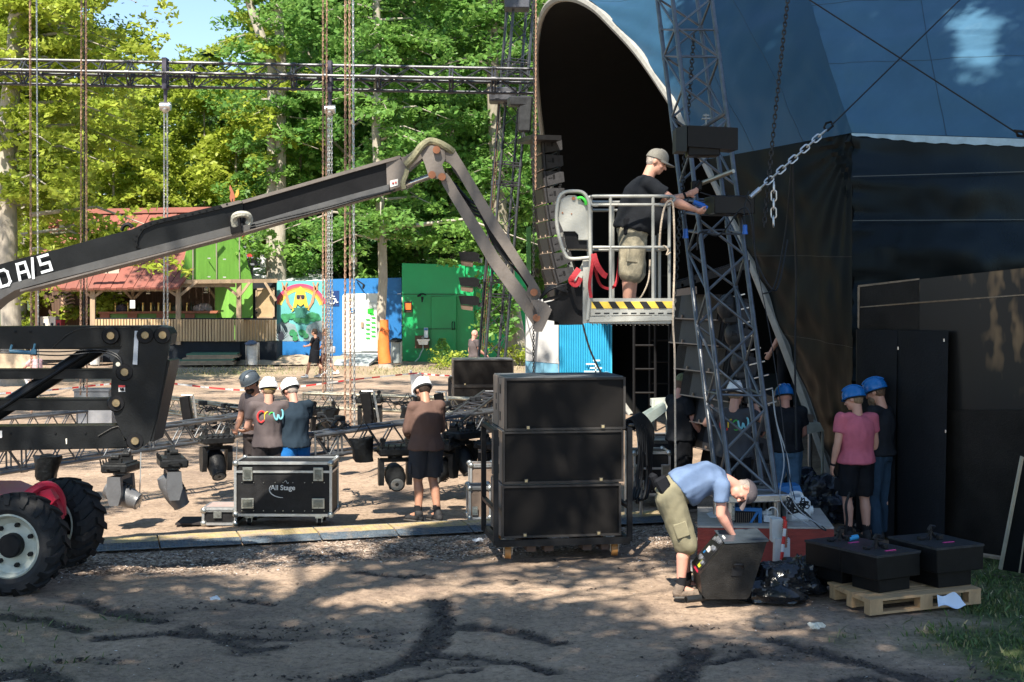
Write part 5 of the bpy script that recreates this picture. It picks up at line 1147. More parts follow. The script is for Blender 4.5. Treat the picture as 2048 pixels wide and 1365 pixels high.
dkplastic = M('fixture_black', (.016,.017,.018), .4, 0, .3, 14, .2, 50); gyplastic = M('fixture_grey', (.13,.135,.145), .38, .2, .15, 6, .15, 40)
def moving_head(yaw, tilt, body, lab, loc, group=None, s=1.0):
    root = thing('moving_head_light', lab, 'stage light', loc, group); T = Matrix.Translation(loc) @ Matrix.Rotation(yaw, 4, 'Z') @ Matrix.Scale(s, 4)
    mb = MB(); mb.box((0,0,-.05), (.56,.42,.13), None, .025); mb.box((0,0,.02), (.46,.34,.04), None, .01)
    for q in (-.2,.2): mb.box((q,0,.07), (.05,.2,.07)); mb.tube((q,-.06,.12), (q,.06,.12), .045, n=10)
    for q in range(6): mb.tube((-.24+.1*q, -.2, .0), (-.22+.1*q, -.21, .07+.02*(q % 2)), .012, n=5)
    for q in (-1, 1): mb.path([(q*.29,-.1,-.05),(q*.33,-.05,-.03),(q*.33,.05,-.03),(q*.29,.1,-.05)], .015, 5)
    mb.v = [T @ Vector(v) for v in mb.v]; mb.build('base', dkplastic, root)
    mb = MB(); mb.tube((0,0,-.11), (0,0,-.16), .12, n=16)
    mb.prism([Vector((-.24,-.09,-.17)), Vector((.24,-.09,-.17)), Vector((.26,-.09,-.22)), Vector((-.26,-.09,-.22))], (0,.18,0))
    for q in (-1, 1): mb.prism([Vector((q*.185,-.10,-.17)), Vector((q*.185,.10,-.17)), Vector((q*.185,.12,-.42)), Vector((q*.185,.07,-.60)), Vector((q*.185,-.07,-.60)), Vector((q*.185,-.12,-.42))], (q*.085,0,0))
    mb.v = [T @ Vector(v) for v in mb.v]; mb.build('yoke', body, root)
    TT = T @ Matrix.Translation((0,0,-.46)) @ Matrix.Rotation(tilt, 4, 'X'); mb = MB()
    mb.lathe([(.06,-.26),(.13,-.24),(.165,-.12),(.17,.05),(.15,.18),(.125,.27),(.128,.30),(.10,.305)], 20, TT); mb.box(TT @ Vector((0,0,-.05)), (.30*s,.24*s,.2*s), TT.to_3x3().normalized(), .03); h_ = mb.build('head', body, root)
    mb = MB(); mb.lathe([(.105,.29),(.105,.31),(.09,.315),(.0001,.30)], 18, TT); mb.build('lens', M('lens_glass', (.25,.27,.28), .08, .6), h_)
    mb = MB()
    for q in range(7): mb.box(TT @ Vector((0,-.165,-.18+.05*q)), (.2*s,.02*s,.015*s), TT.to_3x3().normalized())
    mb.build('cooling_grid', dkplastic, h_)
    return root
moving_head(R(-98), R(-112), gyplastic, 'grey moving head light hanging under the truss beside the lift wheel, lens pointing right', P(242,928,17.7), None, .82)
moving_head(R(-70), R(-152), gyplastic, 'grey moving head light with its head tilted down, left of the flight case', P(345,918,17.8), None, .82)
HD = [(432,878,20.6,.5,2.4,'dark moving head light under the truss, left of the flight case top'),(790,900,18.9,.2,1.9,'large dark moving head light hanging left of the brown shirted man'),(925,868,20.4,.8,2.5,'dark moving head under the truss right of the brown shirt'),(985,888,20.2,.9,2.5,'dark moving head light half hidden by the big speaker stack'),(648,822,24.5,.3,1.8,'dark moving head light behind the hanging bag, centre'),(885,890,20.3,-.5,2.0,'dark moving head light behind the brown shirted man\'s legs'),(740,800,26,0,2.0,'small dark fixture on the brass truss, left of the upright panel')]
for (x, y, Y_, yw, tl, lab) in HD: moving_head(yw, tl, dkplastic, lab, P(x, y-4, Y_), None, .82)
# upright black light bars, cable bags
for (x, y0, y1, Y_, lean, lab) in ((374,793,853,24.5,.16,'tall black light bar standing on the truss, left one behind the lift'),(492,802,842,23.5,.14,'tall black light bar standing left of the dark helmet man'),(736,785,850,23,.17,'tall black light bar standing on the truss left of the brown shirted man'),(880,787,828,25,.17,'tall black light bar standing right of the brown shirted man')):
    root = thing('light_bar', lab, 'stage light', P(x, y1, Y_)); c = P(x, (y0+y1)/2, Y_); h_ = (y1-y0)/F*Y_; rt = Ry(-lean)
    mb = MB(); mb.box(c, (.17,.14,h_), rt, .015); mb.build('housing', blk, root); mb = MB(); mb.box(c+Vector((.13,.05,.02)), (.035,.03,h_), rt); mb.tube(c+rt @ Vector((.13,0,h_/2)), c+rt @ Vector((-.05,0,h_/2+.03)), .015); mb.build('bracket', M('steel'), root)
def bag(x, y0, y1, Y_, w_, lab, tlt=0.0):
    mb = MB(); b0 = P(x, y1, Y_); h_ = (y1-y0)/F*Y_; T = Matrix.Translation(b0) @ Matrix.Rotation(tlt, 4, 'Y')
    mb.lathe([(.02,-.0),(w_*.75,.01),(w_*.85,h_*.2),(w_*.88,h_*.6),(w_,h_*.93),(w_*.96,h_),(w_*.9,h_*.96),(.05,h_*.8)], 22, T, False)
    for i_, v in enumerate(mb.v): mb.v[i_] = v+Vector((noise.noise(v*11), noise.noise(v*10+Vector((5,0,0))), .3*noise.noise(v*9)))*.05
    root = top(mb, 'chain_bag', M('bag_vinyl', (.008,.009,.010), .36, 0, .3, 8, .8, 14), lab, 'bag', b0)
    mb = MB(); mb.tube(b0+Vector((-w_,0,h_)), b0+Vector((-w_*.1,0,h_+.2)), .008, n=5); mb.tube(b0+Vector((w_,0,h_)), b0+Vector((w_*.1,0,h_+.2)), .008, n=5); mb.build('bag_strap', cabm, root)
bag(728, 876, 925, 18.7, .15, 'black chain bag hanging under the truss above the flight case, right of it', -.1); bag(660, 818, 856, 22.5, .14, 'black chain bag hanging behind the navy shirted man'); bag(92, 912, 962, 17.3, .155, 'black vinyl chain bag hanging directly above the lift wheels', .05); bag(815, 812, 838, 24, .12, 'small black bag on the far truss beside the brown shirted man')
# messy cables on trusses
for j, (xa, ya, Ya, xb, yb, Yb2, lab) in enumerate(((380,862,21.3,500,835,22.4,'tangle of black cables on the silver truss left of the crewmen'),(860,820,22,985,800,23,'tangle of cables on the dark truss in front of the rear subwoofers'),(400,812,26,480,822,25.6,'cable lying on the brass truss left of the dark helmet man'),(640,838,20.5,700,850,19.5,'cable bundle looping at the end of the truss by the navy shirted man'),(700,800,26,860,806,26,'cable bundle along the brass truss in the middle'))):
    mb = MB(); rj = random.Random(j); a, b = P(xa,ya,Ya), P(xb,yb,Yb2)
    for q in range(4):
        pts = [a.lerp(b, i/9)+Vector((rj.gauss(0,.06), rj.gauss(0,.06), rj.gauss(-.02,.035))) for i in range(10)]; mb.path(smooth(pts, 3), .012, 5)
    for q in range(5): c = a.lerp(b, rj.random()); mb.box(c+Vector((0,0,.06)), (.1,.1,.08), Rz(rj.random()), .01)
    tag(top(mb, 'cable_tangle', cabm, lab, 'cables'), None)
for j, (x, y0, y1, Y_, lab) in enumerate(((282,905,1008,17.8,'thin white cord with a weight between the two grey moving heads'),(475,880,935,19.5,'thin cord hanging from the truss above the flight case'))):
    mb = MB(); mb.tube(P(x,y0,Y_), P(x-3,y1,Y_), .007, n=5); mb.tube(P(x-3,y1,Y_), P(x-3,y1+8,Y_), .015, .005, 6); top(mb, 'cord', cabg, lab, 'cord')

# speakers on the left tower
for i, (y, lab) in enumerate(((518,'black flood speaker clamped high on the left lighting tower'),(569,'black flood speaker clamped in the middle of the left lighting tower'),(606,'black flood speaker clamped lowest on the left lighting tower'))):
    Yk = 33.4; root = thing('stage_speaker', lab, 'speaker', P(930,y+16,Yk)); mb = MB(); mb.prism([P(917,y-14,Yk),P(950,y-14,Yk),P(958,y-10,Yk),P(958,y+4,Yk),P(950,y+6,Yk),P(921,y+3,Yk)], (0,.4,0)); mb.build('cabinet', blk, root)
    mb = MB(); mb.prism([P(921,y+3.6,Yk+.02),P(946,y+6.4,Yk+.02),P(945,y+16,Yk+.05),P(923,y+13,Yk+.05)], (0,.35,0)); mb.build('lower_cabinet', M('speaker_tan', (.20,.14,.10), .6), root)
    mb = MB(); mb.tube(P(944,y,Yk+.2), P(962,y+4,Yk+.4), .03); mb.box(P(960,y+4,Yk+.4), (.1,.1,.1)); mb.build('clamp', alu, root)

# ---------------------------------------------------------------- blue and white containers left of the tent
contw = M('container_white', (.50,.50,.50), .6, 0, .08, 1.2); contb = M('container_blue', (.06,.45,.66), .45, 0, .12, 1.5); contg = M('container_pale_blue', (.18,.42,.58), .5, 0, .12, 1.5)
Yk = 36.0; root = thing('site_container', 'pale grey and blue site cabin standing behind the boom jib', 'container', (px_x(1085,Yk),Yk,0))
mb = MB(); mb.px([(1052,600),(1117,598),(1117,728),(1052,722)], Yk, 2.0); mb.build('upper_panel', contw, root); mb = MB(); mb.px([(1052,722.6),(1117,728.6),(1117,815),(1052,815)], Yk+.01, 1.9); mb.px([(1082,727),(1086,727),(1086,815),(1082,815)], Yk-.03, .04); mb.build('lower_panel', contg, root)
mb = MB(); mb.px([(1053,455),(1062,452),(1062,600),(1053,600)], Yk, .5); mb.build('corner_post', M('post_green', (.10,.28,.08), .6), root)
root = thing('shipping_container', 'bright cyan corrugated container between the tent and the site cabin', 'container', (px_x(1150,35.6),35.6,0)); mb = MB()
n_ = 22; pts = []
for i in range(n_): x = 1118+i*110/n_; pts += [(x, 640, 0), (x+2.4, 640, .06), (x+2.6, 640, .06)]
vs = []; fs = []
for i in range(n_*2+1):
    x = 1118+i*52/n_; dy = .07 if i % 2 else 0; a = P(x, 600, 35.6); b = P(x, 815, 35.6); vs += [(a.x, a.y+dy, a.z), (b.x, b.y+dy, 0)]
mb.add(vs, [(2*i, 2*i+1, 2*i+3, 2*i+2) for i in range(n_*2)]); mb.px([(1118,598),(1222,598),(1222,604),(1118,604)], 35.55, 2.3); mb.px([(1222,600),(1224,600),(1224,815),(1222,815)], 35.6, 2.3); mb.build('wall', contb, root)
mb = MB()
for (x, y, w_, h_) in ((1172,727,20,3),(1180,735,24,3),(1168,742,30,3),(1186,720,14,3),(1176,750,24,3),(1190,730,3,24)): mb.px([(x,y),(x+w_,y),(x+w_,y+h_),(x,y+h_)], 35.56, .02)
mb.build('white_print', M('print_white', (.55,.72,.80), .5), root)
cable('cable', 'black cable coming down beside the tent rim behind the big speaker stack', [P(1166,650,28), P(1180,700,28), P(1205,752,28)], .02, cabm)
mb = MB(); mb.path([P(1213+9*math.cos(q/12*6.283), 752+7*math.sin(q/12*6.283), 27.9) for q in range(12)], .02, 5, True); mb.path([P(1213+6*math.cos(q/12*6.283), 753+5*math.sin(q/12*6.283), 27.8) for q in range(12)], .02, 5, True); top(mb, 'cable_coil', M('coil_blue', (.05,.22,.4), .5), 'blue cable coil hung at the foot of the tent rim above the speaker stack', 'cable')
# ================================================================ ARTICULATED BOOM LIFT
lb = M('lift_black', (.012,.013,.014), .36, 0, .35, 3, .12, 60, spec=.45, dirt=(.075,.065,.055), dirt_amt=.22); lb2 = M('lift_dark_recess', (.008,.008,.009), .5, 0, .3, 4, .1, 50)
ltan = M('jib_brown', (.155,.135,.12), .5, .1, .18, 4, .15, 40, dirt=(.11,.09,.075), dirt_amt=.35); lpin = M('pin_brass', (.30,.22,.12), .35, .7, .3, 14); lgal = M('basket_galv', (.38,.38,.345), .45, .35, .15, 5, .1, 50, dirt=(.33,.32,.28), dirt_amt=.35)
tyre = M('tyre_rubber', (.028,.028,.029), .75, 0, .3, 8, .3, 40, dirt=(.10,.085,.07), dirt_amt=.3); rimc = M('wheel_rim_cream', (.52,.54,.46), .5, 0, .15, 6, .1, 40, dirt=(.30,.28,.22), dirt_amt=.35); lred = M('lift_red', (.42,.02,.05), .4, 0, .2, 5, .1, 40, dirt=(.18,.10,.09), dirt_amt=.35)
lift = thing('boom_lift', 'black articulated boom lift with folded booms, red axle, big tyres and a work basket', 'lift', (-5.6, 15.2, 0))
YL = 14.3
def part(name, mat, fn, par=None):
    mb = MB(); fn(mb); return mb.build(name, mat, par or lift)
def bevpx(mb, pts, Y, th): mb.px(pts, Y, th)
ub = part('upper_link_beam', lb, lambda m: (m.px([(-330,655),(318,652),(334,656),(341,668),(337,690),(300,700),(-330,697)], YL, .30),))
part('reinforcing_plate', lb, lambda m: (m.px([(104,697),(155,659),(262,656),(276,662),(259,692),(104,698)], YL-.025, .022),), ub)
sp_ = part('side_plate', lb, lambda m: (m.px([(268,657),(318,655),(336,662),(342,674),(335,716),(326,770),(312,840),(301,880),(288,893),(266,893),(246,872),(231,840),(223,805),(222,770),(226,722),(246,690),(260,672)], YL-.06, .03),
     m.px([(268,657),(318,655),(336,662),(342,674),(335,716),(326,770),(312,840),(301,880),(288,893),(266,893),(246,872),(231,840),(223,805),(222,770),(226,722),(246,690),(260,672)], YL+.34, .03)))
part('end_web', lb, lambda m: m.prism([P(334,720,YL-.05), P(340,722,YL-.05), P(306,884,YL-.05), P(300,884,YL-.05)], (0,.42,0)))
for (y0, y1) in ((738,760),(797,823)): part('middle_link', lb, lambda m: (m.px([(-330,y0+1),(230,y0),(230,y1-2),(-330,y1)], YL+.06, .16), m.px([(-330,y0+1.5),(230,y0+.5),(230,y0+2.5),(-330,y0+3.5)], YL+.05, .012)))
part('lower_link_beam', lb, lambda m: (m.px([(-330,857),(196,852),(236,852),(250,880),(262,893),(252,897),(-330,908)], YL, .30), m.px([(196,873),(236,852),(249,880),(262,893),(190,898)], YL-.02, .018)))
part('lift_cylinder', lb, lambda m: (m.tube(P(-60,860,YL+.15), P(205,690,YL+.15), .085, n=14), m.tube(P(-60,857,YL+.05), P(208,684,YL+.05), .02)))
for (x, y) in ((221,672),(290,671),(325,671),(249,745),(232,807),(270,883)):
    o = part('pivot_pin', lb2, lambda m: m.tube(P(x,y,YL-.04), P(x,y,YL-.09), .088, .078, 18)); part('pin_cap', lpin, lambda m: (m.tube(P(x,y,YL-.09), P(x,y,YL-.115), .042, .036, 12),), o)
part('nameplate_strip', M('strip_silver', (.42,.45,.50), .4, .4), lambda m: (m.prism([P(270,662,YL-.065), P(278,662,YL-.065), P(275,730,YL-.065), P(266,729,YL-.065)], (0,-.012,0)),))
part('warning_label', M('label_white', (.72,.70,.68), .5), lambda m: m.px([(237,771),(250,771),(250,784),(237,784)], YL-.07, .008)); part('label_red_bar', M('label_red', (.6,.05,.05), .5), lambda m: m.px([(237,771),(250,771),(250,775),(237,775)], YL-.078, .006))
part('label_pictogram', lb2, lambda m: (m.tube(P(241,780,YL-.078), P(247,777,YL-.078), .008), m.tube(P(240,777.5,YL-.078), P(244,781,YL-.078), .008), m.ell(P(246,780,YL-.078), (.012,.004,.012))))
part('plug_cap', M('cap_cream', (.65,.62,.52), .5), lambda m: m.tube(P(236,729,YL-.06), P(236,729,YL-.075), .022, n=12)); part('paint_chip', M('cap_cream'), lambda m: m.px([(131,878),(134,877),(134,888),(132,889)], YL-.008, .004))
part('left_label', M('label_white'), lambda m: m.px([(-6,862),(4,862),(4,876),(-6,877)], YL-.01, .006))
part('tool_bar', M('bar_blue', (.05,.16,.25), .5), lambda m: (m.tube(P(20,703,YL-.05), P(66,706,YL-.05), .02), m.tube(P(20,703,YL-.05), P(24,690,YL-.05), .012), m.tube(P(66,706,YL-.05), P(70,688,YL-.05), .012), m.box(P(68,704,YL-.05), (.05,.04,.05))))
weld = M('weld_bead', (.05,.048,.045), .5, .3, .3, 30, .4, 60)
part('weld_bead', weld, lambda m: [m.path(smooth([P(x, y, YL-.03) for x, y in pl], 3), .006, 5) for pl in ([(104,697),(155,659),(262,656)], [(196,873),(236,853),(249,880)])])
part('grease_line', M('cable_black'), lambda m: [m.path(smooth([P(-60,700+q,YL-.02), P(30,702+q,YL-.03), P(120,704+q*1.5,YL-.03), P(200,700+q,YL-.03), P(240,716+q,YL-.08), P(243,760,YL-.09)], 4), .007, 5) for q in (0, 5)])
for x, y in ((30,664),(60,664),(180,690),(20,868),(110,866),(170,866),(60,898),(140,895)): part('bolt_head', lb2, lambda m: m.tube(P(x,y,YL-.001), P(x,y,YL-.014), .012, n=6))
# turret and chassis left of the frame, carrying the links
part('turret', lb, lambda m: (m.px([(-430,640),(-300,640),(-290,920),(-330,1000),(-640,1000),(-640,760),(-470,740)], YL-.2, 1.0),))
part('chassis', lred, lambda m: (m.px([(-760,985),(-20,985),(40,1010),(40,1070),(-740,1080)], 14.5, .9), m.px([(-820,1010),(-700,1010),(-690,1070),(-800,1075)], 14.3, 1.4)))
# axle pieces in red
part('axle_guard', lred, lambda m: (m.path(smooth([P(40,1003,14.35), P(60,985,14.4), P(85,972,14.5), P(108,975,14.6), P(122,998,14.7), P(124,1030,14.75)], 5), .045, 8), m.px([(30,1002),(95,980),(116,1010),(122,1040),(95,1060),(40,1040)], 14.55, .12), m.px([(70,985),(100,978),(112,1000),(100,1012)], 14.45, .12)))
part('axle', lb2, lambda m: m.tube(P(35,1088,14.0), P(128,1046,15.3), .12, n=12))
def wheel(c, axis, rad, wd, hubside=1):
    axis = Vector(axis).normalized(); ux = axis.cross(Vector((0,0,1))).normalized(); uz = ux.cross(axis).normalized(); T = frame(ux, uz, axis, c)
    mb = MB(); mb.lathe([(rad*.62,-wd*.42),(rad*.72,-wd*.5),(rad*.88,-wd*.48),(rad*.93,-wd*.38),(rad*.945,0),(rad*.93,wd*.38),(rad*.88,wd*.48),(rad*.72,wd*.5),(rad*.62,wd*.42),(rad*.6,wd*.3)], 56, T, False)
    nl = 17
    for s_ in (-1, 1):
        for i in range(nl):
            a = 2*math.pi*(i+(.5 if s_ > 0 else 0))/nl; pts = []
            for (da, z, r_) in ((0,.02,.93),(.13,.02,.93),(.26,.30,.92),(.33,.47,.90),(.33,.53,.80),(.23,.53,.80),(.18,.45,.90),(.10,.28,.92)):
                pts.append((a+da, s_*z*wd, r_*rad))
            bot = [T @ Vector((r_*math.cos(aa), r_*math.sin(aa), z)) for aa, z, r_ in pts]; topv = [T @ Vector(((r_+.075*rad*(1 if r_ > .85*rad else .25))*math.cos(aa), (r_+.075*rad*(1 if r_ > .85*rad else .25))*math.sin(aa), z*(1 if r_ > .85*rad else 1.04))) for aa, z, r_ in pts]
            n = len(bot); mb.add(bot+topv, [tuple(range(n, 2*n))]+[(j, (j+1) % n, n+(j+1) % n, n+j) for j in range(n)])
    w_ = thing('wheel', None, None, c); w_.parent = lift; w_.location = Vector(c)-lift.location; ty = mb.build('tyre', tyre, w_)
    mb = MB(); mb.lathe([(rad*.63,wd*.43),(rad*.60,wd*.46),(rad*.57,wd*.40),(rad*.55,wd*.22),(rad*.42,wd*.12),(rad*.22,wd*.16),(.0001,wd*.16)], 40, T, False); mb.lathe([(rad*.63,-wd*.43),(rad*.57,-wd*.4),(rad*.5,-wd*.2),(.0001,-wd*.1)], 30, T, False); mb.build('rim', rimc, w_)
    mb = MB(); mb.lathe([(rad*.24,wd*.14),(rad*.235,wd*.36),(rad*.20,wd*.40),(.0001,wd*.40)], 24, T, False)
    for i in range(7): a = i*.8976; q = T @ Vector((rad*.40*math.cos(a), rad*.40*math.sin(a), wd*.13)); mb.tube(q, q+axis*.045, .026, .022, 6)
    mb.build('hub', lb2, w_)
for a_ in ((P(32,1088,14.0)+Vector((0,0,.0)), (-.10,-1,.02), .50, .40), (P(122,1046,15.35), (-.42,-1,.03), .485, .40), (P(-640,1095,14.0), (-.05,-1,0), .50, .40), (P(-560,1052,15.4), (-.05,-1,0), .50, .40)): wheel(*a_)
# boom: recedes from the lift towards the basket
def YB_(x): return 14.5+(x/870)*1.25
boomtop = [(-330,650),(-200,590),(0,529),(55,514),(111,500),(190,478),(264,459),(300,441),(380,424),(470,404),(484,404),(482,464),(400,484),(300,512),(220,534),(120,559),(60,576),(18,592),(0,612),(-40,690),(-200,760),(-330,800)]
bo = part('main_boom', lb, lambda m: (m.px([(-330,640),(-200,588),(0,529),(55,514),(111,500),(190,478),(264,459),(292,446),(470,403),(486,404),(484,448),(-10,578),(-60,620),(-330,720)], YB_, .34),))
part('lower_flange', M('flange_grey', (.10,.10,.10), .45, .2, .2, 5, .1, 50), lambda m: (m.px([(-20,578),(484,447),(484,463),(330,503),(220,532),(100,562),(30,581),(-10,606),(-60,650)], lambda x: YB_(x)-.03, .40),), bo)
part('flange_edge', ltan, lambda m: m.px([(40,580),(484,463.5),(484,466.5),(40,584)], lambda x: YB_(x)-.035, .41), bo)
part('reinforced_cover', lb, lambda m: (m.px([(266,476),(280,452),(300,443),(468,404),(472,411),(310,449),(287,459),(276,476),(274,490),(280,497),(270,494)], lambda x: YB_(x)-.035, .03),
   [m.tube(P(x,y,YB_(x)-.035), P(x,y,YB_(x)-.047), .012, n=8) for x, y in [(300+14*i, 445.5-3.3*i) for i in range(12)]+[(272,470),(270,480),(273,490),(281,457),(290,450)]]), bo)
part('top_cover_strip', ltan, lambda m: (m.px([(440,410),(478,401),(484,406),(446,416)], lambda x: YB_(x)-.045, .2),), bo)
part('lifting_lug', lb2, lambda m: (m.path(smooth([P(243,462,14.95), P(248,452,14.95), P(257,449,14.95), P(265,455,14.95)], 4), .022, 6)), bo)
bt = M('boom_letter_white', (.62,.66,.68), .5)
d1 = (P(110,514,YB_(110))-P(0,546,YB_(0))).normalized()
def upv(d): return (Vector((0,0,1))-d*d.z).normalized()
def letters(m, o, ux, uy, hgt, strokes, wd):
    for st in strokes:
        for a, b in zip(st[:-1], st[1:]):
            A = o+ux*a[0]*hgt+uy*a[1]*hgt; B = o+ux*b[0]*hgt+uy*b[1]*hgt; u = (B-A).normalized(); n_ = Vector((0,-1,0)).cross(u).normalized()*wd/2; A = A-u*wd/2; B = B+u*wd/2; m.prism([A-n_, A+n_, B+n_, B-n_], (0,-.004-.0007*random.random(),0))
GL = {'N':[[(0,0),(0,1),(.6,0),(.6,1)]],'D':[[(0,0),(0,1),(.45,1),(.62,.82),(.62,.18),(.45,0),(0,0)]],'A':[[(0,0),(.12,1),(.62,1),(.62,0)],[(.06,.42),(.62,.42)]],'/':[[(0,-.1),(.3,1.1)]],'S':[[(0,0),(.6,0),(.6,.5),(.05,.5),(.05,1),(.62,1)]]}
for ch, x, y in (('N',-36,584),('D',3,570),('A',40,556),('/',66,549),('S',85,541)):
    part('boom_lettering', bt, lambda m: letters(m, P(x,y+4,YB_(x)-.034), d1, upv(d1), .158, GL[ch], .027), bo)
part('hydraulic_hose', M('cable_black'), lambda m: [m.path(smooth([P(500,452+q,14.95), P(560,437+q,15.05), P(640,418+q*.8,15.2), P(720,396+q*.6,15.35), P(790,380,15.6)], 4), .010, 5) for q in (0, 5)], bo)
part('clamp_ring', lb2, lambda m: (m.px([(457,432),(478,427),(483,464),(462,468)], lambda x: YB_(x)-.07, .48),))
part('hose_bundle', M('hose_cream', (.42,.41,.34), .7, 0, .3, 20, .5, 30), lambda m: (m.path(smooth([P(470,452,14.9), P(468,436,14.85), P(478,429,14.8), P(494,430,14.85), P(500,440,14.9), P(496,450,14.9)], 4), .035, 7),))
inner = part('telescopic_boom', lb2, lambda m: (m.px([(484,405),(600,372),(700,343),(775,322),(776,376),(700,400),(600,428),(484,461)], lambda x: YB_(x)+.05, .24),))
part('upper_flange', ltan, lambda m: (m.px([(484,401),(600,368),(700,339),(800,311),(802,317),(700,346),(600,375),(484,408)], lambda x: YB_(x)+.0, .34),), inner)
part('lower_flange', M('flange_grey'), lambda m: (m.px([(484,452),(600,418),(700,390),(778,369),(778,380),(700,402),(600,430),(484,464)], lambda x: YB_(x)+.0, .34),), inner)
part('flange_edge', ltan, lambda m: (m.px([(484,464.5),(600,430.5),(700,402.5),(778,380.5),(778,383),(700,405),(600,433),(484,467)], lambda x: YB_(x)-.005, .35),), inner)
YE = 15.7
part('boom_head', ltan, lambda m: (m.px([(772,322),(798,316),(812,330),(808,362),(800,374),(781,380),(774,372)], YE-.05, .40), m.px([(800,316),(846,302),(850,312),(812,345)], YE+.05, .25)))
part('head_label', M('label_white'), lambda m: m.px([(780,362),(796,358),(796,371),(781,375)], YE-.056, .005)); part('head_label_print', M('label_red'), lambda m: (m.tube(P(784,367,YE-.06), P(788,366,YE-.06), .01), m.tube(P(790,366,YE-.06), P(793,365,YE-.06), .01)))
part('elbow_plate', ltan, lambda m: (m.px([(840,306),(852,293),(872,289),(889,300),(891,318),(884,330),(890,346),(880,358),(866,358),(856,350),(850,330)], YE-.06, .035), m.px([(840,306),(852,293),(872,289),(889,300),(891,318),(884,330),(890,346),(880,358),(866,358),(856,350),(850,330)], YE+.30, .035), m.px([(846,300),(872,291),(886,302),(884,318),(850,325)], YE-.02, .30)))
part('cylinder_rod', M('chrome', (.55,.54,.52), .18, .95), lambda m: (m.tube(P(806,372,YE+.12), P(862,352,YE+.12), .032, n=14), m.tube(P(800,374,YE+.12), P(824,366,YE+.12), .05, n=14)))
for (x, y) in ((864,350),(884,354),(1068,585),(1073,636),(873,300)): part('pivot_pin', M('pin_rust', (.30,.13,.07), .6, .4), lambda m: m.tube(P(x,y,YE-.13 if x < 900 else 15.62), P(x,y,YE+.3), .042, n=12))
hose = M('hose_moss', (.20,.19,.115), .8, 0, .4, 14, .7, 30)
part('hose_guard', hose, lambda m: (m.path(smooth([P(814,335,YE-.02), P(812,350,YE-.05), P(806,366,YE-.1), P(808,378,YE-.1)], 4), .03, 7), m.path(smooth([P(812,330,YE-.05), P(828,314,YE-.08), P(842,294,YE-.08), P(858,283,YE-.05), P(876,286,YE-.05), P(895,296,YE-.05), P(905,304,YE)], 5), .042, 9), m.path(smooth([P(812,322,YE+.1), P(838,300,YE+.1), P(858,288,YE+.1), P(880,292,YE+.1), P(898,306,YE+.1)], 5), .035, 8)))
YJ = lambda x: 15.66+(x-880)*.0004
part('jib_upper_arm', ltan, lambda m: (m.px([(886,296),(898,293),(911,302),(926,326),(1000,450),(1078,575),(1083,590),(1074,603),(1060,600),(1052,588),(1057,572),(980,460),(912,342),(898,326),(884,320)], YJ, .13),))
part('jib_lower_arm', ltan, lambda m: (m.px([(880,352),(893,346),(901,356),(1000,515),(1090,632),(1082,648),(1066,650),(978,528),(884,368)], lambda x: YJ(x)+.02, .11),))
part('hydraulic_hose', M('cable_black'), lambda m: [m.path(smooth([P(905,372+dx,YE+.2), P(940,410+dx,YE+.15), P(965,425+dx,YE+.1), P(985,470+dx,YE+.1), P(1010,505+dx,YE+.1), P(1040,530+dx*1.4,YE+.1), P(1062,570+dx,YE+.15)], 5), .016, 5) for dx in (0, 7, 14, -7)])
part('jib_cover', lb2, lambda m: (m.px([(896,312),(912,322),(930,356),(922,362),(905,340)], YE-.02, .2),))
for yy_ in (15.62, 15.86): part('jib_bracket', ltan, lambda m: m.px([(1060,600),(1076,600),(1092,606),(1104,620),(1090,652),(1084,664),(1070,664),(1066,652),(1078,640),(1072,620)], yy_, .05))
part('rotator', lb2, lambda m: (m.px([(1092,606),(1116,600),(1120,572),(1142,566),(1166,574),(1167,650),(1120,650),(1116,644),(1092,640)], 15.68, .36), m.tube(P(1128,650,15.85), P(1128,578,15.85), .11, n=18), m.px([(1086,598),(1118,590),(1140,560),(1144,566),(1120,596),(1086,604)], 15.66, .06)))
part('rotator_label', M('label_white'), lambda m: m.px([(1093,612),(1100,612),(1100,630),(1093,630)], 15.675, .004))
part('hydraulic_hose', M('cable_black'), lambda m: [m.path(smooth([P(1080,598,15.7), P(1100,580-q*4,15.6), P(1120,574+q*3,15.6), P(1135,585,15.65)], 5), .014, 5) for q in range(3)])
# basket
bk = 15.25; bd = 1.05; zf = (CH-(636-HY)/F*15.7); zt = P(0,394,bk).z
xl, xr = px_x(1183, bk), px_x(1341, bk)
basket = part('basket_floor', lgal, lambda m: (m.box(((xl+xr)/2, bk+bd/2, zf-.03), (xr-xl+.02, bd, .05)), m.px([(1181,597),(1349,597),(1349,630),(1181,632)], bk-.02, .02), m.px([(1180,634),(1350,631),(1346,641),(1176,645)], bk-.03, .05), m.box((xr+.01, bk+bd/2, zf+.09), (.02,bd,.18)), m.box((xl, bk+bd/2, zf+.09), (.02,bd,.18)), m.box(((xl+xr)/2, bk+bd, zf+.09), (xr-xl,.02,.18))))
def haz(m):
    for i in range(0, 6): x = 1183+i*28; m.px([(x,604),(min(1348,x+17),604),(min(1348,x+23),617),(x+8 if i else x,617)], bk-.032, .006)
part('hazard_stripe_yellow', M('hazard_yellow', (.72,.50,.06), .5, 0, .1, 20), lambda m: m.px([(1183,604),(1348,603),(1348,617),(1183,617.5)], bk-.026, .005), basket)
part('hazard_stripe_black', M('hazard_black', (.02,.02,.02), .5), lambda m: [m.px([(x,603.6),(x+14,603.5),(x+24,617.4),(x+9,617.5)], bk-.031, .004) for x in (1184,1216,1247,1279,1310)], basket)
part('slot_row', lb2, lambda m: [m.px([(x,626),(x+11,625.7),(x+11,628),(x,628.3)], bk-.0245, .004) for x in range(1190, 1340, 18)], basket)
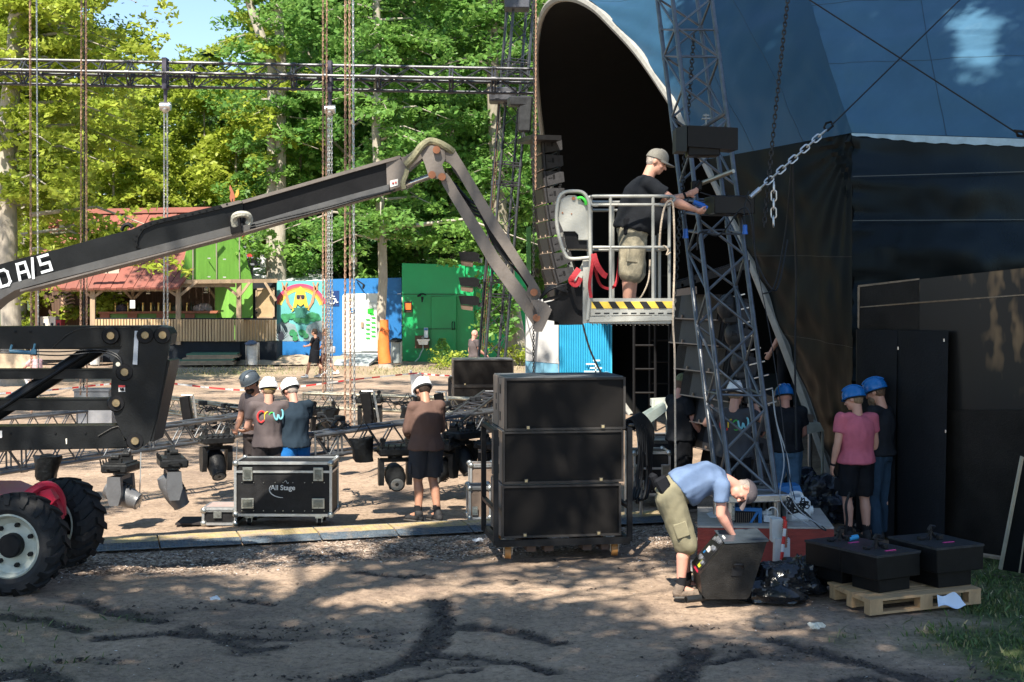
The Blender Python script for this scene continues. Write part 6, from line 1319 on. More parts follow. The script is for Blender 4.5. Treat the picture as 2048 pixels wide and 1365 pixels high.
part('floor_mesh', M('mesh_dark', (.20,.19,.16), .6, .3, .3, 30), lambda m: [m.tube((xl+.02+q*.05, bk, zf-.07), (xl+.06+q*.05, bk+bd, zf-.07), .006, n=4) for q in range(17)], basket)
zr = [P(0,393,bk).z, P(0,410,bk).z, P(0,495,bk).z]; r_ = .0195
def rail(name, pts, par=basket, r=r_): part(name, lgal, lambda m: m.path(pts, r, 10), par)
fr = [Vector((xl,bk+.12,zr[0])), Vector((xl+.02,bk+.02,zr[0])), Vector((xl+.10,bk,zr[0])), Vector((xr-.10,bk,zr[0])), Vector((xr-.02,bk+.03,zr[0])), Vector((xr,bk+.12,zr[0])), Vector((xr,bk+bd-.1,zr[0])), Vector((xr-.1,bk+bd,zr[0])), Vector((xl+.1,bk+bd,zr[0])), Vector((xl,bk+bd-.1,zr[0]))]
rail('top_rail', fr+[fr[0]]); f2 = [v+Vector((0,0,zr[1]-zr[0])) for v in fr]; f2[2] += Vector((.04,0,0)); rail('second_rail', f2+[f2[0]], r=.017)
rail('mid_rail', [v+Vector((0,0,zr[2]-zr[0])) for v in fr]+[fr[0]+Vector((0,0,zr[2]-zr[0]))], r=.017)
for (x, y, z1) in ((px_x(1221,bk), bk, zr[0]), (px_x(1306,bk), bk, zr[0]), (xr, bk+.13, zr[1]), (xr-.02, bk+bd-.1, zr[0]), (xl+.02, bk+bd-.1, zr[0]), (px_x(1240,bk), bk+bd, zr[0]), (px_x(1318,bk)+.06, bk+bd, zr[0]), (xl, bk+.1, zr[0])):
    part('upright', lgal, lambda m: m.tube((x,y,zf), (x,y,z1), .018, n=10), basket)
part('rounded_rail_end', lgal, lambda m: (m.path(smooth([P(1180,394,bk), P(1172,400,bk-.01), P(1184,410,bk-.01), P(1196,411,bk)], 4), .017, 8), m.path(smooth([P(1341,393,bk), P(1349,398,bk+.02), P(1338,409,bk-.01), P(1322,411,bk)], 4), .017, 8)), basket)
cp = part('control_box_frame', lgal, lambda m: (m.path(smooth([P(1175,640,bk-.03), P(1181,560,bk-.03), P(1180,480,bk-.03), P(1179,420,bk-.03), P(1176,400,bk-.03), P(1166,386,bk-.03), P(1148,383,bk-.03), P(1128,386,bk-.03), P(1117,400,bk-.03), P(1113,440,bk-.03), P(1120,480,bk-.03), P(1130,508,bk-.03), P(1142,518,bk-.03), P(1178,516,bk-.03)], 5), .020, 9),), basket)
part('control_box', lgal, lambda m: (m.px([(1121,400),(1136,391),(1150,391),(1160,398),(1166,406),(1176,404),(1176,480),(1157,480),(1157,470),(1150,463),(1127,463),(1117,440)], bk-.01, .05), m.px([(1127,463.5),(1150,463.5),(1157,471),(1157,480.5),(1176,480.5),(1176,500),(1136,500)], bk+.10, .25)), cp)
part('control_recess', lb2, lambda m: (m.px([(1127,464),(1150,464),(1156,471),(1156,482),(1174,482),(1174,498),(1134,498)], bk+.03, .06),), cp)
part('green_lever', M('lever_green', (.05,.55,.05), .5), lambda m: m.path(smooth([P(1155,397,bk-.04), P(1163,396,bk-.05), P(1170,402,bk-.05), P(1172,410,bk-.04)], 4), .016, 7), cp)
part('mount_post', lgal, lambda m: (m.px([(1166,520),(1181,520),(1183,645),(1166,648)], bk+.02, .12), m.px([(1150,560),(1168,520),(1172,524),(1160,575)], bk+.05, .1)), basket)
part('rust_bolt', M('pin_rust'), lambda m: (m.tube(P(1147,397,bk-.012), P(1147,397,bk-.03), .02, n=8), m.tube(P(1125,426,bk-.012), P(1125,426,bk-.02), .01, n=6), m.tube(P(1143,428,bk-.012), P(1143,428,bk-.02), .008, n=6)), cp)
def ribbon(m, pts, w_, nrm):
    pp = smooth([Vector(p) for p in pts], 5); vs = []
    for i, p in enumerate(pp):
        t = (pp[min(i+1,len(pp)-1)]-pp[max(i-1,0)]).normalized(); s_ = t.cross(Vector(nrm)).normalized()*w_/2; vs += [p-s_, p+s_, p+s_+Vector(nrm)*.006, p-s_+Vector(nrm)*.006]
    m.add(vs, [(4*i+j, 4*i+(j+1) % 4, 4*i+4+(j+1) % 4, 4*i+4+j) for i in range(len(pp)-1) for j in range(4)])
redw = M('red_webbing', (.42,.02,.03), .7, 0, .2, 30, .3, 80)
mb = MB(); ribbon(mb, [P(1187,508,bk-.06), P(1183,540,bk-.07), P(1179,570,bk-.06), P(1182,596,bk-.05)], .035, (0,-1,0)); ribbon(mb, [P(1187,508,bk-.06), P(1194,530,bk-.08), P(1206,548,bk-.07), P(1214,553,bk-.05)], .06, (0,-1,0)); ribbon(mb, [P(1188,512,bk-.05), P(1193,550,bk+.1), P(1203,572,bk+.2), P(1222,577,bk+.3), P(1234,560,bk+.4), P(1240,500,bk+.45)], .03, (0,-1,0)); ribbon(mb, [P(1158,538,bk-.05), P(1148,552,bk-.08), P(1142,562,bk-.07), P(1152,570,bk-.05), P(1161,556,bk-.05)], .06, (0,-1,.2))
top(mb, 'safety_strap', redw, 'red webbing safety strap looped over the basket rail', 'strap')
ropem = M('rope_pale', (.55,.45,.34), .8, 0, .3, 40, .5, 60)
cable('rope', 'pale rope looping over the right corner of the lift basket', [P(1318,500,bk+.05), P(1322,450,bk-.03), P(1330,412,bk-.03), P(1341,402,bk-.03), P(1347,420,bk-.02), P(1349,520,bk), P(1346,640,bk-.03), P(1349,700,bk), P(1350,800,bk), P(1351,946,bk)], .011, ropem, cat='rope')
cable('rope', 'frayed cord tied round the mid rail of the basket', [P(1322,498,bk+.2), P(1328,492,bk), P(1336,500,bk-.03), P(1333,510,bk-.03), P(1341,505,bk-.02)], .008, ropem, cat='rope')
cable('rope', 'thin pale cord hanging inside the basket beside the man\'s leg', [P(1300,520,bk+.2), P(1297,560,bk+.15), P(1285,590,bk+.15), P(1276,600,bk+.2)], .009, ropem, cat='rope')
# ================================================================ SMALL OBJECTS
case_blk = M('case_black', (.018,.018,.019), .42, 0, .3, 10, .25, 120); case_al = M('case_alu', (.55,.56,.56), .32, .7, .15, 8, .1, 60, dirt=(.38,.38,.37), dirt_amt=.3); latchm = M('latch_steel', (.45,.46,.43), .3, .85, .2, 12)
def flight_case(lab, c, W, D, Hh, ang=0.0, split=.82, wheels=True, latches=True, name='flight_case', col=None, z0=None):
    z0 = (.13 if wheels else .0) if z0 is None else z0; root = thing(name, lab, 'case', c); T = Matrix.Translation(c) @ Matrix.Rotation(ang, 4, 'Z'); rt = Rz(ang)
    def B_(mb, q, d, bev=0): mb.box(T @ Vector(q), d, rt, bev)
    mb = MB(); B_(mb, (0,D/2,z0+Hh/2), (W-.03,D-.03,Hh-.03)); mb.build('body', col or case_blk, root)
    mb = MB(); e = .032
    for z in (z0+e/2, z0+Hh-e/2, z0+Hh*split): 
        hh = e if z != z0+Hh*split else .028
        B_(mb, (0,0,z), (W-e*2,.012,hh)); B_(mb, (0,D,z), (W-e*2,.012,hh)); B_(mb, (-W/2,D/2,z), (.012,D-e*2,hh)); B_(mb, (W/2,D/2,z), (.012,D-e*2,hh))
    for x in (-W/2+e/2, W/2-e/2):
        for y in (0, D): B_(mb, (x,y,z0+Hh/2), (e,.014,Hh-2*e))
    for y in (e/2, D-e/2): B_(mb, (0,y,z0+Hh-.005), (W-2*e,e,.014))
    for x in (-W/2+e/2, W/2-e/2): B_(mb, (x,D/2,z0+Hh-.005), (e,D-2*e,.014))
    mb.build('edging', case_al, root)
    mb = MB()
    for x in (-W/2+.02, W/2-.02):
        for y in (.01, D-.01):
            for z in (z0+.02, z0+Hh-.02): mb.ell(T @ Vector((x,y,z)), (.042,.036,.042), None, 10, 7)
    mb.each('corner_ball', latchm, root)
    if latches:
        for x in (-W*.36, W*.36):
            mb = MB(); B_(mb, (x,-.012,z0+Hh*split-.03), (.125,.012,.17), .004); lt = mb.build('latch', latchm, root); mb = MB(); B_(mb, (x,-.021,z0+Hh*split-.03), (.085,.008,.12)); B_(mb, (x,-.03,z0+Hh*split-.03), (.05,.012,.03)); mb.build('latch_dish', M('latch_dark', (.20,.21,.19), .35, .8, .3, 20), lt)
            mb = MB(); B_(mb, (x,-.012,z0+Hh*.24), (.16,.012,.13), .004); hd = mb.build('handle', latchm, root); mb = MB(); B_(mb, (x,-.020,z0+Hh*.24), (.12,.006,.09)); B_(mb, (x,-.028,z0+Hh*.24+.012), (.10,.014,.022)); mb.build('handle_grip', M('latch_dark'), hd)
        mb = MB()
        for x in (-.42,-.3,-.2,-.08,.0,.1,.22,.3,.42):
            for z in (.10, .62): mb.tube(T @ Vector((x*W,-.003,z0+Hh*z)), T @ Vector((x*W,.01,z0+Hh*z)), .006, n=6)
        mb.build('rivets', latchm, root)
    if wheels:
        for x in (-W*.36, W*.36):
            for y in (.12, D-.12):
                mb = MB(); B_(mb, (x,y,z0-.02), (.10,.09,.03)); B_(mb, (x-.03,y,z0-.055), (.008,.05,.07)); B_(mb, (x+.03,y,z0-.055), (.008,.05,.07)); cw = mb.build('castor', latchm, root); mb = MB(); q = T @ Vector((x,y,.05)); dx = rt @ Vector((.022,0,0)); mb.tube(q-dx, q+dx, .05, n=16); mb.build('wheel', M('wheel_black', (.02,.018,.017), .5), cw)
    return root, T
c = G(566, 1054); fc, T = flight_case('large black flight case with silver edges and white All Stage lettering', c, 1.23, .6, .68, R(-1))
lw = M('lettering_white', (.72,.74,.74), .5)
text('lettering', 'All Stage', T @ Vector((-.155,-.004,.13+.33)), T.to_3x3() @ Vector((1,0,0)), (0,0,1), .088, lw, fc, .002, bold=.001)
mb = MB(); mb.path([T @ Vector((.0+.17*math.cos(a), -.004, .13+.335+.10*math.sin(a))) for a in [R(150+i*10) for i in range(13)]], .005, 4, radii=[.003+.004*math.sin(i/12*math.pi) for i in range(13)]); mb.path([T @ Vector((.02+.05*q/6, -.004, .13+.43+.02*math.sin(q))) for q in range(7)], .003, 4); mb.build('logo_swoosh', lw, fc)
c = G(438, 1052); sc_, T = flight_case('small open black flight case lying left of the large one', c+Vector((0,.02,.004)), .44, .5, .20, R(-1), .9, False, False)
mb = MB(); mb.box(T @ Vector((0,.25,.212)), (.42,.47,.008)); mb.box(T @ Vector((0,.02,.21)), (.42,.025,.03)); mb.box(T @ Vector((0,.48,.21)), (.42,.025,.03)); mb.box(T @ Vector((-.2,.25,.21)), (.025,.44,.03)); mb.build('rim', case_al, sc_); mb = MB(); mb.box(T @ Vector((-.02,-.012,.13)), (.1,.012,.08)); mb.build('latch', latchm, sc_)
mb = MB(); mb.box(T @ Vector((0,.25,.218)), (.38,.43,.006)); mb.build('lining', M('lining_pink', (.35,.27,.25), .9), sc_)
mb = MB(); p = G(396, 1050); mb.box(p+Vector((-.12,.25,.012)), (.35,.55,.02), Rz(.05)); top(mb, 'shadow_patch', M('shadow_dark', (.035,.03,.03), .8), 'thin dark sheet painted as the shadow left of the small open flight case', 'mat')  # dark sheet stands in for the small case's cast shadow
flight_case('black flight case with silver edges behind the hanging cables, beside the rope', Vector((px_x(1304,19.6),19.6,0)), .52, .55, .60, R(4), .62)
flight_case('black flight case standing behind the man in the camouflage cap', Vector((px_x(1325,21.5),21.5,0)), .6, .55, .62, R(4), .86)
brn = M('case_brown', (.20,.145,.11), .6, 0, .2, 6, .2, 60)
flight_case('small brown case with a recessed handle left of the big speaker cart', Vector((px_x(960,18.35),18.35,0)), .30, .4, .42, R(6), .95, False, False, col=brn)
flight_case('flat brown case behind the small brown case beside the speaker cart', Vector((px_x(965,19.3),19.3,0)), .35, .3, .60, R(6), .95, False, False, col=brn)
for (x, y, Yq) in ((950,1032,18.32),): mb = MB(); mb.box(P(x,y-10,Yq), (.07,.012,.11)); mb.box(P(x,y-10,Yq-.01), (.05,.01,.06)); top(mb, 'case_handle', latchm, 'steel recessed handle on the small brown case', 'handle')
# bundle of hanging black cables on a stand behind the cart
root = thing('cable_bundle', 'thick bundle of black cables hung over a rack right of the big speaker stack', 'cables', (px_x(1268,18.6),18.6,0)); rj = random.Random(3)
for q in range(11):
    mb = MB(); x = 1250+q*2.2; Yq = 18.2+.05*q; k_ = rj.uniform(-8, 8); mb.path(smooth([P(x-4,860,Yq), P(x+2,842-q,Yq), P(x+14,840-q,Yq), P(x+24+q,860,Yq), P(x+30+k_*.3,910,Yq), P(x+26+k_,960,Yq), P(x+18+k_,996,Yq-.1), P(x+6+k_,1000+rj.uniform(-5,8),Yq-.15)], 5), .017, 6); mb.build('cable_strand', cabm, root)
mb = MB()
for x in (1252, 1282): a = P(x, 850, 18.4); mb.tube(a, (a.x, a.y, 0), .02)
mb.tube(P(1252,850,18.4), P(1282,850,18.4), .02); mb.build('rack', M('steel'), root)
# folded crowd barrier / roof piece
root = thing('aluminium_ramp', 'pale aluminium ramp piece leaning on a white stand behind the cable bundle', 'ramp', (px_x(1300,21),21,0)); mb = MB(); mb.prism([P(1268,845,20.8), P(1330,808,20.8), P(1334,822,20.8), P(1280,862,20.8)], (0,.5,0)); mb.build('channel', M('ramp_alu', (.36,.42,.38), .4, .4), root)
mb = MB()
for x in (1306, 1334): a = P(x, 800, 21.2); mb.tube(a, (a.x, a.y, 0), .022)
mb.tube(P(1306,880,21.2), P(1334,880,21.2), .02); mb.prism([P(1304,800,21.2), P(1338,798,21.2), P(1338,812,21.2), P(1304,814,21.2)], (0,.3,0)); mb.build('stand', M('stand_white', (.50,.52,.46), .5), root)
root = thing('work_bench', 'pale metal bench with tools at the tent rim behind the blue helmeted man', 'bench', (px_x(1625,19.0),19.0,0)); mb = MB(); mb.prism([P(1598,848,19), P(1640,846,19), P(1648,862,19), P(1598,872,19)], (0,.6,0)); mb.build('bench_top', M('stand_white'), root)
mb = MB()
for x in (1602, 1645): a = P(x, 862, 19.1); mb.tube(a, (a.x, a.y, 0), .02)
mb.each('bench_leg', M('stand_white'), root); mb = MB(); mb.box(P(1612,838,19.2), (.16,.2,.12)); mb.build('brown_box', brn, root); mb = MB(); mb.box(P(1600,822,19.3), (.14,.14,.10)); mb.build('yellow_box', M('box_yellow', (.45,.33,.05), .5), root)
root = thing('equipment_rack', 'low dark rack with red plugs behind the cable bundle', 'rack', (px_x(1322,20.3),20.3,0)); mb = MB(); a = P(1322,908,20.3); mb.box((a.x,a.y+.2,.72), (.5,.4,.1)); mb.box((a.x,a.y+.2,.35), (.46,.36,.62)); mb.build('rack_body', case_blk, root); mb = MB(); [mb.box(P(1310+6*q,900,20.25), (.03,.03,.05)) for q in range(4)]; mb.each('plug_red', M('red_paint'), root)

# ballast block with red sides
conc = M('concrete_pale', (.42,.39,.35), .85, 0, .15, 5, .4, 40, dirt=(.30,.26,.22), dirt_amt=.4); redb = M('red_boards', (.30,.045,.03), .7, 0, .3, 6, .5, 30, dirt=(.17,.05,.04), dirt_amt=.35, stretch=(1,1,5))
root = thing('ballast_block', 'low ballast block with pale top and red board sides under the tower', 'ballast', (px_x(1530,15.3),15.3,0)); a0 = Vector((px_x(1395,15.35),15.35,0)); a1 = Vector((px_x(1668,15.25),15.25,0)); bk0 = Vector((px_x(1640,16.6),16.6,0)); bk1 = Vector((px_x(1395,16.7),16.7,0))
mb = MB(); mb.prism([v+Vector((0,0,.03)) for v in (a0,a1,bk0,bk1)], (0,0,.36)); mb.build('red_side', redb, root); mb = MB(); mb.prism([v+Vector((0,0,.394)) for v in (a0,a1,bk0,bk1)], (0,0,.02)); mb.build('concrete_top', conc, root)
mb = MB(); mb.box(((a0.x+a1.x)/2, 15.2, .015), (1.7,.5,.03)); mb.build('foot_plate', M('foot_grey', (.35,.35,.33), .6), root)
# white jack post and warning pole
root = thing('jack_post', 'white steel screw jack post standing before the red ballast block', 'jack', G(1562, 1145)); Yq = 14.75
mb = MB(); mb.px([(1544,1039),(1566,1039),(1566,1085),(1544,1085)], Yq, .14); mb.px([(1550,1078),(1580,1078),(1580,1143),(1548,1143)], Yq-.05, .10); mb.build('post', M('post_white', (.60,.62,.60), .5, 0, .12, 6, .1, 40), root)
mb = MB(); mb.tube(P(1570,1095,Yq-.04), P(1570,1042,Yq-.04), .022, n=10); [mb.tube(P(1570,1048+q*4.5,Yq-.04), P(1570,1050+q*4.5,Yq-.04), .029, n=10) for q in range(9)]; mb.build('screw', M('screw_rust', (.40,.17,.11), .6, .3), root)
root = thing('warning_pole', 'red and white striped pole leaning against the jack post', 'pole', G(1566, 1150))
for i in range(5):
    mb = MB(); a = P(1571,1042,14.65); b = P(1563,1120,14.6); mb.tube(a.lerp(b, i/5), a.lerp(b, (i+1)/5), .018, n=10); mb.build('pole_band', M('pole_red', (.65,.03,.02), .5) if i % 2 == 0 else M('pole_white', (.7,.7,.68), .5), root)
# power boxes and canisters on the block
pb = M('power_blue', (.02,.16,.42), .45); root = thing('power_distribution_box', 'blue framed power box with black grille sitting on the ballast block', 'power box', P(1497,1056,15.7)); Yq = 15.55
mb = MB(); mb.px([(1470,1018),(1522,1020),(1522,1058),(1470,1055)], Yq, .35); mb.build('body', case_blk, root); mb = MB(); mb.px([(1468,1015),(1524,1017),(1524,1024),(1468,1022)], Yq-.03, .42); mb.px([(1517,1024),(1524,1024),(1524,1058),(1517,1058)], Yq-.02, .03); mb.px([(1468,1051),(1524,1053),(1524,1058),(1468,1056)], Yq-.025, .03); mb.prism([P(1495,1052,Yq-.012), P(1500,1052,Yq-.012), P(1518,1024,Yq-.012), P(1512,1024,Yq-.012)], (0,-.01,0)); mb.build('blue_frame', pb, root)
mb = MB(); [mb.tube(P(1473+4*q,1026,Yq-.005), P(1473+4*q,1050,Yq-.005), .004, n=4) for q in range(10)]; mb.build('grille', M('grille_brown', (.16,.12,.09), .6), root)
root = thing('white_unit', 'white plastic electrical unit between the blue power box and the canister', 'box', P(1535,1052,15.5)); mb = MB(); mb.px([(1524,1020),(1550,1017),(1553,1032),(1552,1048),(1524,1050)], 15.6, .3); mb.px([(1528,1032),(1552,1032),(1552,1040),(1546,1046),(1528,1044)], 15.5, .12); mb.build('unit_body', M('plastic_white', (.66,.69,.70), .4), root); mb = MB(); mb.tube(P(1565,1042,15.45), P(1571,1042,15.45), .05, n=12); mb.build('red_knob', M('pole_red'), root)
mb = MB(); mb.px([(1405,1040),(1440,1030),(1440,1062),(1405,1062)], 15.9, .3); top(mb, 'white_box', M('plastic_white'), 'white box behind the arms of the bending man', 'box')
mb = MB(); mb.path([P(1545+11*math.cos(q/14*6.283), 1028+13*math.sin(q/14*6.283), 15.3) for q in range(14)], .006, 5, True); top(mb, 'cable_loop', M('plastic_white'), 'white cable loop standing above the white electrical unit', 'cable')
def canister(x0, x1, y0, y1, Yq, lab):
    mb = MB(); a = P((x0+x1)/2, y1, Yq); W = (x1-x0)/F*Yq; Hh = (y1-y0)/F*Yq; mb.box(a+Vector((0,.16,Hh*.46)), (W,.34,Hh*.92), Rz(.12), .05)
    root = top(mb, 'water_canister', M('plastic_white'), lab, 'canister', a); mb = MB(); mb.path(smooth([a+Vector((-W*.25,.1,Hh*.92)), a+Vector((-W*.15,.1,Hh*1.05)), a+Vector((W*.15,.1,Hh*1.05)), a+Vector((W*.25,.1,Hh*.92))], 4), .02, 7); mb.tube(a+Vector((W*.5,.1,Hh*.45)), a+Vector((W*.66,.1,Hh*.45)), .045, n=10); mb.build('handle', M('plastic_white'), root)
canister(1570, 1621, 992, 1048, 15.6, 'white water canister tangled with black cables on the ballast block')
root = thing('blue_crate', 'blue plastic crate behind the white canister at the tower foot', 'crate', P(1575,985,16.2)); mb = MB(); mb.px([(1553,974),(1600,972),(1606,990),(1560,996)], 16.3, .3); mb.px([(1556,996),(1604,990),(1604,1010),(1558,1012)], 16.3, .3); mb.build('crate_body', pb, root)
root = thing('base_frame', 'grey ribbed steel base frame carrying the tower foot', 'steel frame', P(1520,1010,15.5)); mb = MB(); mb.px([(1500,990),(1562,988),(1562,1000),(1500,1003)], 15.6, .6); mb.build('frame_top', M('steel'), root); mb = MB(); [mb.px([(1505+q*11,1000),(1511+q*11,1000),(1509+q*11,1022),(1503+q*11,1022)], 15.58, .5) for q in range(6)]; mb.px([(1480,1008),(1565,1006),(1565,1036),(1480,1038)], 15.75, .5); mb.build('ballast_ribs', M('dark_plate'), root)
mb = MB(); a0_ = P(1556,1003,15.45); mb.tube(a0_, P(1556,1045,15.45), .018, n=8); mb.lathe([(.06,0),(.05,.02),(.02,.03)], 12, Matrix.Translation(P(1556,1046,15.45))); top(mb, 'levelling_foot', M('steel'), 'threaded steel levelling foot under the tower base', 'foot')
# cables over the canister
for j in range(7):
    rj = random.Random(50+j); cx, cy = 1590+rj.uniform(-8,8), 1002
    pts = [P(cx+rj.uniform(-22,22), cy+rj.uniform(-12,26), 15.35+rj.uniform(-.1,.1)) for _ in range(6)]+([P(1640+rj.uniform(-10,10), 1052, 15.2), P(1652, 1062, 15.1)] if j < 3 else [])
    cable('cable', ['black cable looping over the white canister towards the block corner','second black cable over the white canister, slightly lower','black cable draped over the canister shoulder towards the grass','tangled black cable on top of the white canister','tangled black cable at the left of the canister top','tangled black cable in front of the canister handle','tangled black cable between canister and tower leg'][j], pts, .007, cabm)
for j, (pts, lab) in enumerate((([(1600,1030),(1625,1040),(1660,1042),(1700,1050),(1720,1064)],'black cable on the grass right of the ballast block'),([(1640,1050),(1680,1032),(1710,1026),(1700,1060),(1660,1075)],'looped black cable on the grass behind the wedge speakers'),([(1690,1070),(1694,1040),(1692,1010),(1700,985)],'black cable standing up beside the legs of the pink shirted man'))):
    cable('cable', lab, [G(x, y, .03) if j < 2 else P(x, y, 16.4) for x, y in pts], .016, cabm)
# wedge speakers: two long ones on the pallet, one being carried, one at right
def wedge(lab, c, ang, W, D, Hh, leg_h, group=None, rot=None):
    root = thing('wedge_speaker', lab, 'speaker', c, group); T = Matrix.Translation(c) @ (rot.to_4x4() if rot is not None else Matrix.Rotation(ang, 4, 'Z')); rt = T.to_3x3()
    mb = MB(); mb.box(T @ Vector((0,0,leg_h+Hh/2)), (W,D,Hh-.02), rt, .006); mb.build('cabinet', blk, root)
    mb = MB(); mb.box(T @ Vector((0,0,leg_h+Hh-.004)), (W+.01,D+.01,.022), rt); mb.build('lid_panel', blk_top, root)
    mb = MB(); mb.box(T @ Vector((W*.0,-D*.02,leg_h*.5+.0)), (W*.72,D*.74,leg_h), rt, .006); mb.build('lower_cabinet', blk, root)
    mb = MB(); mb.box(T @ Vector((W*.05,-D*.22,leg_h+Hh+.010)), (.13,.02,.004), rt); mb.build('pink_tape', M('tape_pink', (.75,.06,.28), .5), root)
    mb = MB(); b0 = Vector((-W*.05,D*.05,leg_h+Hh)); mb.path([T @ (b0+Vector(v)) for v in ((-.12,0,.02),(-.05,0,.03),(.0,0,.10),(.06,.02,.03),(.14,.03,.03))], .013, 6); mb.path([T @ (b0+Vector(v)) for v in ((-.03,0,.10),(0,0,.14),(.05,0,.13))], .016, 6)
    mb.box(T @ (b0+Vector((-.1,.02,.025))), (.07,.05,.04), rt, .008); mb.box(T @ (b0+Vector((.09,-.02,.03))), (.06,.05,.05), rt, .008); mb.tube(T @ (b0+Vector((0,0,.0))), T @ (b0+Vector((0,0,.13))), .014, n=8); mb.build('clamp_hook', M('rig_dark'), root); return root, T
pz = .145
pc = G(1790, 1195); 
wedge('black box speaker on the pallet, front one with pink tape and a clamp', Vector((3.48,13.45,pz)), R(30), .55, .485, .235, .12)
wedge('black box speaker behind the front one on the pallet, left with a blue clamp', Vector((3.235,13.875,pz)), R(30), .55, .485, .235, .12)
wedge('black box speaker at the right end of the pallet, standing slightly apart', Vector((4.09,13.74,pz)), R(24), .56, .70, .245, .145)
mb = MB(); mb.tube(P(1697,1078,13.9), P(1714,1074,14.0), .025, n=10); top(mb, 'blue_clamp', M('clamp_blue', (.05,.35,.65), .4), 'blue rubber grip of a clamp lying on the left box speaker', 'clamp')
# pallet
wp = M('pallet_wood', (.46,.30,.16), .8, 0, .2, 4, .4, 40, dirt=(.28,.19,.11), dirt_amt=.35, stretch=(1,6,1)); root = thing('euro_pallet', 'pale wooden pallet on the grass carrying the black box speakers', 'pallet', G(1800, 1200))
pc0 = G(1740, 1232); pe = (G(1984, 1205)-pc0).normalized(); pf = (G(1640, 1187)-pc0).normalized(); 
T = frame(pe, pf, Vector((0,0,1)), pc0); PW = 1.28; PD = .80
def qbox(mb, x0, x1, y0, y1, z0, z1): mb.add([T @ Vector(v) for v in ((x0,y0,z0),(x1,y0,z0),(x1,y1,z0),(x0,y1,z0),(x0,y0,z1),(x1,y0,z1),(x1,y1,z1),(x0,y1,z1))], [(0,3,2,1),(4,5,6,7),(0,1,5,4),(1,2,6,5),(2,3,7,6),(3,0,4,7)])
for i in range(3): mb = MB(); qbox(mb, 0, PW, i*.34, i*.34+.11, .0, .022); mb.build('bottom_board', wp, root)
for i in range(3):
    for j in range(3): mb = MB(); qbox(mb, j*(PW-.145)/2, j*(PW-.145)/2+.145, i*.34+.002, i*.34+.108, .0225, .10); mb.build('block', wp, root)
for j in range(3): mb = MB(); qbox(mb, j*(PW-.145)/2+.002, j*(PW-.145)/2+.143, 0, PD, .1005, .121); mb.build('cross_board', wp, root)
for i in range(5): mb = MB(); y0 = i*.172; qbox(mb, -.003, PW+.003, y0, y0+.14 if i in (0,4,2) else y0+.10, .1215, .143); mb.build('top_board', wp, root)
# speaker held by the bending man
Ys = 13.3; root = thing('monitor_speaker', 'black monitor speaker with rear control panel tilted by the bending man', 'speaker', G(1450,1200))
mb = MB(); mb.px([(1452,1088),(1534,1084),(1500,1192),(1494,1199),(1412,1199),(1404,1190),(1400,1150)], Ys, .62); mb.build('cabinet', M('cab_worn', (.016,.015,.014), .4, 0, .4, 7, .3, 80, dirt=(.045,.038,.03), dirt_amt=.3), root)
mb = MB(); mb.px([(1448,1084),(1538,1080),(1537,1084),(1450,1088)], Ys-.01, .64); mb.build('top_panel', M('cab_top', (.045,.06,.075), .38, 0, .2, 6, .15, 60), root)
az = (P(1452,1088,Ys)-P(1400,1150,Ys)).normalized(); ax = Vector((0,1,0)).cross(az).normalized(); T = frame(ax, (0,1,0), az, (P(1452,1088,Ys)+P(1400,1150,Ys))/2+Vector((0,.21,0))+ax*.175); rt = T.to_3x3()
mb = MB(); mb.box(T @ Vector((-.176,.10,.02)), (.012,.44,.36), rt); cpn = mb.build('control_panel', M('panel_dark', (.012,.012,.013), .35), root)
rj = random.Random(8)
for (y, z, r) in ((-.02,.16,.028),(.06,.16,.028),(.14,.16,.028),(-.02,.07,.028),(.06,.07,.022),(.22,.14,.022),(.14,-.08,.026),(.22,-.08,.026),(-.02,-.10,.022)): mb = MB(); q = T @ Vector((-.183,y,z)); mb.tube(q, q+rt @ Vector((-.02,0,0)), r, n=12); mb.build('socket', M('socket_grey', (.30,.32,.36), .35, .6), cpn)
mb = MB(); mb.box(T @ Vector((-.184,.03,-.12)), (.006,.10,.07), rt); mb.build('yellow_sticker', M('sticker_yellow', (.62,.65,.05), .5), cpn); mb = MB(); mb.box(T @ Vector((-.184,.16,.03)), (.006,.14,.05), rt); mb.box(T @ Vector((-.184,.0,.215)), (.006,.14,.02), rt); mb.build('panel_label', M('label_white'), cpn)
mb = MB(); mb.box(T @ Vector((-.184,.24,-.02)), (.008,.03,.03), rt); mb.build('blue_connector', pb, cpn); mb = MB(); mb.box(T @ Vector((-.172,.10,-.19)), (.012,.30,.02), rt); mb.build('red_edge', lred, cpn)
mb = MB(); mb.px([(1466,1132),(1488,1131),(1484,1152),(1462,1152)], Ys-.012, .012); mb.path(smooth([P(1468,1135,Ys-.02), P(1470,1130,Ys-.05), P(1484,1130,Ys-.05), P(1486,1136,Ys-.02)], 4), .01, 6); mb.build('side_handle', M('rig_dark'), root)
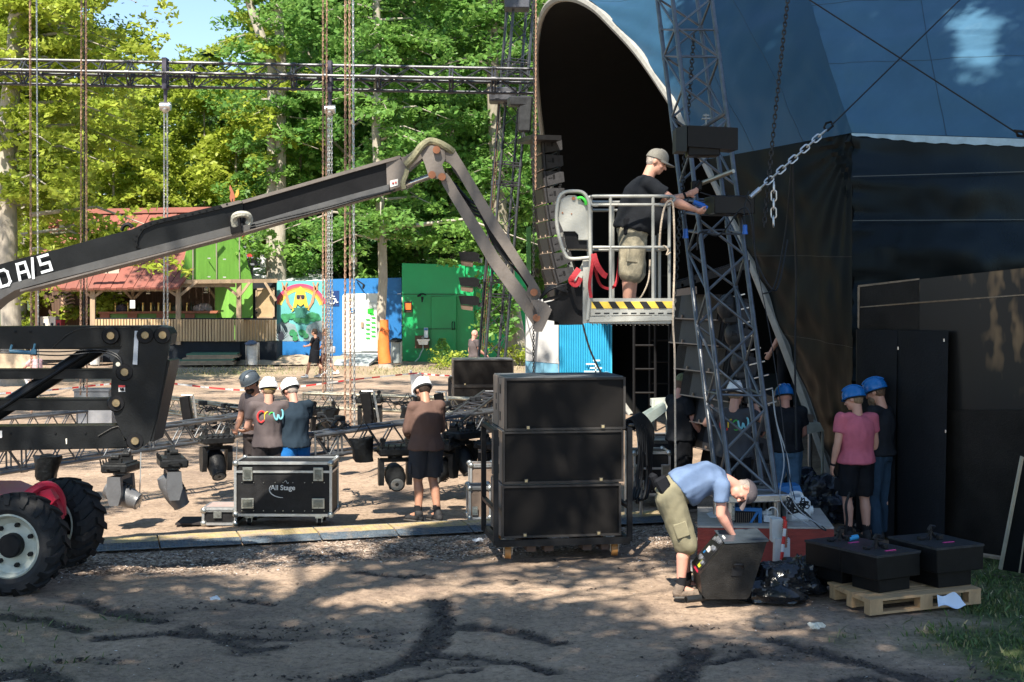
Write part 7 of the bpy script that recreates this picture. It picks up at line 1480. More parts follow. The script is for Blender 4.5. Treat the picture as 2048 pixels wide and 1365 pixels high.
# rubbish: tube, black bag, papers
mb = MB(); a = G(1372, 1206, .03); b = G(1500, 1192, .03); mb.tube(a+Vector((0,0,.03)), b+Vector((0,0,.03)), .033, n=18); root = top(mb, 'plastic_tube', M('tube_black', (.02,.022,.024), .3), 'black plastic tube sticking out of the crumpled black bag', 'tube'); mb = MB(); u = (a-b).normalized(); mb.tube(a+Vector((0,0,.03))+u*.002, a+Vector((0,0,.03))-u*.02, .024, n=14); mb.build('tube_opening', M('inner_black'), root)
def crumple(name, lab, c, rad, mat, seed, cat, flat=.4, amp=.5, n=40):
    mb = MB(); mb.ell(c, rad, None, n, n//2); of = Vector((seed*3.1, seed, 0))
    for i, v in enumerate(mb.v):
        d = Vector(v)-Vector(c); q = Vector((d.x/rad[0], d.y/rad[1], d.z/rad[2])); k_ = 1+amp*(noise.noise(q*1.4+of)+.55*(.5-abs(noise.noise(q*3.2+of)))+.3*(.4-abs(noise.noise(q*7+of)))); nv = Vector(c)+d*k_; nv.z = max(nv.z, .01+.01*noise.noise(nv*9)); mb.v[i] = nv
    return top(mb, name, mat, lab, cat)
bagm = M('bin_bag_black', (.012,.014,.017), .16, 0, .3, 4, .9, 9); 
crumple('plastic_bag', 'crumpled shiny black plastic bag on the dirt before the ballast block', G(1540, 1196)+Vector((0,0,.08)), (.36,.22,.17), bagm, 1, 'bag', amp=.75, n=64)
crumple('plastic_bag', 'crumpled black plastic bag touching the pallet corner', G(1602, 1180)+Vector((.02,.05,.08)), (.24,.22,.22), bagm, 2, 'bag', amp=.8, n=56)
crumple('plastic_bag', 'heap of dark blue black sacks at the tent rim behind the crew', Vector((px_x(1630,18.2),18.2,.2)), (.36,.3,.34), M('bag_blueblack', (.012,.017,.026), .25, 0, .3, 4, .8, 9), 3, 'bag', amp=.7, n=48)
crumple('barrier_tape_heap', 'small heap of red and white tape before the jack post', G(1540, 1160)+Vector((0,0,.04)), (.16,.07,.04), M('tape_redwhite', (.55,.10,.08), .5, 0, .8, 9), 4, 'tape', amp=.6, n=24)
mb = MB(); c = G(1905, 1225)+Vector((0,0,.02)); vs = []
for i in range(11):
    for j in range(8):
        u, v = i/10, j/7; z = .03+.12*v*v*(1-.5*abs(u-.4))+.02*math.sin(u*7+v*3); vs.append(c+Vector(((u-.5)*.26*(1-.25*v*(1 if u > .5 else .2)), v*.06-.02*math.sin(u*5), z)))
mb.add(vs, [(i*8+j, (i+1)*8+j, (i+1)*8+j+1, i*8+j+1) for i in range(10) for j in range(7)]); top(mb, 'paper_sheet', M('paper_bluish', (.62,.70,.82), .7, 0, .04, 3), 'torn white paper sheet leaning against the pallet front', 'paper')
crumple('paper_litter', 'small crumpled paper wrapper with orange print on the dirt', G(1632, 1260)+Vector((0,0,.03)), (.05,.03,.03), M('litter_pale', (.62,.60,.52), .6, 0, .3, 30, dirt=(.6,.3,.1), dirt_amt=.25), 6, 'litter', amp=.9, n=18)
crumple('paper_litter', 'white crumpled tissue on the dirt in the left foreground', G(430, 1201)+Vector((0,0,.015)), (.04,.03,.02), M('litter_white', (.75,.76,.78), .6), 7, 'litter', amp=.8, n=14)
crumple('paper_litter', 'white scrap of plastic lying left of the speaker cart wheel', G(957, 1084)+Vector((0,0,.015)), (.05,.04,.02), M('litter_white'), 8, 'litter', amp=.8, n=14)
# black plywood wall and door panels at right
ply = M('ply_black', (.016,.014,.012), .42, 0, .5, 2, .2, 60)
pm = bpy.data.materials.new('ply_grain'); pm.use_nodes = True; t = pm.node_tree; N = t.nodes; L = t.links; b_ = N['Principled BSDF']; b_.inputs['Roughness'].default_value = .38; tc = N.new('ShaderNodeTexCoord'); mp = N.new('ShaderNodeMapping'); mp.inputs['Scale'].default_value = (1.6, 1.6, .75); L.new(tc.outputs['Object'], mp.inputs[0]); nn = N.new('ShaderNodeTexNoise'); nn.inputs['Scale'].default_value = 1.5; nn.inputs['Detail'].default_value = 3; L.new(mp.outputs[0], nn.inputs[0])
ma = N.new('ShaderNodeMath'); ma.operation = 'MULTIPLY'; ma.inputs[1].default_value = 24; L.new(nn.outputs[0], ma.inputs[0]); ms = N.new('ShaderNodeMath'); ms.operation = 'SINE'; L.new(ma.outputs[0], ms.inputs[0]); r_2 = N.new('ShaderNodeValToRGB'); r_2.color_ramp.elements[0].position = .25; r_2.color_ramp.elements[0].color = (.010,.009,.008,1); r_2.color_ramp.elements[1].position = .95; r_2.color_ramp.elements[1].color = (.24,.15,.075,1); mr2 = N.new('ShaderNodeMapRange'); mr2.inputs[1].default_value = -1; L.new(ms.outputs[0], mr2.inputs[0]); n5 = N.new('ShaderNodeTexNoise'); n5.inputs['Scale'].default_value = .9; L.new(tc.outputs['Object'], n5.inputs[0]); r5 = N.new('ShaderNodeValToRGB'); r5.color_ramp.elements[0].position = .42; r5.color_ramp.elements[1].position = .6; L.new(n5.outputs[0], r5.inputs[0]); mu = N.new('ShaderNodeMath'); mu.operation = 'MULTIPLY'; L.new(mr2.outputs[0], mu.inputs[0]); L.new(r5.outputs[0], mu.inputs[1]); L.new(mu.outputs[0], r_2.inputs[0]); L.new(r_2.outputs[0], b_.inputs['Base Color'])
wallr = thing('plywood_wall', 'tall black stained plywood wall with swirling grain at the right', 'wall', (px_x(1900,16),16,0))
def wy(x): return 17.6-(x-1717)*.0060
def wpx(mb, pts, off=0.0, th=.03): mb.prism([P(x, y, wy(x)+off) for x, y in pts], (.01,th,0))
def gz_(x): return HY+CH/wy(x)*F+6
mb = MB(); wpx(mb, [(1717,660),(1717,573),(1838,559),(1838,660)]); wpx(mb, [(1717,660.6),(1838,660.6),(1838,gz_(1838)),(1717,gz_(1717))]); mb.build('dark_panel', ply, wallr)
mb = MB(); wpx(mb, [(1838.6,559),(2070,534),(2070,590),(1838.6,606)]); wpx(mb, [(1838.6,607),(2070,591),(2070,820),(1838.6,820)]); mb.build('grained_panel', pm, wallr)
mb = MB(); wpx(mb, [(1838.6,820.6),(2200,820.6),(2200,gz_(2200)),(1838.6,gz_(1838))]); wpx(mb, [(2070.5,530),(2200,515),(2200,820),(2070.5,820)]); mb.build('lower_panel', ply, wallr)
mb = MB(); wpx(mb, [(1716,571),(1838,557),(1838,560),(1716,575)], -.01, .012); wpx(mb, [(1715,574),(1719,574),(1718,658),(1715,656)], -.012, .012); wpx(mb, [(1719,614),(1838,604),(2060,588),(2060,590.5),(1838,607),(1719,616)], -.008, .008); wpx(mb, [(1898,1024),(2016,1056),(2016,1058),(1898,1027)], -.012, .008); mb.build('raw_edge', M('raw_wood_edge', (.26,.20,.14), .8, 0, .4, 12), wallr)
root = thing('black_door_panel', 'pair of tall matt black door panels leaning on the plywood wall', 'door', (px_x(1805,16.8),16.8,0))
for (xa, xb, y0, y1) in ((1714,1795,660,661),(1795.6,1897,661,662)):
    mb = MB(); mb.prism([P(xa,y0,wy(xa)-.12), P(xb,y1,wy(xb)-.12), Vector((px_x(xb,wy(xb)-.4),wy(xb)-.24,0)), Vector((px_x(xa,wy(xa)-.24),wy(xa)-.24,0))], (0,.05,0)); mb.build('panel', M('matt_black', (.011,.012,.014), .62, 0, .25, 2.5, .15, 40), root)
mb = MB(); [mb.tube(P(x,y,wy(x)-.2), P(x,y+6,wy(x)-.2), .008, n=6) for x, y in ((1796,694),(1888,678),(1891,860))]; mb.each('bolt', M('steel'), root)
mb = MB(); mb.prism([G(2003,1140), G(2052,1148), P(2075,900,13.9), P(2046,915,14.0)], (.02,.03,.01)); root = top(mb, 'leaning_board', M('matt_black'), 'black board with raw pale edge leaning at the right picture edge', 'board')
mb = MB(); mb.prism([G(1999,1139)+Vector((0,-.01,0)), G(2004,1140)+Vector((0,-.01,0)), P(2048,915,13.98), P(2044,913,13.98)], (0,.05,0)); mb.prism([G(2036,1146)+Vector((0,-.02,0)), G(2039,1146)+Vector((0,-.02,0)), P(2066,960,13.8), P(2064,960,13.8)], (0,.01,0)); mb.build('raw_edge', M('raw_pale', (.50,.46,.36), .8), root)
mb = MB(); mb.path([G(1900,1098,.01), G(1930,1104,.03), G(1960,1110,.02), G(2010,1118,.02)], .025, 5); top(mb, 'edge_batten', M('raw_wood_edge'), 'thin pale batten on the ground below the plywood wall', 'batten')
# barrier tape and bucket post
twht = M('tape_white', (.75,.73,.70), .6); tred = M('tape_red', (.65,.04,.04), .6)
def tape(lab, pts, n_):
    root = thing('barrier_tape', lab, 'tape', pts[0]); pp = smooth([Vector(p) for p in pts], 10)
    mb = MB(); k_ = len(pp)-1
    for i in range(n_):
        mb.mi = i % 2; a, b = pp[int(k_*i/n_)], pp[int(k_*(i+1)/n_)]; mb.prism([a, b, b+Vector((0,0,.04)), a+Vector((0,0,.04))], (0,.004,0))
    mb.build('tape_band', [twht, tred], root)
tape('red and white barrier tape sagging from the lift past the crewmen to the white bucket', [P(335,768,36), P(480,782,36), P(590,776,36), P(700,762,37), P(835,748,39)], 30)
tape('short red and white barrier tape from the bucket to the rear subwoofers', [P(838,748,39), P(870,752,39), P(915,754,38)], 10)
tape('red and white barrier tape behind the lift links at the far left', [P(-20,790,34), P(80,784,34), P(200,772,35), P(240,768,35.5)], 22)
root = thing('barrier_bucket', 'white bucket with red strip upside down on a post behind the white helmet', 'bucket', Vector((px_x(834,39),39,0))); c = P(834,790,39); mb = MB(); mb.lathe([(.15,-.0),(.17,.3),(.19,.55),(.20,.57)], 18, Matrix.Translation(c)); mb.build('bucket_body', twht, root); mb = MB(); mb.box(c+Vector((.16,-.06,.3)), (.03,.16,.5)); mb.build('red_strip', tred, root); mb = MB(); mb.tube((c.x,c.y,0), c, .03); mb.tube(c+Vector((-.16,-.1,.57)), c+Vector((-.16,-.1,.68)), .035); mb.build('post', twht, root)
# site objects behind the lift at the left
mb = MB(); mb.px([(-40,705),(62,706),(60,745),(-40,746)], 44, .05); 
top(mb, 'sand_coloured_board', M('board_sand', (.55,.44,.30), .8), 'sand coloured boards behind the lift links at the far left', 'board')
root = thing('grey_case', 'grey road case with black lid and plug stickers seen through the lift links', 'case', Vector((px_x(195,29),29,0))); a = P(195,800,29); mb = MB(); mb.box((a.x,a.y,.32), (.72,.5,.62)); mb.build('body', M('case_grey', (.25,.25,.26), .5), root); mb = MB(); mb.box((a.x-.05,a.y,.78), (.7,.52,.28)); mb.box((a.x-.05,a.y,.94), (.74,.56,.04)); mb.build('lid', M('case_greydark', (.16,.17,.18), .5), root)
# ================================================================ PEOPLE
TS = bpy.data.scenes.new('scratch')
def remesh(mb, name, mats, voxel, sm=3, wrinkle=None, paint=None):
    me0 = mb.mesh('tmp', mats[0]); ob = bpy.data.objects.new('tmp', me0); TS.collection.objects.link(ob)
    m = ob.modifiers.new('r', 'REMESH'); m.mode = 'VOXEL'; m.voxel_size = voxel; m.use_smooth_shade = True
    if sm: s_ = ob.modifiers.new('s', 'SMOOTH'); s_.factor = .5; s_.iterations = sm
    vl = TS.view_layers[0]; vl.update(); dg = vl.depsgraph; me = bpy.data.meshes.new_from_object(ob.evaluated_get(dg)); me.name = name
    bpy.data.objects.remove(ob); bpy.data.meshes.remove(me0)
    me.materials.clear()
    for q in mats: me.materials.append(q)
    if wrinkle:
        amp, sc_, of = wrinkle
        for v in me.vertices:
            q = v.co*sc_+Vector((of, of*.7, 0)); q.z *= .55
            v.co += v.normal*amp*((1-abs(noise.noise(q))*2.6)*.7+.5*noise.noise(q*2.3))
    if paint: paint(me)
    return me
def obj_local(name, me, parent):
    o = bpy.data.objects.new(name, me); COL.objects.link(o); o.parent = parent; return o
skinm = {}
def skin(k):
    c = {'fair': (.56,.30,.215), 'tan': (.42,.215,.14), 'pink': (.60,.30,.225), 'dark': (.20,.10,.065)}[k]
    if k not in skinm:
        m = M('skin_'+k, c, .5, 0, .08, 9, .08, 90, spec=.4); m.node_tree.nodes['Principled BSDF'].inputs['Subsurface Weight'].default_value = .0; skinm[k] = m
    return skinm[k]
JD = dict(pel=(0,0,.97), wai=(0,-.005,1.10), che=(0,-.015,1.30), nec=(0,-.015,1.49), hea=(0,.02,1.635),
          hl=(-.095,0,.93), hr=(.095,0,.93), kl=(-.11,.02,.50), kr=(.11,.02,.50), al=(-.115,-.03,.09), ar=(.115,-.03,.09), tl=(-.14,.17,.03), tr=(.14,.17,.03),
          sl=(-.195,-.01,1.435), sr=(.195,-.01,1.435), el=(-.235,-.03,1.15), er=(.235,-.03,1.15), wl=(-.25,.05,.90), wr=(.25,.05,.90))
def torso(mb, J, s0, s1, gr, belly=0.0, sw=1.0, n=20, m=16, flare=0.0):
    sp = [J['pel']-(J['wai']-J['pel']).normalized()*.07, J['pel'], J['wai'], J['che'], J['nec']]; cum = [0, .12, .32, .66, 1.0]
    W = [(0,.150,.110),(.12,.168,.118),(.32,.159,.112),(.5,.168,.118),(.68,.178,.122),(.84,.158,.098),(.93,.095,.070),(1,.058,.055)]
    lat0 = (J['hr']-J['hl']).normalized(); lat1 = (J['sr']-J['sl']).normalized(); vs = []
    for i in range(m+1):
        t = s0+(s1-s0)*i/m; k = max(j for j in range(5) if cum[j] <= max(0, t)+1e-9); k = min(k, 3); c = sp[k].lerp(sp[k+1], (t-cum[k])/(cum[k+1]-cum[k]))
        tk = max(0, min(1, t)); q = max(j for j in range(len(W)) if W[j][0] <= tk+1e-9); q = min(q, len(W)-2); f = (tk-W[q][0])/(W[q+1][0]-W[q][0]); w_ = W[q][1]+(W[q+1][1]-W[q][1])*f; d_ = W[q][2]+(W[q+1][2]-W[q][2])*f
        lat = lat0.lerp(lat1, max(0, min(1, t))).normalized(); k2 = min(k+1, 4); up = (sp[min(4,k2)]-sp[max(0,k2-2)]).normalized() if k2 < 4 else (sp[4]-sp[2]).normalized(); fwd = up.cross(lat).normalized()
        b = belly*math.exp(-((t-.33)/.2)**2); c = c+fwd*b*.6; w_ = (w_*sw+gr+b*.35+flare*max(0, .25-t)); d_ = d_*sw+gr+b*.75+flare*max(0, .25-t)
        for j in range(n): a = 2*math.pi*j/n; vs.append(c+lat*w_*math.cos(a)*(1-.06*abs(math.sin(2*a)))+fwd*d_*math.sin(a))
    fs = [(i*n+j, i*n+(j+1) % n, (i+1)*n+(j+1) % n, (i+1)*n+j) for i in range(m) for j in range(n)]+[tuple(range(n))[::-1], tuple(m*n+j for j in range(n))]; mb.add(vs, fs)
def hand(mb, w, e, side, curl=.5, fwd=None):
    d = (w-e).normalized(); f = Vector(fwd) if fwd else Vector((0,1,0)); th = (f-d*f.dot(d)); th = th.normalized() if th.length > .1 else d.orthogonal().normalized(); nrm = d.cross(th).normalized()*side   # palm normal
    pc = w+d*.045; mb.caps(w-d*.01, w+d*.02, .026, .03, 10)
    B = frame(th, nrm, d).to_3x3(); mb.ell(pc, (.041,.0155,.050), B, 12, 8)
    for i, (off, ln) in enumerate(((.029,.070),(.010,.080),(-.009,.074),(-.027,.058))):
        p0 = w+d*.080+th*off; a1 = curl*.9; a2 = curl*1.9; d1 = (d*math.cos(a1)-nrm*math.sin(a1)); d2 = (d*math.cos(a2)-nrm*math.sin(a2)); p1 = p0+d1*ln*.5; p2 = p1+d2*ln*.5
        mb.caps(p0-d*.02, p1, .0098, .0092, 7); mb.caps(p1, p2, .0092, .0080, 7)
    t0 = w+d*.03+th*.030; t1 = t0+(th*.75+d*.6-nrm*.35).normalized()*.040; t2 = t1+(th*.2+d*.85-nrm*.5).normalized()*.032; mb.caps(t0, t1, .0125, .0105, 7); mb.caps(t1, t2, .0105, .0085, 7)
def person(label, loc, rz, J=None, H=1.8, skin_='fair', shirt=None, sleeve=.55, pants=None, pleg='shorts', phem=.9, shoe=None, sock=None, hair=None, hs=1.10, helmet=None, cap=None, capdir=1, beard=None,
           look=(0,1,0), belly=0.0, build=1.09, curl=(.5,.5), shirt_hem=.10, long_neck=False, group=None, gloves=None, hairlen=0, loose=.016, legw=0.0, name='person', bald=False, extra=None, visor=True, dress=False, handf=None):
    k = H/1.8; j = dict(JD); j.update(J or {}); J = {a: Vector(b) for a, b in j.items()}
    root = thing(name, label, 'person', loc, group); root.rotation_euler = (0,0,R(rz)); root.scale = (k,k,k)
    sk = skin(skin_); b_ = build
    hu = (J['hea']-J['nec']).normalized(); lk = Vector(look); lk = (lk-hu*lk.dot(hu)*.75).normalized(); hr_ = lk.cross(hu).normalized(); hup = hr_.cross(lk).normalized(); HB = frame(hr_, lk, hup).to_3x3(); hc = J['hea']+hup*.015; hr0, lk0, hu0 = hr_, lk, hup; hr_, lk, hup = hr_*hs, lk*hs, hup*hs; HB = HB*hs
    # body
    mb = MB(); torso(mb, J, .0, 1.0, -.012, belly*.8, b_)
    mb.caps(J['nec']-hu*.03, hc-hup*.05-lk*.02, .058*b_**.5, .054*b_**.5, 14)
    mb.ell(hc+hup*.025-lk*.005, (.075,.094,.098), HB, 20, 14); mb.ell(hc-hup*.045+lk*.025, (.056,.062,.068), HB, 16, 10); mb.ell(hc-hup*.085+lk*.062, (.026,.022,.020), HB, 10, 6)
    mb.caps(hc+hup*.005+lk*.086, hc-hup*.028+lk*.108, .009, .0155, 8); mb.ell(hc-hup*.060+lk*.086, (.024,.010,.008), HB, 10, 6); mb.caps(hc+hup*.020+lk*.088+hr_*.034, hc+hup*.020+lk*.088-hr_*.034, .0085, None, 6)
    for s_ in (-1, 1): mb.ell(hc-hup*.008-lk*.004+hr_*(.077*s_), (.011,.020,.032), HB, 8, 6); mb.ell(hc-hup*.025+lk*.066+hr_*.034*s_, (.022,.02,.02), HB, 8, 6)
    for s_, a in ((-1,'l'), (1,'r')):
        S_, E_, W_ = J['s'+a], J['e'+a], J['w'+a]; mb.caps(J['che'].lerp(J['nec'], .62), S_, .060*b_, .056*b_, 12); mb.caps(S_, E_, .050*b_, .041*b_, 12); q = E_.lerp(W_, .28); mb.caps(E_, q, .040*b_, .042*b_, 12); mb.caps(q, W_, .042*b_, .026, 12)
        hand(mb, W_, E_, s_, curl[0 if s_ < 0 else 1], handf)
        Hh, K_, A_, T_ = J['h'+a], J['k'+a], J['a'+a], J['t'+a]; mb.caps(Hh, K_, .088*b_, .057*b_**.5, 14); kk = K_.lerp(A_, .30)-(J['t'+a]-A_).normalized()*.015; mb.caps(K_, kk, .054, .060*b_**.5, 14); mb.caps(kk, A_, .058*b_**.5, .038, 14); mb.caps(A_, A_.lerp(T_, .8), .038, .032, 10)
    me = remesh(mb, 'person_body', [sk], .010, 2); body = obj_local('body', me, root)
    def cl(name_, mb_, mat, vox=.014, sm=2, wr_=(.006, 9, 1), par=root):
        return obj_local(name_, remesh(mb_, name_, [mat], vox, sm, wr_), par)
    if shirt is not None:
        mb = MB(); torso(mb, J, shirt_hem, .945, loose, belly, b_, flare=.22)
        for a in 'lr':
            S_, E_, W_ = J['s'+a], J['e'+a], J['w'+a]; mb.caps(J['che'].lerp(J['nec'], .60), S_, .073*b_, .068*b_, 12)
            if sleeve <= 1: e_ = S_.lerp(E_, sleeve); mb.tube(S_, e_, .068*b_, .066*b_, 16); mb.ell(S_, (.068*b_,)*3)
            else: mb.caps(S_, E_, .062*b_, .052*b_, 12); e_ = E_.lerp(W_, sleeve-1); mb.tube(E_, e_, .052*b_, .043, 14)
        so = cl('shirt', mb, shirt, .014, 2, (.0125, 7.0, len(label)*.7))
    else: so = None
    if dress:
        mb = MB(); torso(mb, J, -.02, .945, loose, belly, b_); kc = (J['kl']+J['kr'])/2+Vector((0,0,.06)); mb.tube(J['pel']+Vector((0,0,.05)), kc, .175, .20, 18)
        for a in 'lr': mb.tube(J['s'+a], J['s'+a].lerp(J['e'+a], sleeve), .062, .056, 12); mb.ell(J['s'+a], (.062,)*3)
        cl('dress', mb, dress, .012, 3)
    if pants is not None:
        mb = MB(); torso(mb, J, -.03, .24 if shirt_hem < .16 else .30, .010, belly*.5, b_, m=8)
        for a in 'lr':
            Hh, K_, A_ = J['h'+a], J['k'+a], J['a'+a]
            if pleg == 'shorts': e_ = Hh.lerp(K_, phem) if phem <= 1 else K_.lerp(A_, phem-1); mb.ell(Hh, (.105*b_,)*3); 
            if pleg == 'shorts' and phem <= 1: mb.tube(Hh, e_, .102*b_+legw, .088*b_+legw, 18)
            elif pleg == 'shorts': mb.caps(Hh, K_, .102*b_+legw, .083*b_+legw, 16); mb.tube(K_, e_, .083*b_+legw, .083*b_+legw, 16)
            else: mb.caps(Hh, K_, .102*b_+legw, .074*b_+legw, 16); mb.caps(K_, K_.lerp(A_, .4), .073+legw, .070+legw, 14); mb.tube(K_.lerp(A_, .4), A_-Vector((0,0,.03)), .070+legw, .062+legw, 14)
        po = cl('trousers' if pleg != 'shorts' else 'shorts', mb, pants, .014, 2, (.013, 8, 2.2))
        if pleg == 'shorts' or pleg == 'cargo':
            for a, s_ in (('l',-1),('r',1)):
                mb = MB(); c = J['h'+a].lerp(J['k'+a], .62)+(J['hr']-J['hl']).normalized()*s_*(.092*b_+legw*.9); q = (J['k'+a]-J['h'+a]).to_track_quat('Z','Y').to_matrix(); mb.box(c, (.03,.13,.15), q, .01); obj_local('cargo_pocket', mb.mesh('cargo_pocket', pants), po)
    sh = shoe or M('shoe_dark', (.05,.045,.042), .7, 0, .3, 20, .4, 60)
    for a in 'lr':
        A_, T_ = J['a'+a], J['t'+a]; d = (T_-A_); d.z = 0 if abs(d.z) < .12 else d.z; d.normalize(); up = Vector((0,0,1)) if abs(d.z) < .5 else Vector((0,-1,0)) ; sd = d.cross(up).normalized(); u2 = sd.cross(d); base = A_-u2*.045
        mb = MB(); mb.caps(A_+u2*.02, A_-u2*.01-d*.015, .050, .052, 12); mb.caps(base-d*.035, base+d*.15-u2*.005, .046, .043, 12); mb.ell(base+d*.17-u2*.012, (.05,.06,.032), frame(sd, d, u2).to_3x3()); so_ = cl('shoe', mb, sh, .009, 2, (.002, 20, 1))
        mb = MB(); q = frame(sd, d, u2).to_3x3(); mb.box(base+d*.075-u2*.040, (.094,.29,.024), q, .010); obj_local('sole', mb.mesh('sole', M('sole_dark', (.07,.065,.06), .8)), so_)
        if sock: mb = MB(); K_ = J['k'+a]; mb.tube(A_-u2*.02, A_.lerp(K_, .26), .046, .050, 14); obj_local('sock', mb.mesh('sock', sock), root)
    mb = MB()
    for s_ in (-1, 1): mb.ell(hc+hup*.006+lk*.083+hr_*.031*s_, (.012,.007,.006), HB, 8, 6)
    obj_local('eyes', mb.mesh('eyes', M('eye_dark', (.03,.02,.018), .3)), root)
    if hair is not None:
        mb = MB(); mb.ell(hc+hup*.030-lk*.016, (.079,.092,.096) if cap is not None or helmet is not None else (.082,.096,.100), HB, 20, 14); mb.ell(hc-hup*.012-lk*.040, (.073,.054,.060), HB, 14, 10)
        if hairlen: mb.caps(hc-lk*.05, hc-lk*.07-hup*hairlen, .065, .04, 12)
        cl('hair', mb, hair, .008, 1, (.003, 40, 1))
    if beard is not None:
        mat, ln = beard; mb = MB(); mb.ell(hc-hup*.068+lk*.048, (.058,.058,.048), HB, 14, 10); 
        if ln: mb.caps(hc-hup*.085+lk*.07, hc-hup*(.085+ln)+lk*.085, .045, .02, 10)
        cl('beard', mb, mat, .008, 1, (.003, 40, 1))
    if helmet is not None:
        T = frame(hr_, lk, hup, hc+hup*.045-lk*.004); vs = []; n, m = 28, 10
        for i in range(m+1):
            ph = max(0, i-1)/(m-1)*math.pi/2; z0_ = -.028 if i == 0 else 0
            for q in range(n):
                a = 2*math.pi*q/n; f = 1+.03*max(0, math.cos(a*2)); vs.append(T @ Vector((.104*math.cos(ph)*math.cos(a)*f, .128*math.cos(ph)*math.sin(a), z0_+.112*math.sin(ph)*(1+.04*math.cos(3*a)*math.cos(ph)))))
        mb = MB(); mb.add(vs, [(i*n+q, i*n+(q+1) % n, (i+1)*n+(q+1) % n, (i+1)*n+q) for i in range(m) for q in range(n)]+[tuple(range(n))[::-1]])
        mb.path([T @ Vector((.105*math.cos(2*math.pi*q/24), .129*math.sin(2*math.pi*q/24), -.026)) for q in range(24)], .007, 6, True)
        for x in (-.045, 0, .045): mb.path([T @ Vector((x, .128*math.cos(R(35+i*11)), .006+.102*math.sin(R(35+i*11))*(1-abs(x)*1.2))) for i in range(11)], .009, 6)
        ho = obj_local('helmet', mb.mesh('helmet', helmet), root)
        if visor: mb = MB(); mb.add([T @ Vector(v) for v in [(.085*math.cos(R(25+i*13)), .105*math.sin(R(25+i*13))+.018, -.012) for i in range(11)]+[(.098*math.cos(R(25+i*13)), .105*math.sin(R(25+i*13))+.045*math.sin(R(25+i*13))**2, -.034) for i in range(11)]], [(i, i+1, 12+i, 11+i) for i in range(10)]); v2 = [tuple(v) for v in mb.v]; mb.add([Vector(v)-hup*.006 for v in v2], [(11+i, 12+i, i+1, i) for i in range(10)]); obj_local('helmet_peak', mb.mesh('helmet_peak', helmet), ho)
        mb = MB(); mb.path([T @ Vector((.086*math.cos(2*math.pi*q/20), .104*math.sin(2*math.pi*q/20)-.004, -.036)) for q in range(20)], .012, 6, True); mb.path([T @ Vector((s*.082, .02, -.02)) for s in (1,)]+[hc-hup*.075+lk*.03+hr_*.05, hc-hup*.09+lk*.04], .005, 4); obj_local('headband', mb.mesh('headband', M('band_dark', (.03,.03,.03), .6)), ho)
    if cap is not None:
        l2 = lk*capdir; h2 = hr_*capdir; T = frame(h2, l2, hup, hc+hup*.03-lk*.006); vs = []; n, m = 24, 8
        for i in range(m+1):
            ph = i/m*math.pi/2
            for q in range(n): a = 2*math.pi*q/n; vs.append(T @ Vector((.093*math.cos(ph)**.8*math.cos(a), .112*math.cos(ph)**.8*math.sin(a), .112*math.sin(ph)+.006*math.sin(a)-.005)))
        mb = MB(); mb.add(vs, [(i*n+q, i*n+(q+1) % n, (i+1)*n+(q+1) % n, (i+1)*n+q) for i in range(m) for q in range(n)]+[tuple(range(n))[::-1]]); mb.ell(T @ Vector((0,0,.109)), (.008,.008,.005)); co = obj_local('cap', mb.mesh('cap', cap), root)
        mb = MB(); a_ = [R(22+i*13.6) for i in range(11)]; inner_ = [(.091*math.cos(a), .110*math.sin(a)-.004, .006) for a in a_]; outer_ = [(.086*math.cos(a), .110*math.sin(a)+.078*math.sin(a)**1.5, .002-.020*abs(math.cos(a))) for a in a_]
        vv = [T @ Vector(v) for v in inner_+outer_]; mb.add(vv+[v-hup*.006 for v in vv], [(i, i+1, 12+i, 11+i) for i in range(10)]+[(33+i, 34+i, 23+i, 22+i) for i in range(10)]+[(11+i, 12+i, 34+i, 33+i) for i in range(10)]); obj_local('cap_peak', mb.mesh('cap_peak', cap), co)
    if extra: extra(root, J, HB, hc, hr_, lk, hup, so, body)
    return root
def cloth(name, c, var=.12, rough=.85, **k): return M(name, c, rough, 0, var, k.pop('vs', 5), .25, 110, spec=.2, **k)
tee_blk = cloth('tee_black', (.018,.020,.024)); tee_navy = cloth('tee_navy', (.022,.035,.050)); tee_char = cloth('tee_charcoal', (.105,.085,.085)); tee_crew = cloth('tee_dark_grey', (.055,.058,.065)); tee_blue = cloth('tee_faded_blue', (.13,.19,.31)); tee_pink = cloth('tee_pink', (.50,.13,.18)); shirt_brn = cloth('shirt_brown', (.125,.075,.06))
khaki = cloth('khaki', (.22,.20,.13), .18); camo = cloth('camo_khaki', (.36,.32,.23), .45, vs=9, dirt=(.19,.18,.14), dirt_amt=.5); sh_blk = cloth('shorts_black', (.013,.014,.017)); sh_dk = cloth('shorts_charcoal', (.04,.042,.05)); sh_blue = cloth('shorts_blue', (.015,.14,.42)); tr_dk = cloth('trousers_dark', (.045,.038,.038)); jeans = cloth('jeans_blue', (.022,.045,.075), .3); jeans2 = cloth('jeans_light', (.08,.16,.26), .3)
hw = M('helmet_white', (.82,.84,.84), .25, 0, .03, 8, .03, 30); hb = M('helmet_blue', (.012,.14,.42), .22, 0, .1, 8, .03, 20); hd = M('helmet_dark', (.06,.075,.09), .3, 0, .1, 8)
hgrey = M('hair_grey', (.33,.28,.24), .8, 0, .2, 60, .6, 90); hbrown = M('hair_brown', (.13,.075,.045), .8, 0, .3, 60, .6, 90); hdark = M('hair_dark', (.035,.024,.018), .8, 0, .3, 60, .6, 90); hblond = M('hair_dark_blond', (.24,.16,.09), .8, 0, .3, 60, .6, 90)
sock_b = M('sock_black', (.015,.015,.017), .9, 0, .2, 30); boot = M('boot_brown', (.17,.13,.10), .85, 0, .3, 14, .5, 50); shoe_w = M('shoe_white', (.7,.7,.68), .6); sneak = M('sneaker_black', (.03,.03,.032), .7, 0, .4, 30)
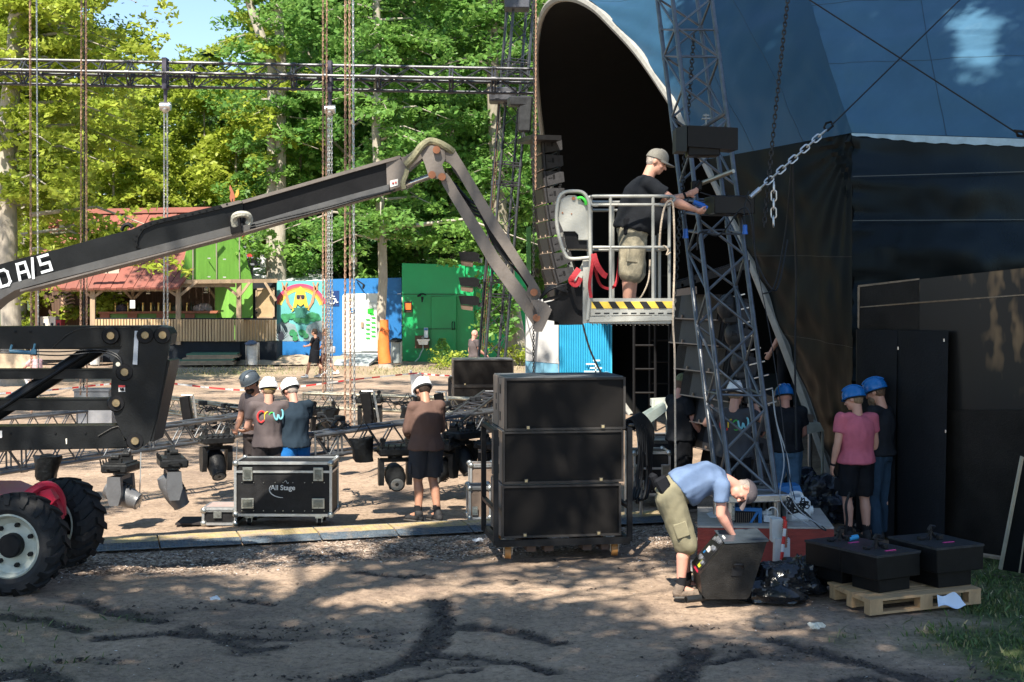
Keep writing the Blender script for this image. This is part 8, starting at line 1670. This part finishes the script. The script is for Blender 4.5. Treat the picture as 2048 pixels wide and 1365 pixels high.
def crewprint(root, J, HB, hc, hr_, lk, hup, so, body):
    # multi coloured wavy letters on the back
    up = (J['nec']-J['wai']).normalized(); lat = (J['sr']-J['sl']).normalized(); bkd = up.cross(lat).normalized()*-1; c = J['che']+up*.02+bkd*.137
    cols = [('print_red',(.62,.04,.04)),('print_yellow',(.72,.50,.04)),('print_green',(.05,.45,.06)),('print_cyan',(.20,.55,.62))]; shapes = [[(.045,.05),(.01,.07),(-.03,.04),(-.04,-.01),(-.025,-.06),(.01,-.075),(.045,-.05)], [(-.025,-.05),(-.025,.045),(-.015,.02),(.0,.045),(.018,.045)], [(-.03,-.005),(.03,.0),(.024,.045),(-.005,.058),(-.036,.02),(-.034,-.03),(-.005,-.058),(.032,-.045)], [(-.055,.05),(-.04,-.02),(-.01,-.04),(.005,.02),(.02,-.02),(.045,-.035),(.065,.01),(.06,.07),(.045,.085)]]
    for i, ((nm, col), shp) in enumerate(zip(cols, shapes)):
        ox = (-.105, -.03, .035, .115)[i]; mb = MB(); pp = smooth([Vector((x, y, 0)) for x, y in shp], 4); mb.path([c+lat*(ox+p.x)+up*(p.y+.012*math.sin(i*2))-bkd*(.10*(ox+p.x)**2*4) for p in pp], .0125 if i in (0,3) else .0085, 6)
        obj_local('back_print', mb.mesh('back_print', M(nm, col, .7)), so)
# --- man in the lift basket
zfl = zf+.0
def basket_extra(root, J, HB, hc, hr_, lk, hup, so, body):
    mb = MB(); pts = [J['wai']+Vector((.19*math.cos(a)*1.0, .185*math.sin(a)+.02, -.10+.03*math.sin(a))) for a in [2*math.pi*q/18 for q in range(18)]]; mb.path(pts, .018, 6, True); obj_local('belt', mb.mesh('belt', sh_blk), root)
    mb = MB(); mb.box(J['pel']+Vector((.20,-.06,-.00)), (.06,.14,.20), Rz(.2), .02); obj_local('waist_bag', mb.mesh('waist_bag', sh_blk), root)
    mb = MB(); mb.tube(J['pel']+Vector((.245,.0,.07)), J['pel']+Vector((.25,.0,-.02)), .018, n=8); obj_local('key_tag', mb.mesh('key_tag', M('plastic_white')), root)
    mb = MB(); mb.path([J['pel']+Vector((.235,.0,.10)), J['pel']+Vector((.22,.10,.06)), J['pel']+Vector((.17,.19,-.02))], .009, 5); obj_local('red_cord', mb.mesh('red_cord', redw), root)
    mb = MB(); q = J['wl'].lerp(J['el'], .12); u = (J['wl']-J['el']).normalized(); mb.tube(q-u*.012, q+u*.012, .034, n=14); obj_local('watch', mb.mesh('watch', sh_blk), root)
person('heavy man in a grey cap, black tee and camouflage shorts standing in the lift basket', (px_x(1262,15.75), 15.75, zf), -86, dict(
    pel=(0,.02,.96), wai=(0,.05,1.10), che=(0,.10,1.31), nec=(0,.19,1.50), hea=(0,.265,1.635), hl=(-.10,.03,.92), hr=(.10,.01,.92), kl=(-.11,.04,.49), kr=(.11,-.02,.49), al=(-.11,.02,.09), ar=(.11,-.06,.09), tl=(-.12,.22,.03), tr=(.13,.15,.03),
    sl=(-.19,.20,1.43), sr=(.20,.15,1.40), el=(-.20,.42,1.24), er=(.20,.42,1.22), wl=(-.17,.635,1.32), wr=(.12,.68,1.135)), H=1.88, skin_='fair', shirt=tee_blk, sleeve=.62, pants=camo, pleg='shorts', phem=1.06, sock=sock_b, shoe=boot, hair=hgrey, cap=M('cap_grey', (.18,.17,.145), .85, 0, .15, 30, .3, 80),
    look=(.25,1,-.18), belly=.185, build=1.30, curl=(.55,.9), legw=.022, shirt_hem=.06, extra=basket_extra, loose=.02)
# cutter and blue tool in his hand, wires
mb = MB(); a = P(1392,408,15.95); mb.tube(a+Vector((-.03,0,.02)), a+Vector((.09,0,-.03)), .028, .033, 12); mb.tube(a+Vector((.09,0,-.03)), a+Vector((.13,0,-.045)), .026, .02, 10); o = top(mb, 'connector_plug', M('plug_blue'), 'blue and white plug held by the man in the basket', 'plug')
# --- bending man
def bend_extra(root, J, HB, hc, hr_, lk, hup, so, body):
    mb = MB(); c = J['pel']+Vector((.12,-.09,.10)); mb.box(c, (.07,.13,.17), Rx(.5), .02); mb.box(c+Vector((-.14,-.05,.02)), (.12,.07,.16), Rx(.4), .02); obj_local('tool_pouch', mb.mesh('tool_pouch', sh_blk), root)
    mb = MB(); torso(mb, J, .17, .26, .006, .03, 1.12, m=3); obj_local('green_waistband', mb.mesh('green_waistband', cloth('waistband_green', (.08,.30,.06))), root)
person('man in a faded blue tee and khaki shorts bending over the black monitor speaker', (px_x(1368,13.75), 13.75, .0), -84, dict(
    pel=(0,-.14,.99), wai=(0,.0,1.095), che=(0,.22,1.14), nec=(0,.44,1.10), hea=(0,.565,1.015), hl=(-.10,-.13,.93), hr=(.10,-.15,.93), kl=(-.13,.04,.52), kr=(.11,-.01,.52), al=(-.14,.06,.10), ar=(.12,-.06,.10), tl=(-.15,.27,.03), tr=(.13,.16,.03),
    sl=(-.19,.37,1.06), sr=(.19,.33,1.08), el=(-.20,.44,.80), er=(.20,.31,.81), wl=(-.10,.50,.60), wr=(.14,.45,.60)), H=1.80, skin_='pink', shirt=tee_blue, sleeve=.55, pants=khaki, pleg='shorts', phem=1.02, sock=sock_b, shoe=boot, hair=hgrey, cap=M('cap_mauve', (.12,.10,.105), .85, 0, .12, 30, .3, 80),
    look=(.35,.35,-1), belly=.07, build=1.12, curl=(.3,.4), legw=.02, shirt_hem=.24, extra=bend_extra, loose=.022)
# --- brown shirted man
person('tanned man in a brown long sleeved shirt, dark shorts and white climbing helmet', G(852, 1042), 22, dict(
    nec=(0,.03,1.48), hea=(.0,.115,1.60), che=(0,-.01,1.30), kl=(-.09,.05,.50), kr=(.10,.03,.50), al=(-.10,-.0,.09), ar=(.13,-.07,.09), tl=(-.20,.17,.03), tr=(.08,.12,.03), el=(-.23,.06,1.13), er=(.22,.08,1.13), wl=(-.13,.28,1.02), wr=(.10,.30,1.02), sl=(-.17,.02,1.41), sr=(.18,.0,1.42)),
    H=1.86, skin_='tan', shirt=shirt_brn, sleeve=1.85, pants=sh_dk, pleg='shorts', phem=.90, sock=sock_b, shoe=sneak, hair=hdark, helmet=hw, look=(-.25,.9,-.75), curl=(.7,.7), beard=(hdark, 0), legw=.012, shirt_hem=-.02, loose=.014, visor=False)
# --- the three crewmen
def pos(px_, Y_): return Vector((px_x(px_, Y_), Y_, 0))
person('man with a dark helmet and charcoal tee facing the truss, partly behind his colleague', pos(514, 19.5), 150, dict(hea=(.02,.09,1.62), nec=(0,.03,1.49), el=(-.22,.06,1.15), er=(.24,.06,1.14), wl=(-.10,.28,1.05), wr=(.12,.28,1.02)), H=1.86, skin_='tan', shirt=tee_char, sleeve=.6, pants=tr_dk, pleg='long', hair=hdark, helmet=hd, look=(.3,1,-.6), curl=(.6,.6), beard=(hdark, 0), visor=False)
def bandana(root, J, HB, hc, hr_, lk, hup, so, body):
    crewprint(root, J, HB, hc, hr_, lk, hup, so, body); mb = MB(); mb.ell(hc+hup*.005-lk*.045, (.078,.062,.04), HB, 14, 8); obj_local('yellow_bandana', mb.mesh('yellow_bandana', cloth('bandana_yellow', (.62,.42,.10))), root)
person('man seen from behind with white helmet, yellow bandana and colourful print on his grey tee', pos(537, 18.65), 12, dict(el=(-.27,.05,1.17), er=(.26,.02,1.16), wl=(-.17,.27,1.12), wr=(.16,.24,1.08)), H=1.80, skin_='fair', shirt=tee_char, sleeve=.6, pants=tr_dk, pleg='long', helmet=hw, hair=hblond, look=(-.3,1,-.35), curl=(.6,.6), extra=bandana, visor=False, legw=.012, gloves=True, shirt_hem=.02)
def headset(root, J, HB, hc, hr_, lk, hup, so, body):
    mb = MB(); mb.box(hc+hup*.03-hr_*.088+lk*.02, (.03,.08,.03), HB, .01); mb.box(hc+hup*.03+hr_*.088+lk*.02, (.03,.08,.03), HB, .01); obj_local('goggle_strap', mb.mesh('goggle_strap', sh_blk), root)
person('man in a navy tee, bright blue shorts and white helmet turned left', pos(590, 18.75), 38, dict(hea=(0,.11,1.615), nec=(0,.04,1.49), el=(-.26,.10,1.20), er=(.22,.10,1.16), wl=(-.22,.34,1.16), wr=(.06,.30,1.08), sl=(-.185,.04,1.42)), H=1.80, skin_='pink', shirt=tee_navy, sleeve=.6, pants=sh_blue, pleg='shorts', phem=.95, helmet=hw, hair=hgrey, look=(-.15,1,-.6), curl=(.6,.6), extra=headset, belly=.04, build=1.05, shirt_hem=.0, legw=.01)
# --- pink shirt & bearded man
def pinkx(root, J, HB, hc, hr_, lk, hup, so, body):
    q = J['wl']; u = (J['wl']-J['el']).normalized(); mb = MB(); mb.tube(q-u*.012, q+u*.012, .033, n=14); obj_local('watch', mb.mesh('watch', sh_blk), root)
person('man in a pink tee, black shorts and blue helmet standing with his back turned', pos(1713, 16.75), 14, dict(el=(-.25,-.02,1.15), wl=(-.285,.03,.90), er=(.24,.0,1.15), wr=(.26,.08,.92), hea=(-.01,.035,1.635)), H=1.82, skin_='fair', shirt=tee_pink, sleeve=.58, pants=sh_blk, pleg='shorts', phem=.93, sock=sock_b, shoe=sneak, hair=hblond, helmet=hb, look=(-.75,.9,-.15), curl=(.45,.45), shirt_hem=.03, loose=.024, extra=pinkx, legw=.006)
person('bearded man in a black tee, jeans and blue helmet beside the pink shirted man', pos(1760, 16.98), 48, dict(hea=(0,.05,1.635), el=(-.24,.04,1.16), wl=(-.16,.26,1.10), er=(.24,.05,1.15), wr=(.15,.26,1.08), kl=(-.10,.04,.50), kr=(.11,.0,.50)), H=1.90, skin_='fair', shirt=tee_blk, sleeve=.6, pants=jeans, pleg='long', shoe=sneak, hair=hbrown, helmet=hb, look=(-.1,1,-.1), beard=(M('beard_brown', (.20,.14,.09), .85, 0, .3, 60, .5, 90), .10), curl=(.5,.5), shirt_hem=.08)
# --- crew behind the tower
person('man in camouflage cap, black tee and shorts walking right beside the flight cases', pos(1361, 19.0), -62, dict(hea=(0,.04,1.63), kl=(-.1,.14,.52), kr=(.1,-.02,.50), al=(-.1,.10,.10), ar=(.1,-.26,.14), tl=(-.1,.29,.03), tr=(.1,-.10,.03), el=(-.24,.12,1.20), wl=(-.18,.34,1.18), er=(.25,.05,1.17), wr=(.22,.20,.98)), H=1.86, skin_='pink', shirt=tee_blk, sleeve=.6, pants=sh_blk, pleg='shorts', phem=.95, sock=sock_b, shoe=sneak, hair=hbrown, cap=M('cap_camo', (.14,.16,.08), .85, 0, .5, 30), beard=(hbrown, .03), look=(.0,1,-.15), curl=(.4,.4), belly=.06, build=1.1, shirt_hem=.05)
person('man in white helmet and colour printed dark tee reaching up behind the big tower', pos(1468, 17.3), -14, dict(hea=(.02,.06,1.64), el=(-.34,.06,1.30), wl=(-.30,.30,1.42), er=(.30,.14,1.36), wr=(.20,.33,1.56)), H=1.83, skin_='fair', shirt=tee_crew, sleeve=.62, pants=sh_blk, pleg='long', shoe=sneak, helmet=hw, hair=hblond, look=(.35,1,.1), curl=(.5,.5), extra=crewprint, belly=.02, build=1.06, shirt_hem=.04)
person('man in black tee, jeans and blue helmet with his back turned behind the tower', pos(1572, 17.8), 6, dict(hea=(.0,.07,1.60), nec=(0,.04,1.48), el=(-.28,.10,1.17), wl=(-.30,.30,1.05), er=(.26,.10,1.16), wr=(.14,.30,1.05)), H=1.80, skin_='pink', shirt=tee_blk, sleeve=.6, pants=jeans2, pleg='long', shoe=sneak, helmet=hb, look=(0,1,-.4), curl=(.5,.5), build=1.1, belly=.04, shirt_hem=.08)
person('man in black clothes standing on the stage deck, half hidden by the tent rim', Vector((px_x(1572,20.8), 20.8, 1.12)), 70, dict(el=(-.26,.04,1.16), wl=(-.24,.18,.93), er=(.25,.0,1.15), wr=(.26,.06,.90)), H=1.82, skin_='fair', shirt=tee_blk, sleeve=.45, pants=sh_blk, pleg='long', shoe=sneak, hair=hdark, look=(0,1,-.5), curl=(.5,.6))
# --- far people
person('woman in a black dress and white sneakers walking left past the mural', G(630, 757), 72, dict(kl=(-.08,.20,.52), kr=(.08,-.10,.50), al=(-.08,.30,.10), ar=(.08,-.40,.20), tl=(-.08,.50,.06), tr=(.08,-.27,.08), el=(-.2,.10,1.2), wl=(-.18,.28,1.16), er=(.21,-.05,1.16), wr=(.2,.05,.93)), H=1.68, skin_='tan', dress=cloth('dress_black', (.012,.013,.016)), shoe=shoe_w, hair=hdark, hairlen=.05, look=(0,1,0), build=.95, sleeve=.7, belly=.03)
person('woman in a patterned blouse with a bag walking left behind the woman in black', G(652, 756), 72, dict(kl=(-.08,.16,.52), kr=(.08,-.10,.50), al=(-.08,.22,.10), ar=(.08,-.42,.22), tl=(-.08,.42,.06), tr=(.08,-.30,.10), wl=(-.2,.2,1.0), el=(-.22,.05,1.16), er=(.22,-.08,1.17), wr=(.2,.02,.95)), H=1.68, skin_='tan', shirt=cloth('blouse_pattern', (.16,.17,.20), .7, vs=30), sleeve=.8, pants=cloth('shorts_plum', (.10,.05,.055), .4, vs=20), pleg='shorts', phem=.9, shoe=shoe_w, hair=hdark, hairlen=.12, look=(0,1,0), shirt_hem=-.02,
       extra=lambda root, J, HB, hc, hr_, lk, hup, so, body: obj_local('shoulder_bag', (lambda m: (m.box(J['pel']+Vector((.1,-.2,.05)), (.1,.24,.24), None, .03), m.mesh('shoulder_bag', M('bag_white', (.4,.4,.42), .5)))[1])(MB()), root))
person('man in a grey tee walking right behind the left lighting tower', Vector((px_x(948,43),43,0)), -60, dict(wr=(.25,.28,1.0), er=(.25,.06,1.16)), H=1.78, skin_='pink', shirt=tee_char, sleeve=.55, pants=khaki, pleg='long', look=(0,1,-.1), curl=(.4,.4))
person('person in a pink top crouching behind the lift links at the far left', Vector((px_x(72,40),40,0)), 60, dict(hea=(0,.12,1.2), nec=(0,.05,1.08), che=(0,.0,.92), wai=(0,-.05,.72), pel=(0,-.08,.60), hl=(-.09,-.06,.56), hr=(.09,-.06,.56), kl=(-.12,.25,.50), kr=(.12,.25,.50), al=(-.12,.05,.09), ar=(.12,.05,.09), tl=(-.12,.24,.03), tr=(.12,.24,.03), sl=(-.17,.03,1.02), sr=(.17,.03,1.02), el=(-.2,.25,.85), er=(.2,.25,.85), wl=(-.1,.42,.75), wr=(.1,.42,.75)), H=1.7, skin_='pink', shirt=cloth('top_pale_pink', (.55,.35,.36), .4, vs=20), sleeve=.6, pants=cloth('trousers_pale', (.5,.5,.52)), pleg='long', shoe=shoe_w, hair=hblond, look=(0,1,-.3))

bpy.data.scenes.remove(TS)
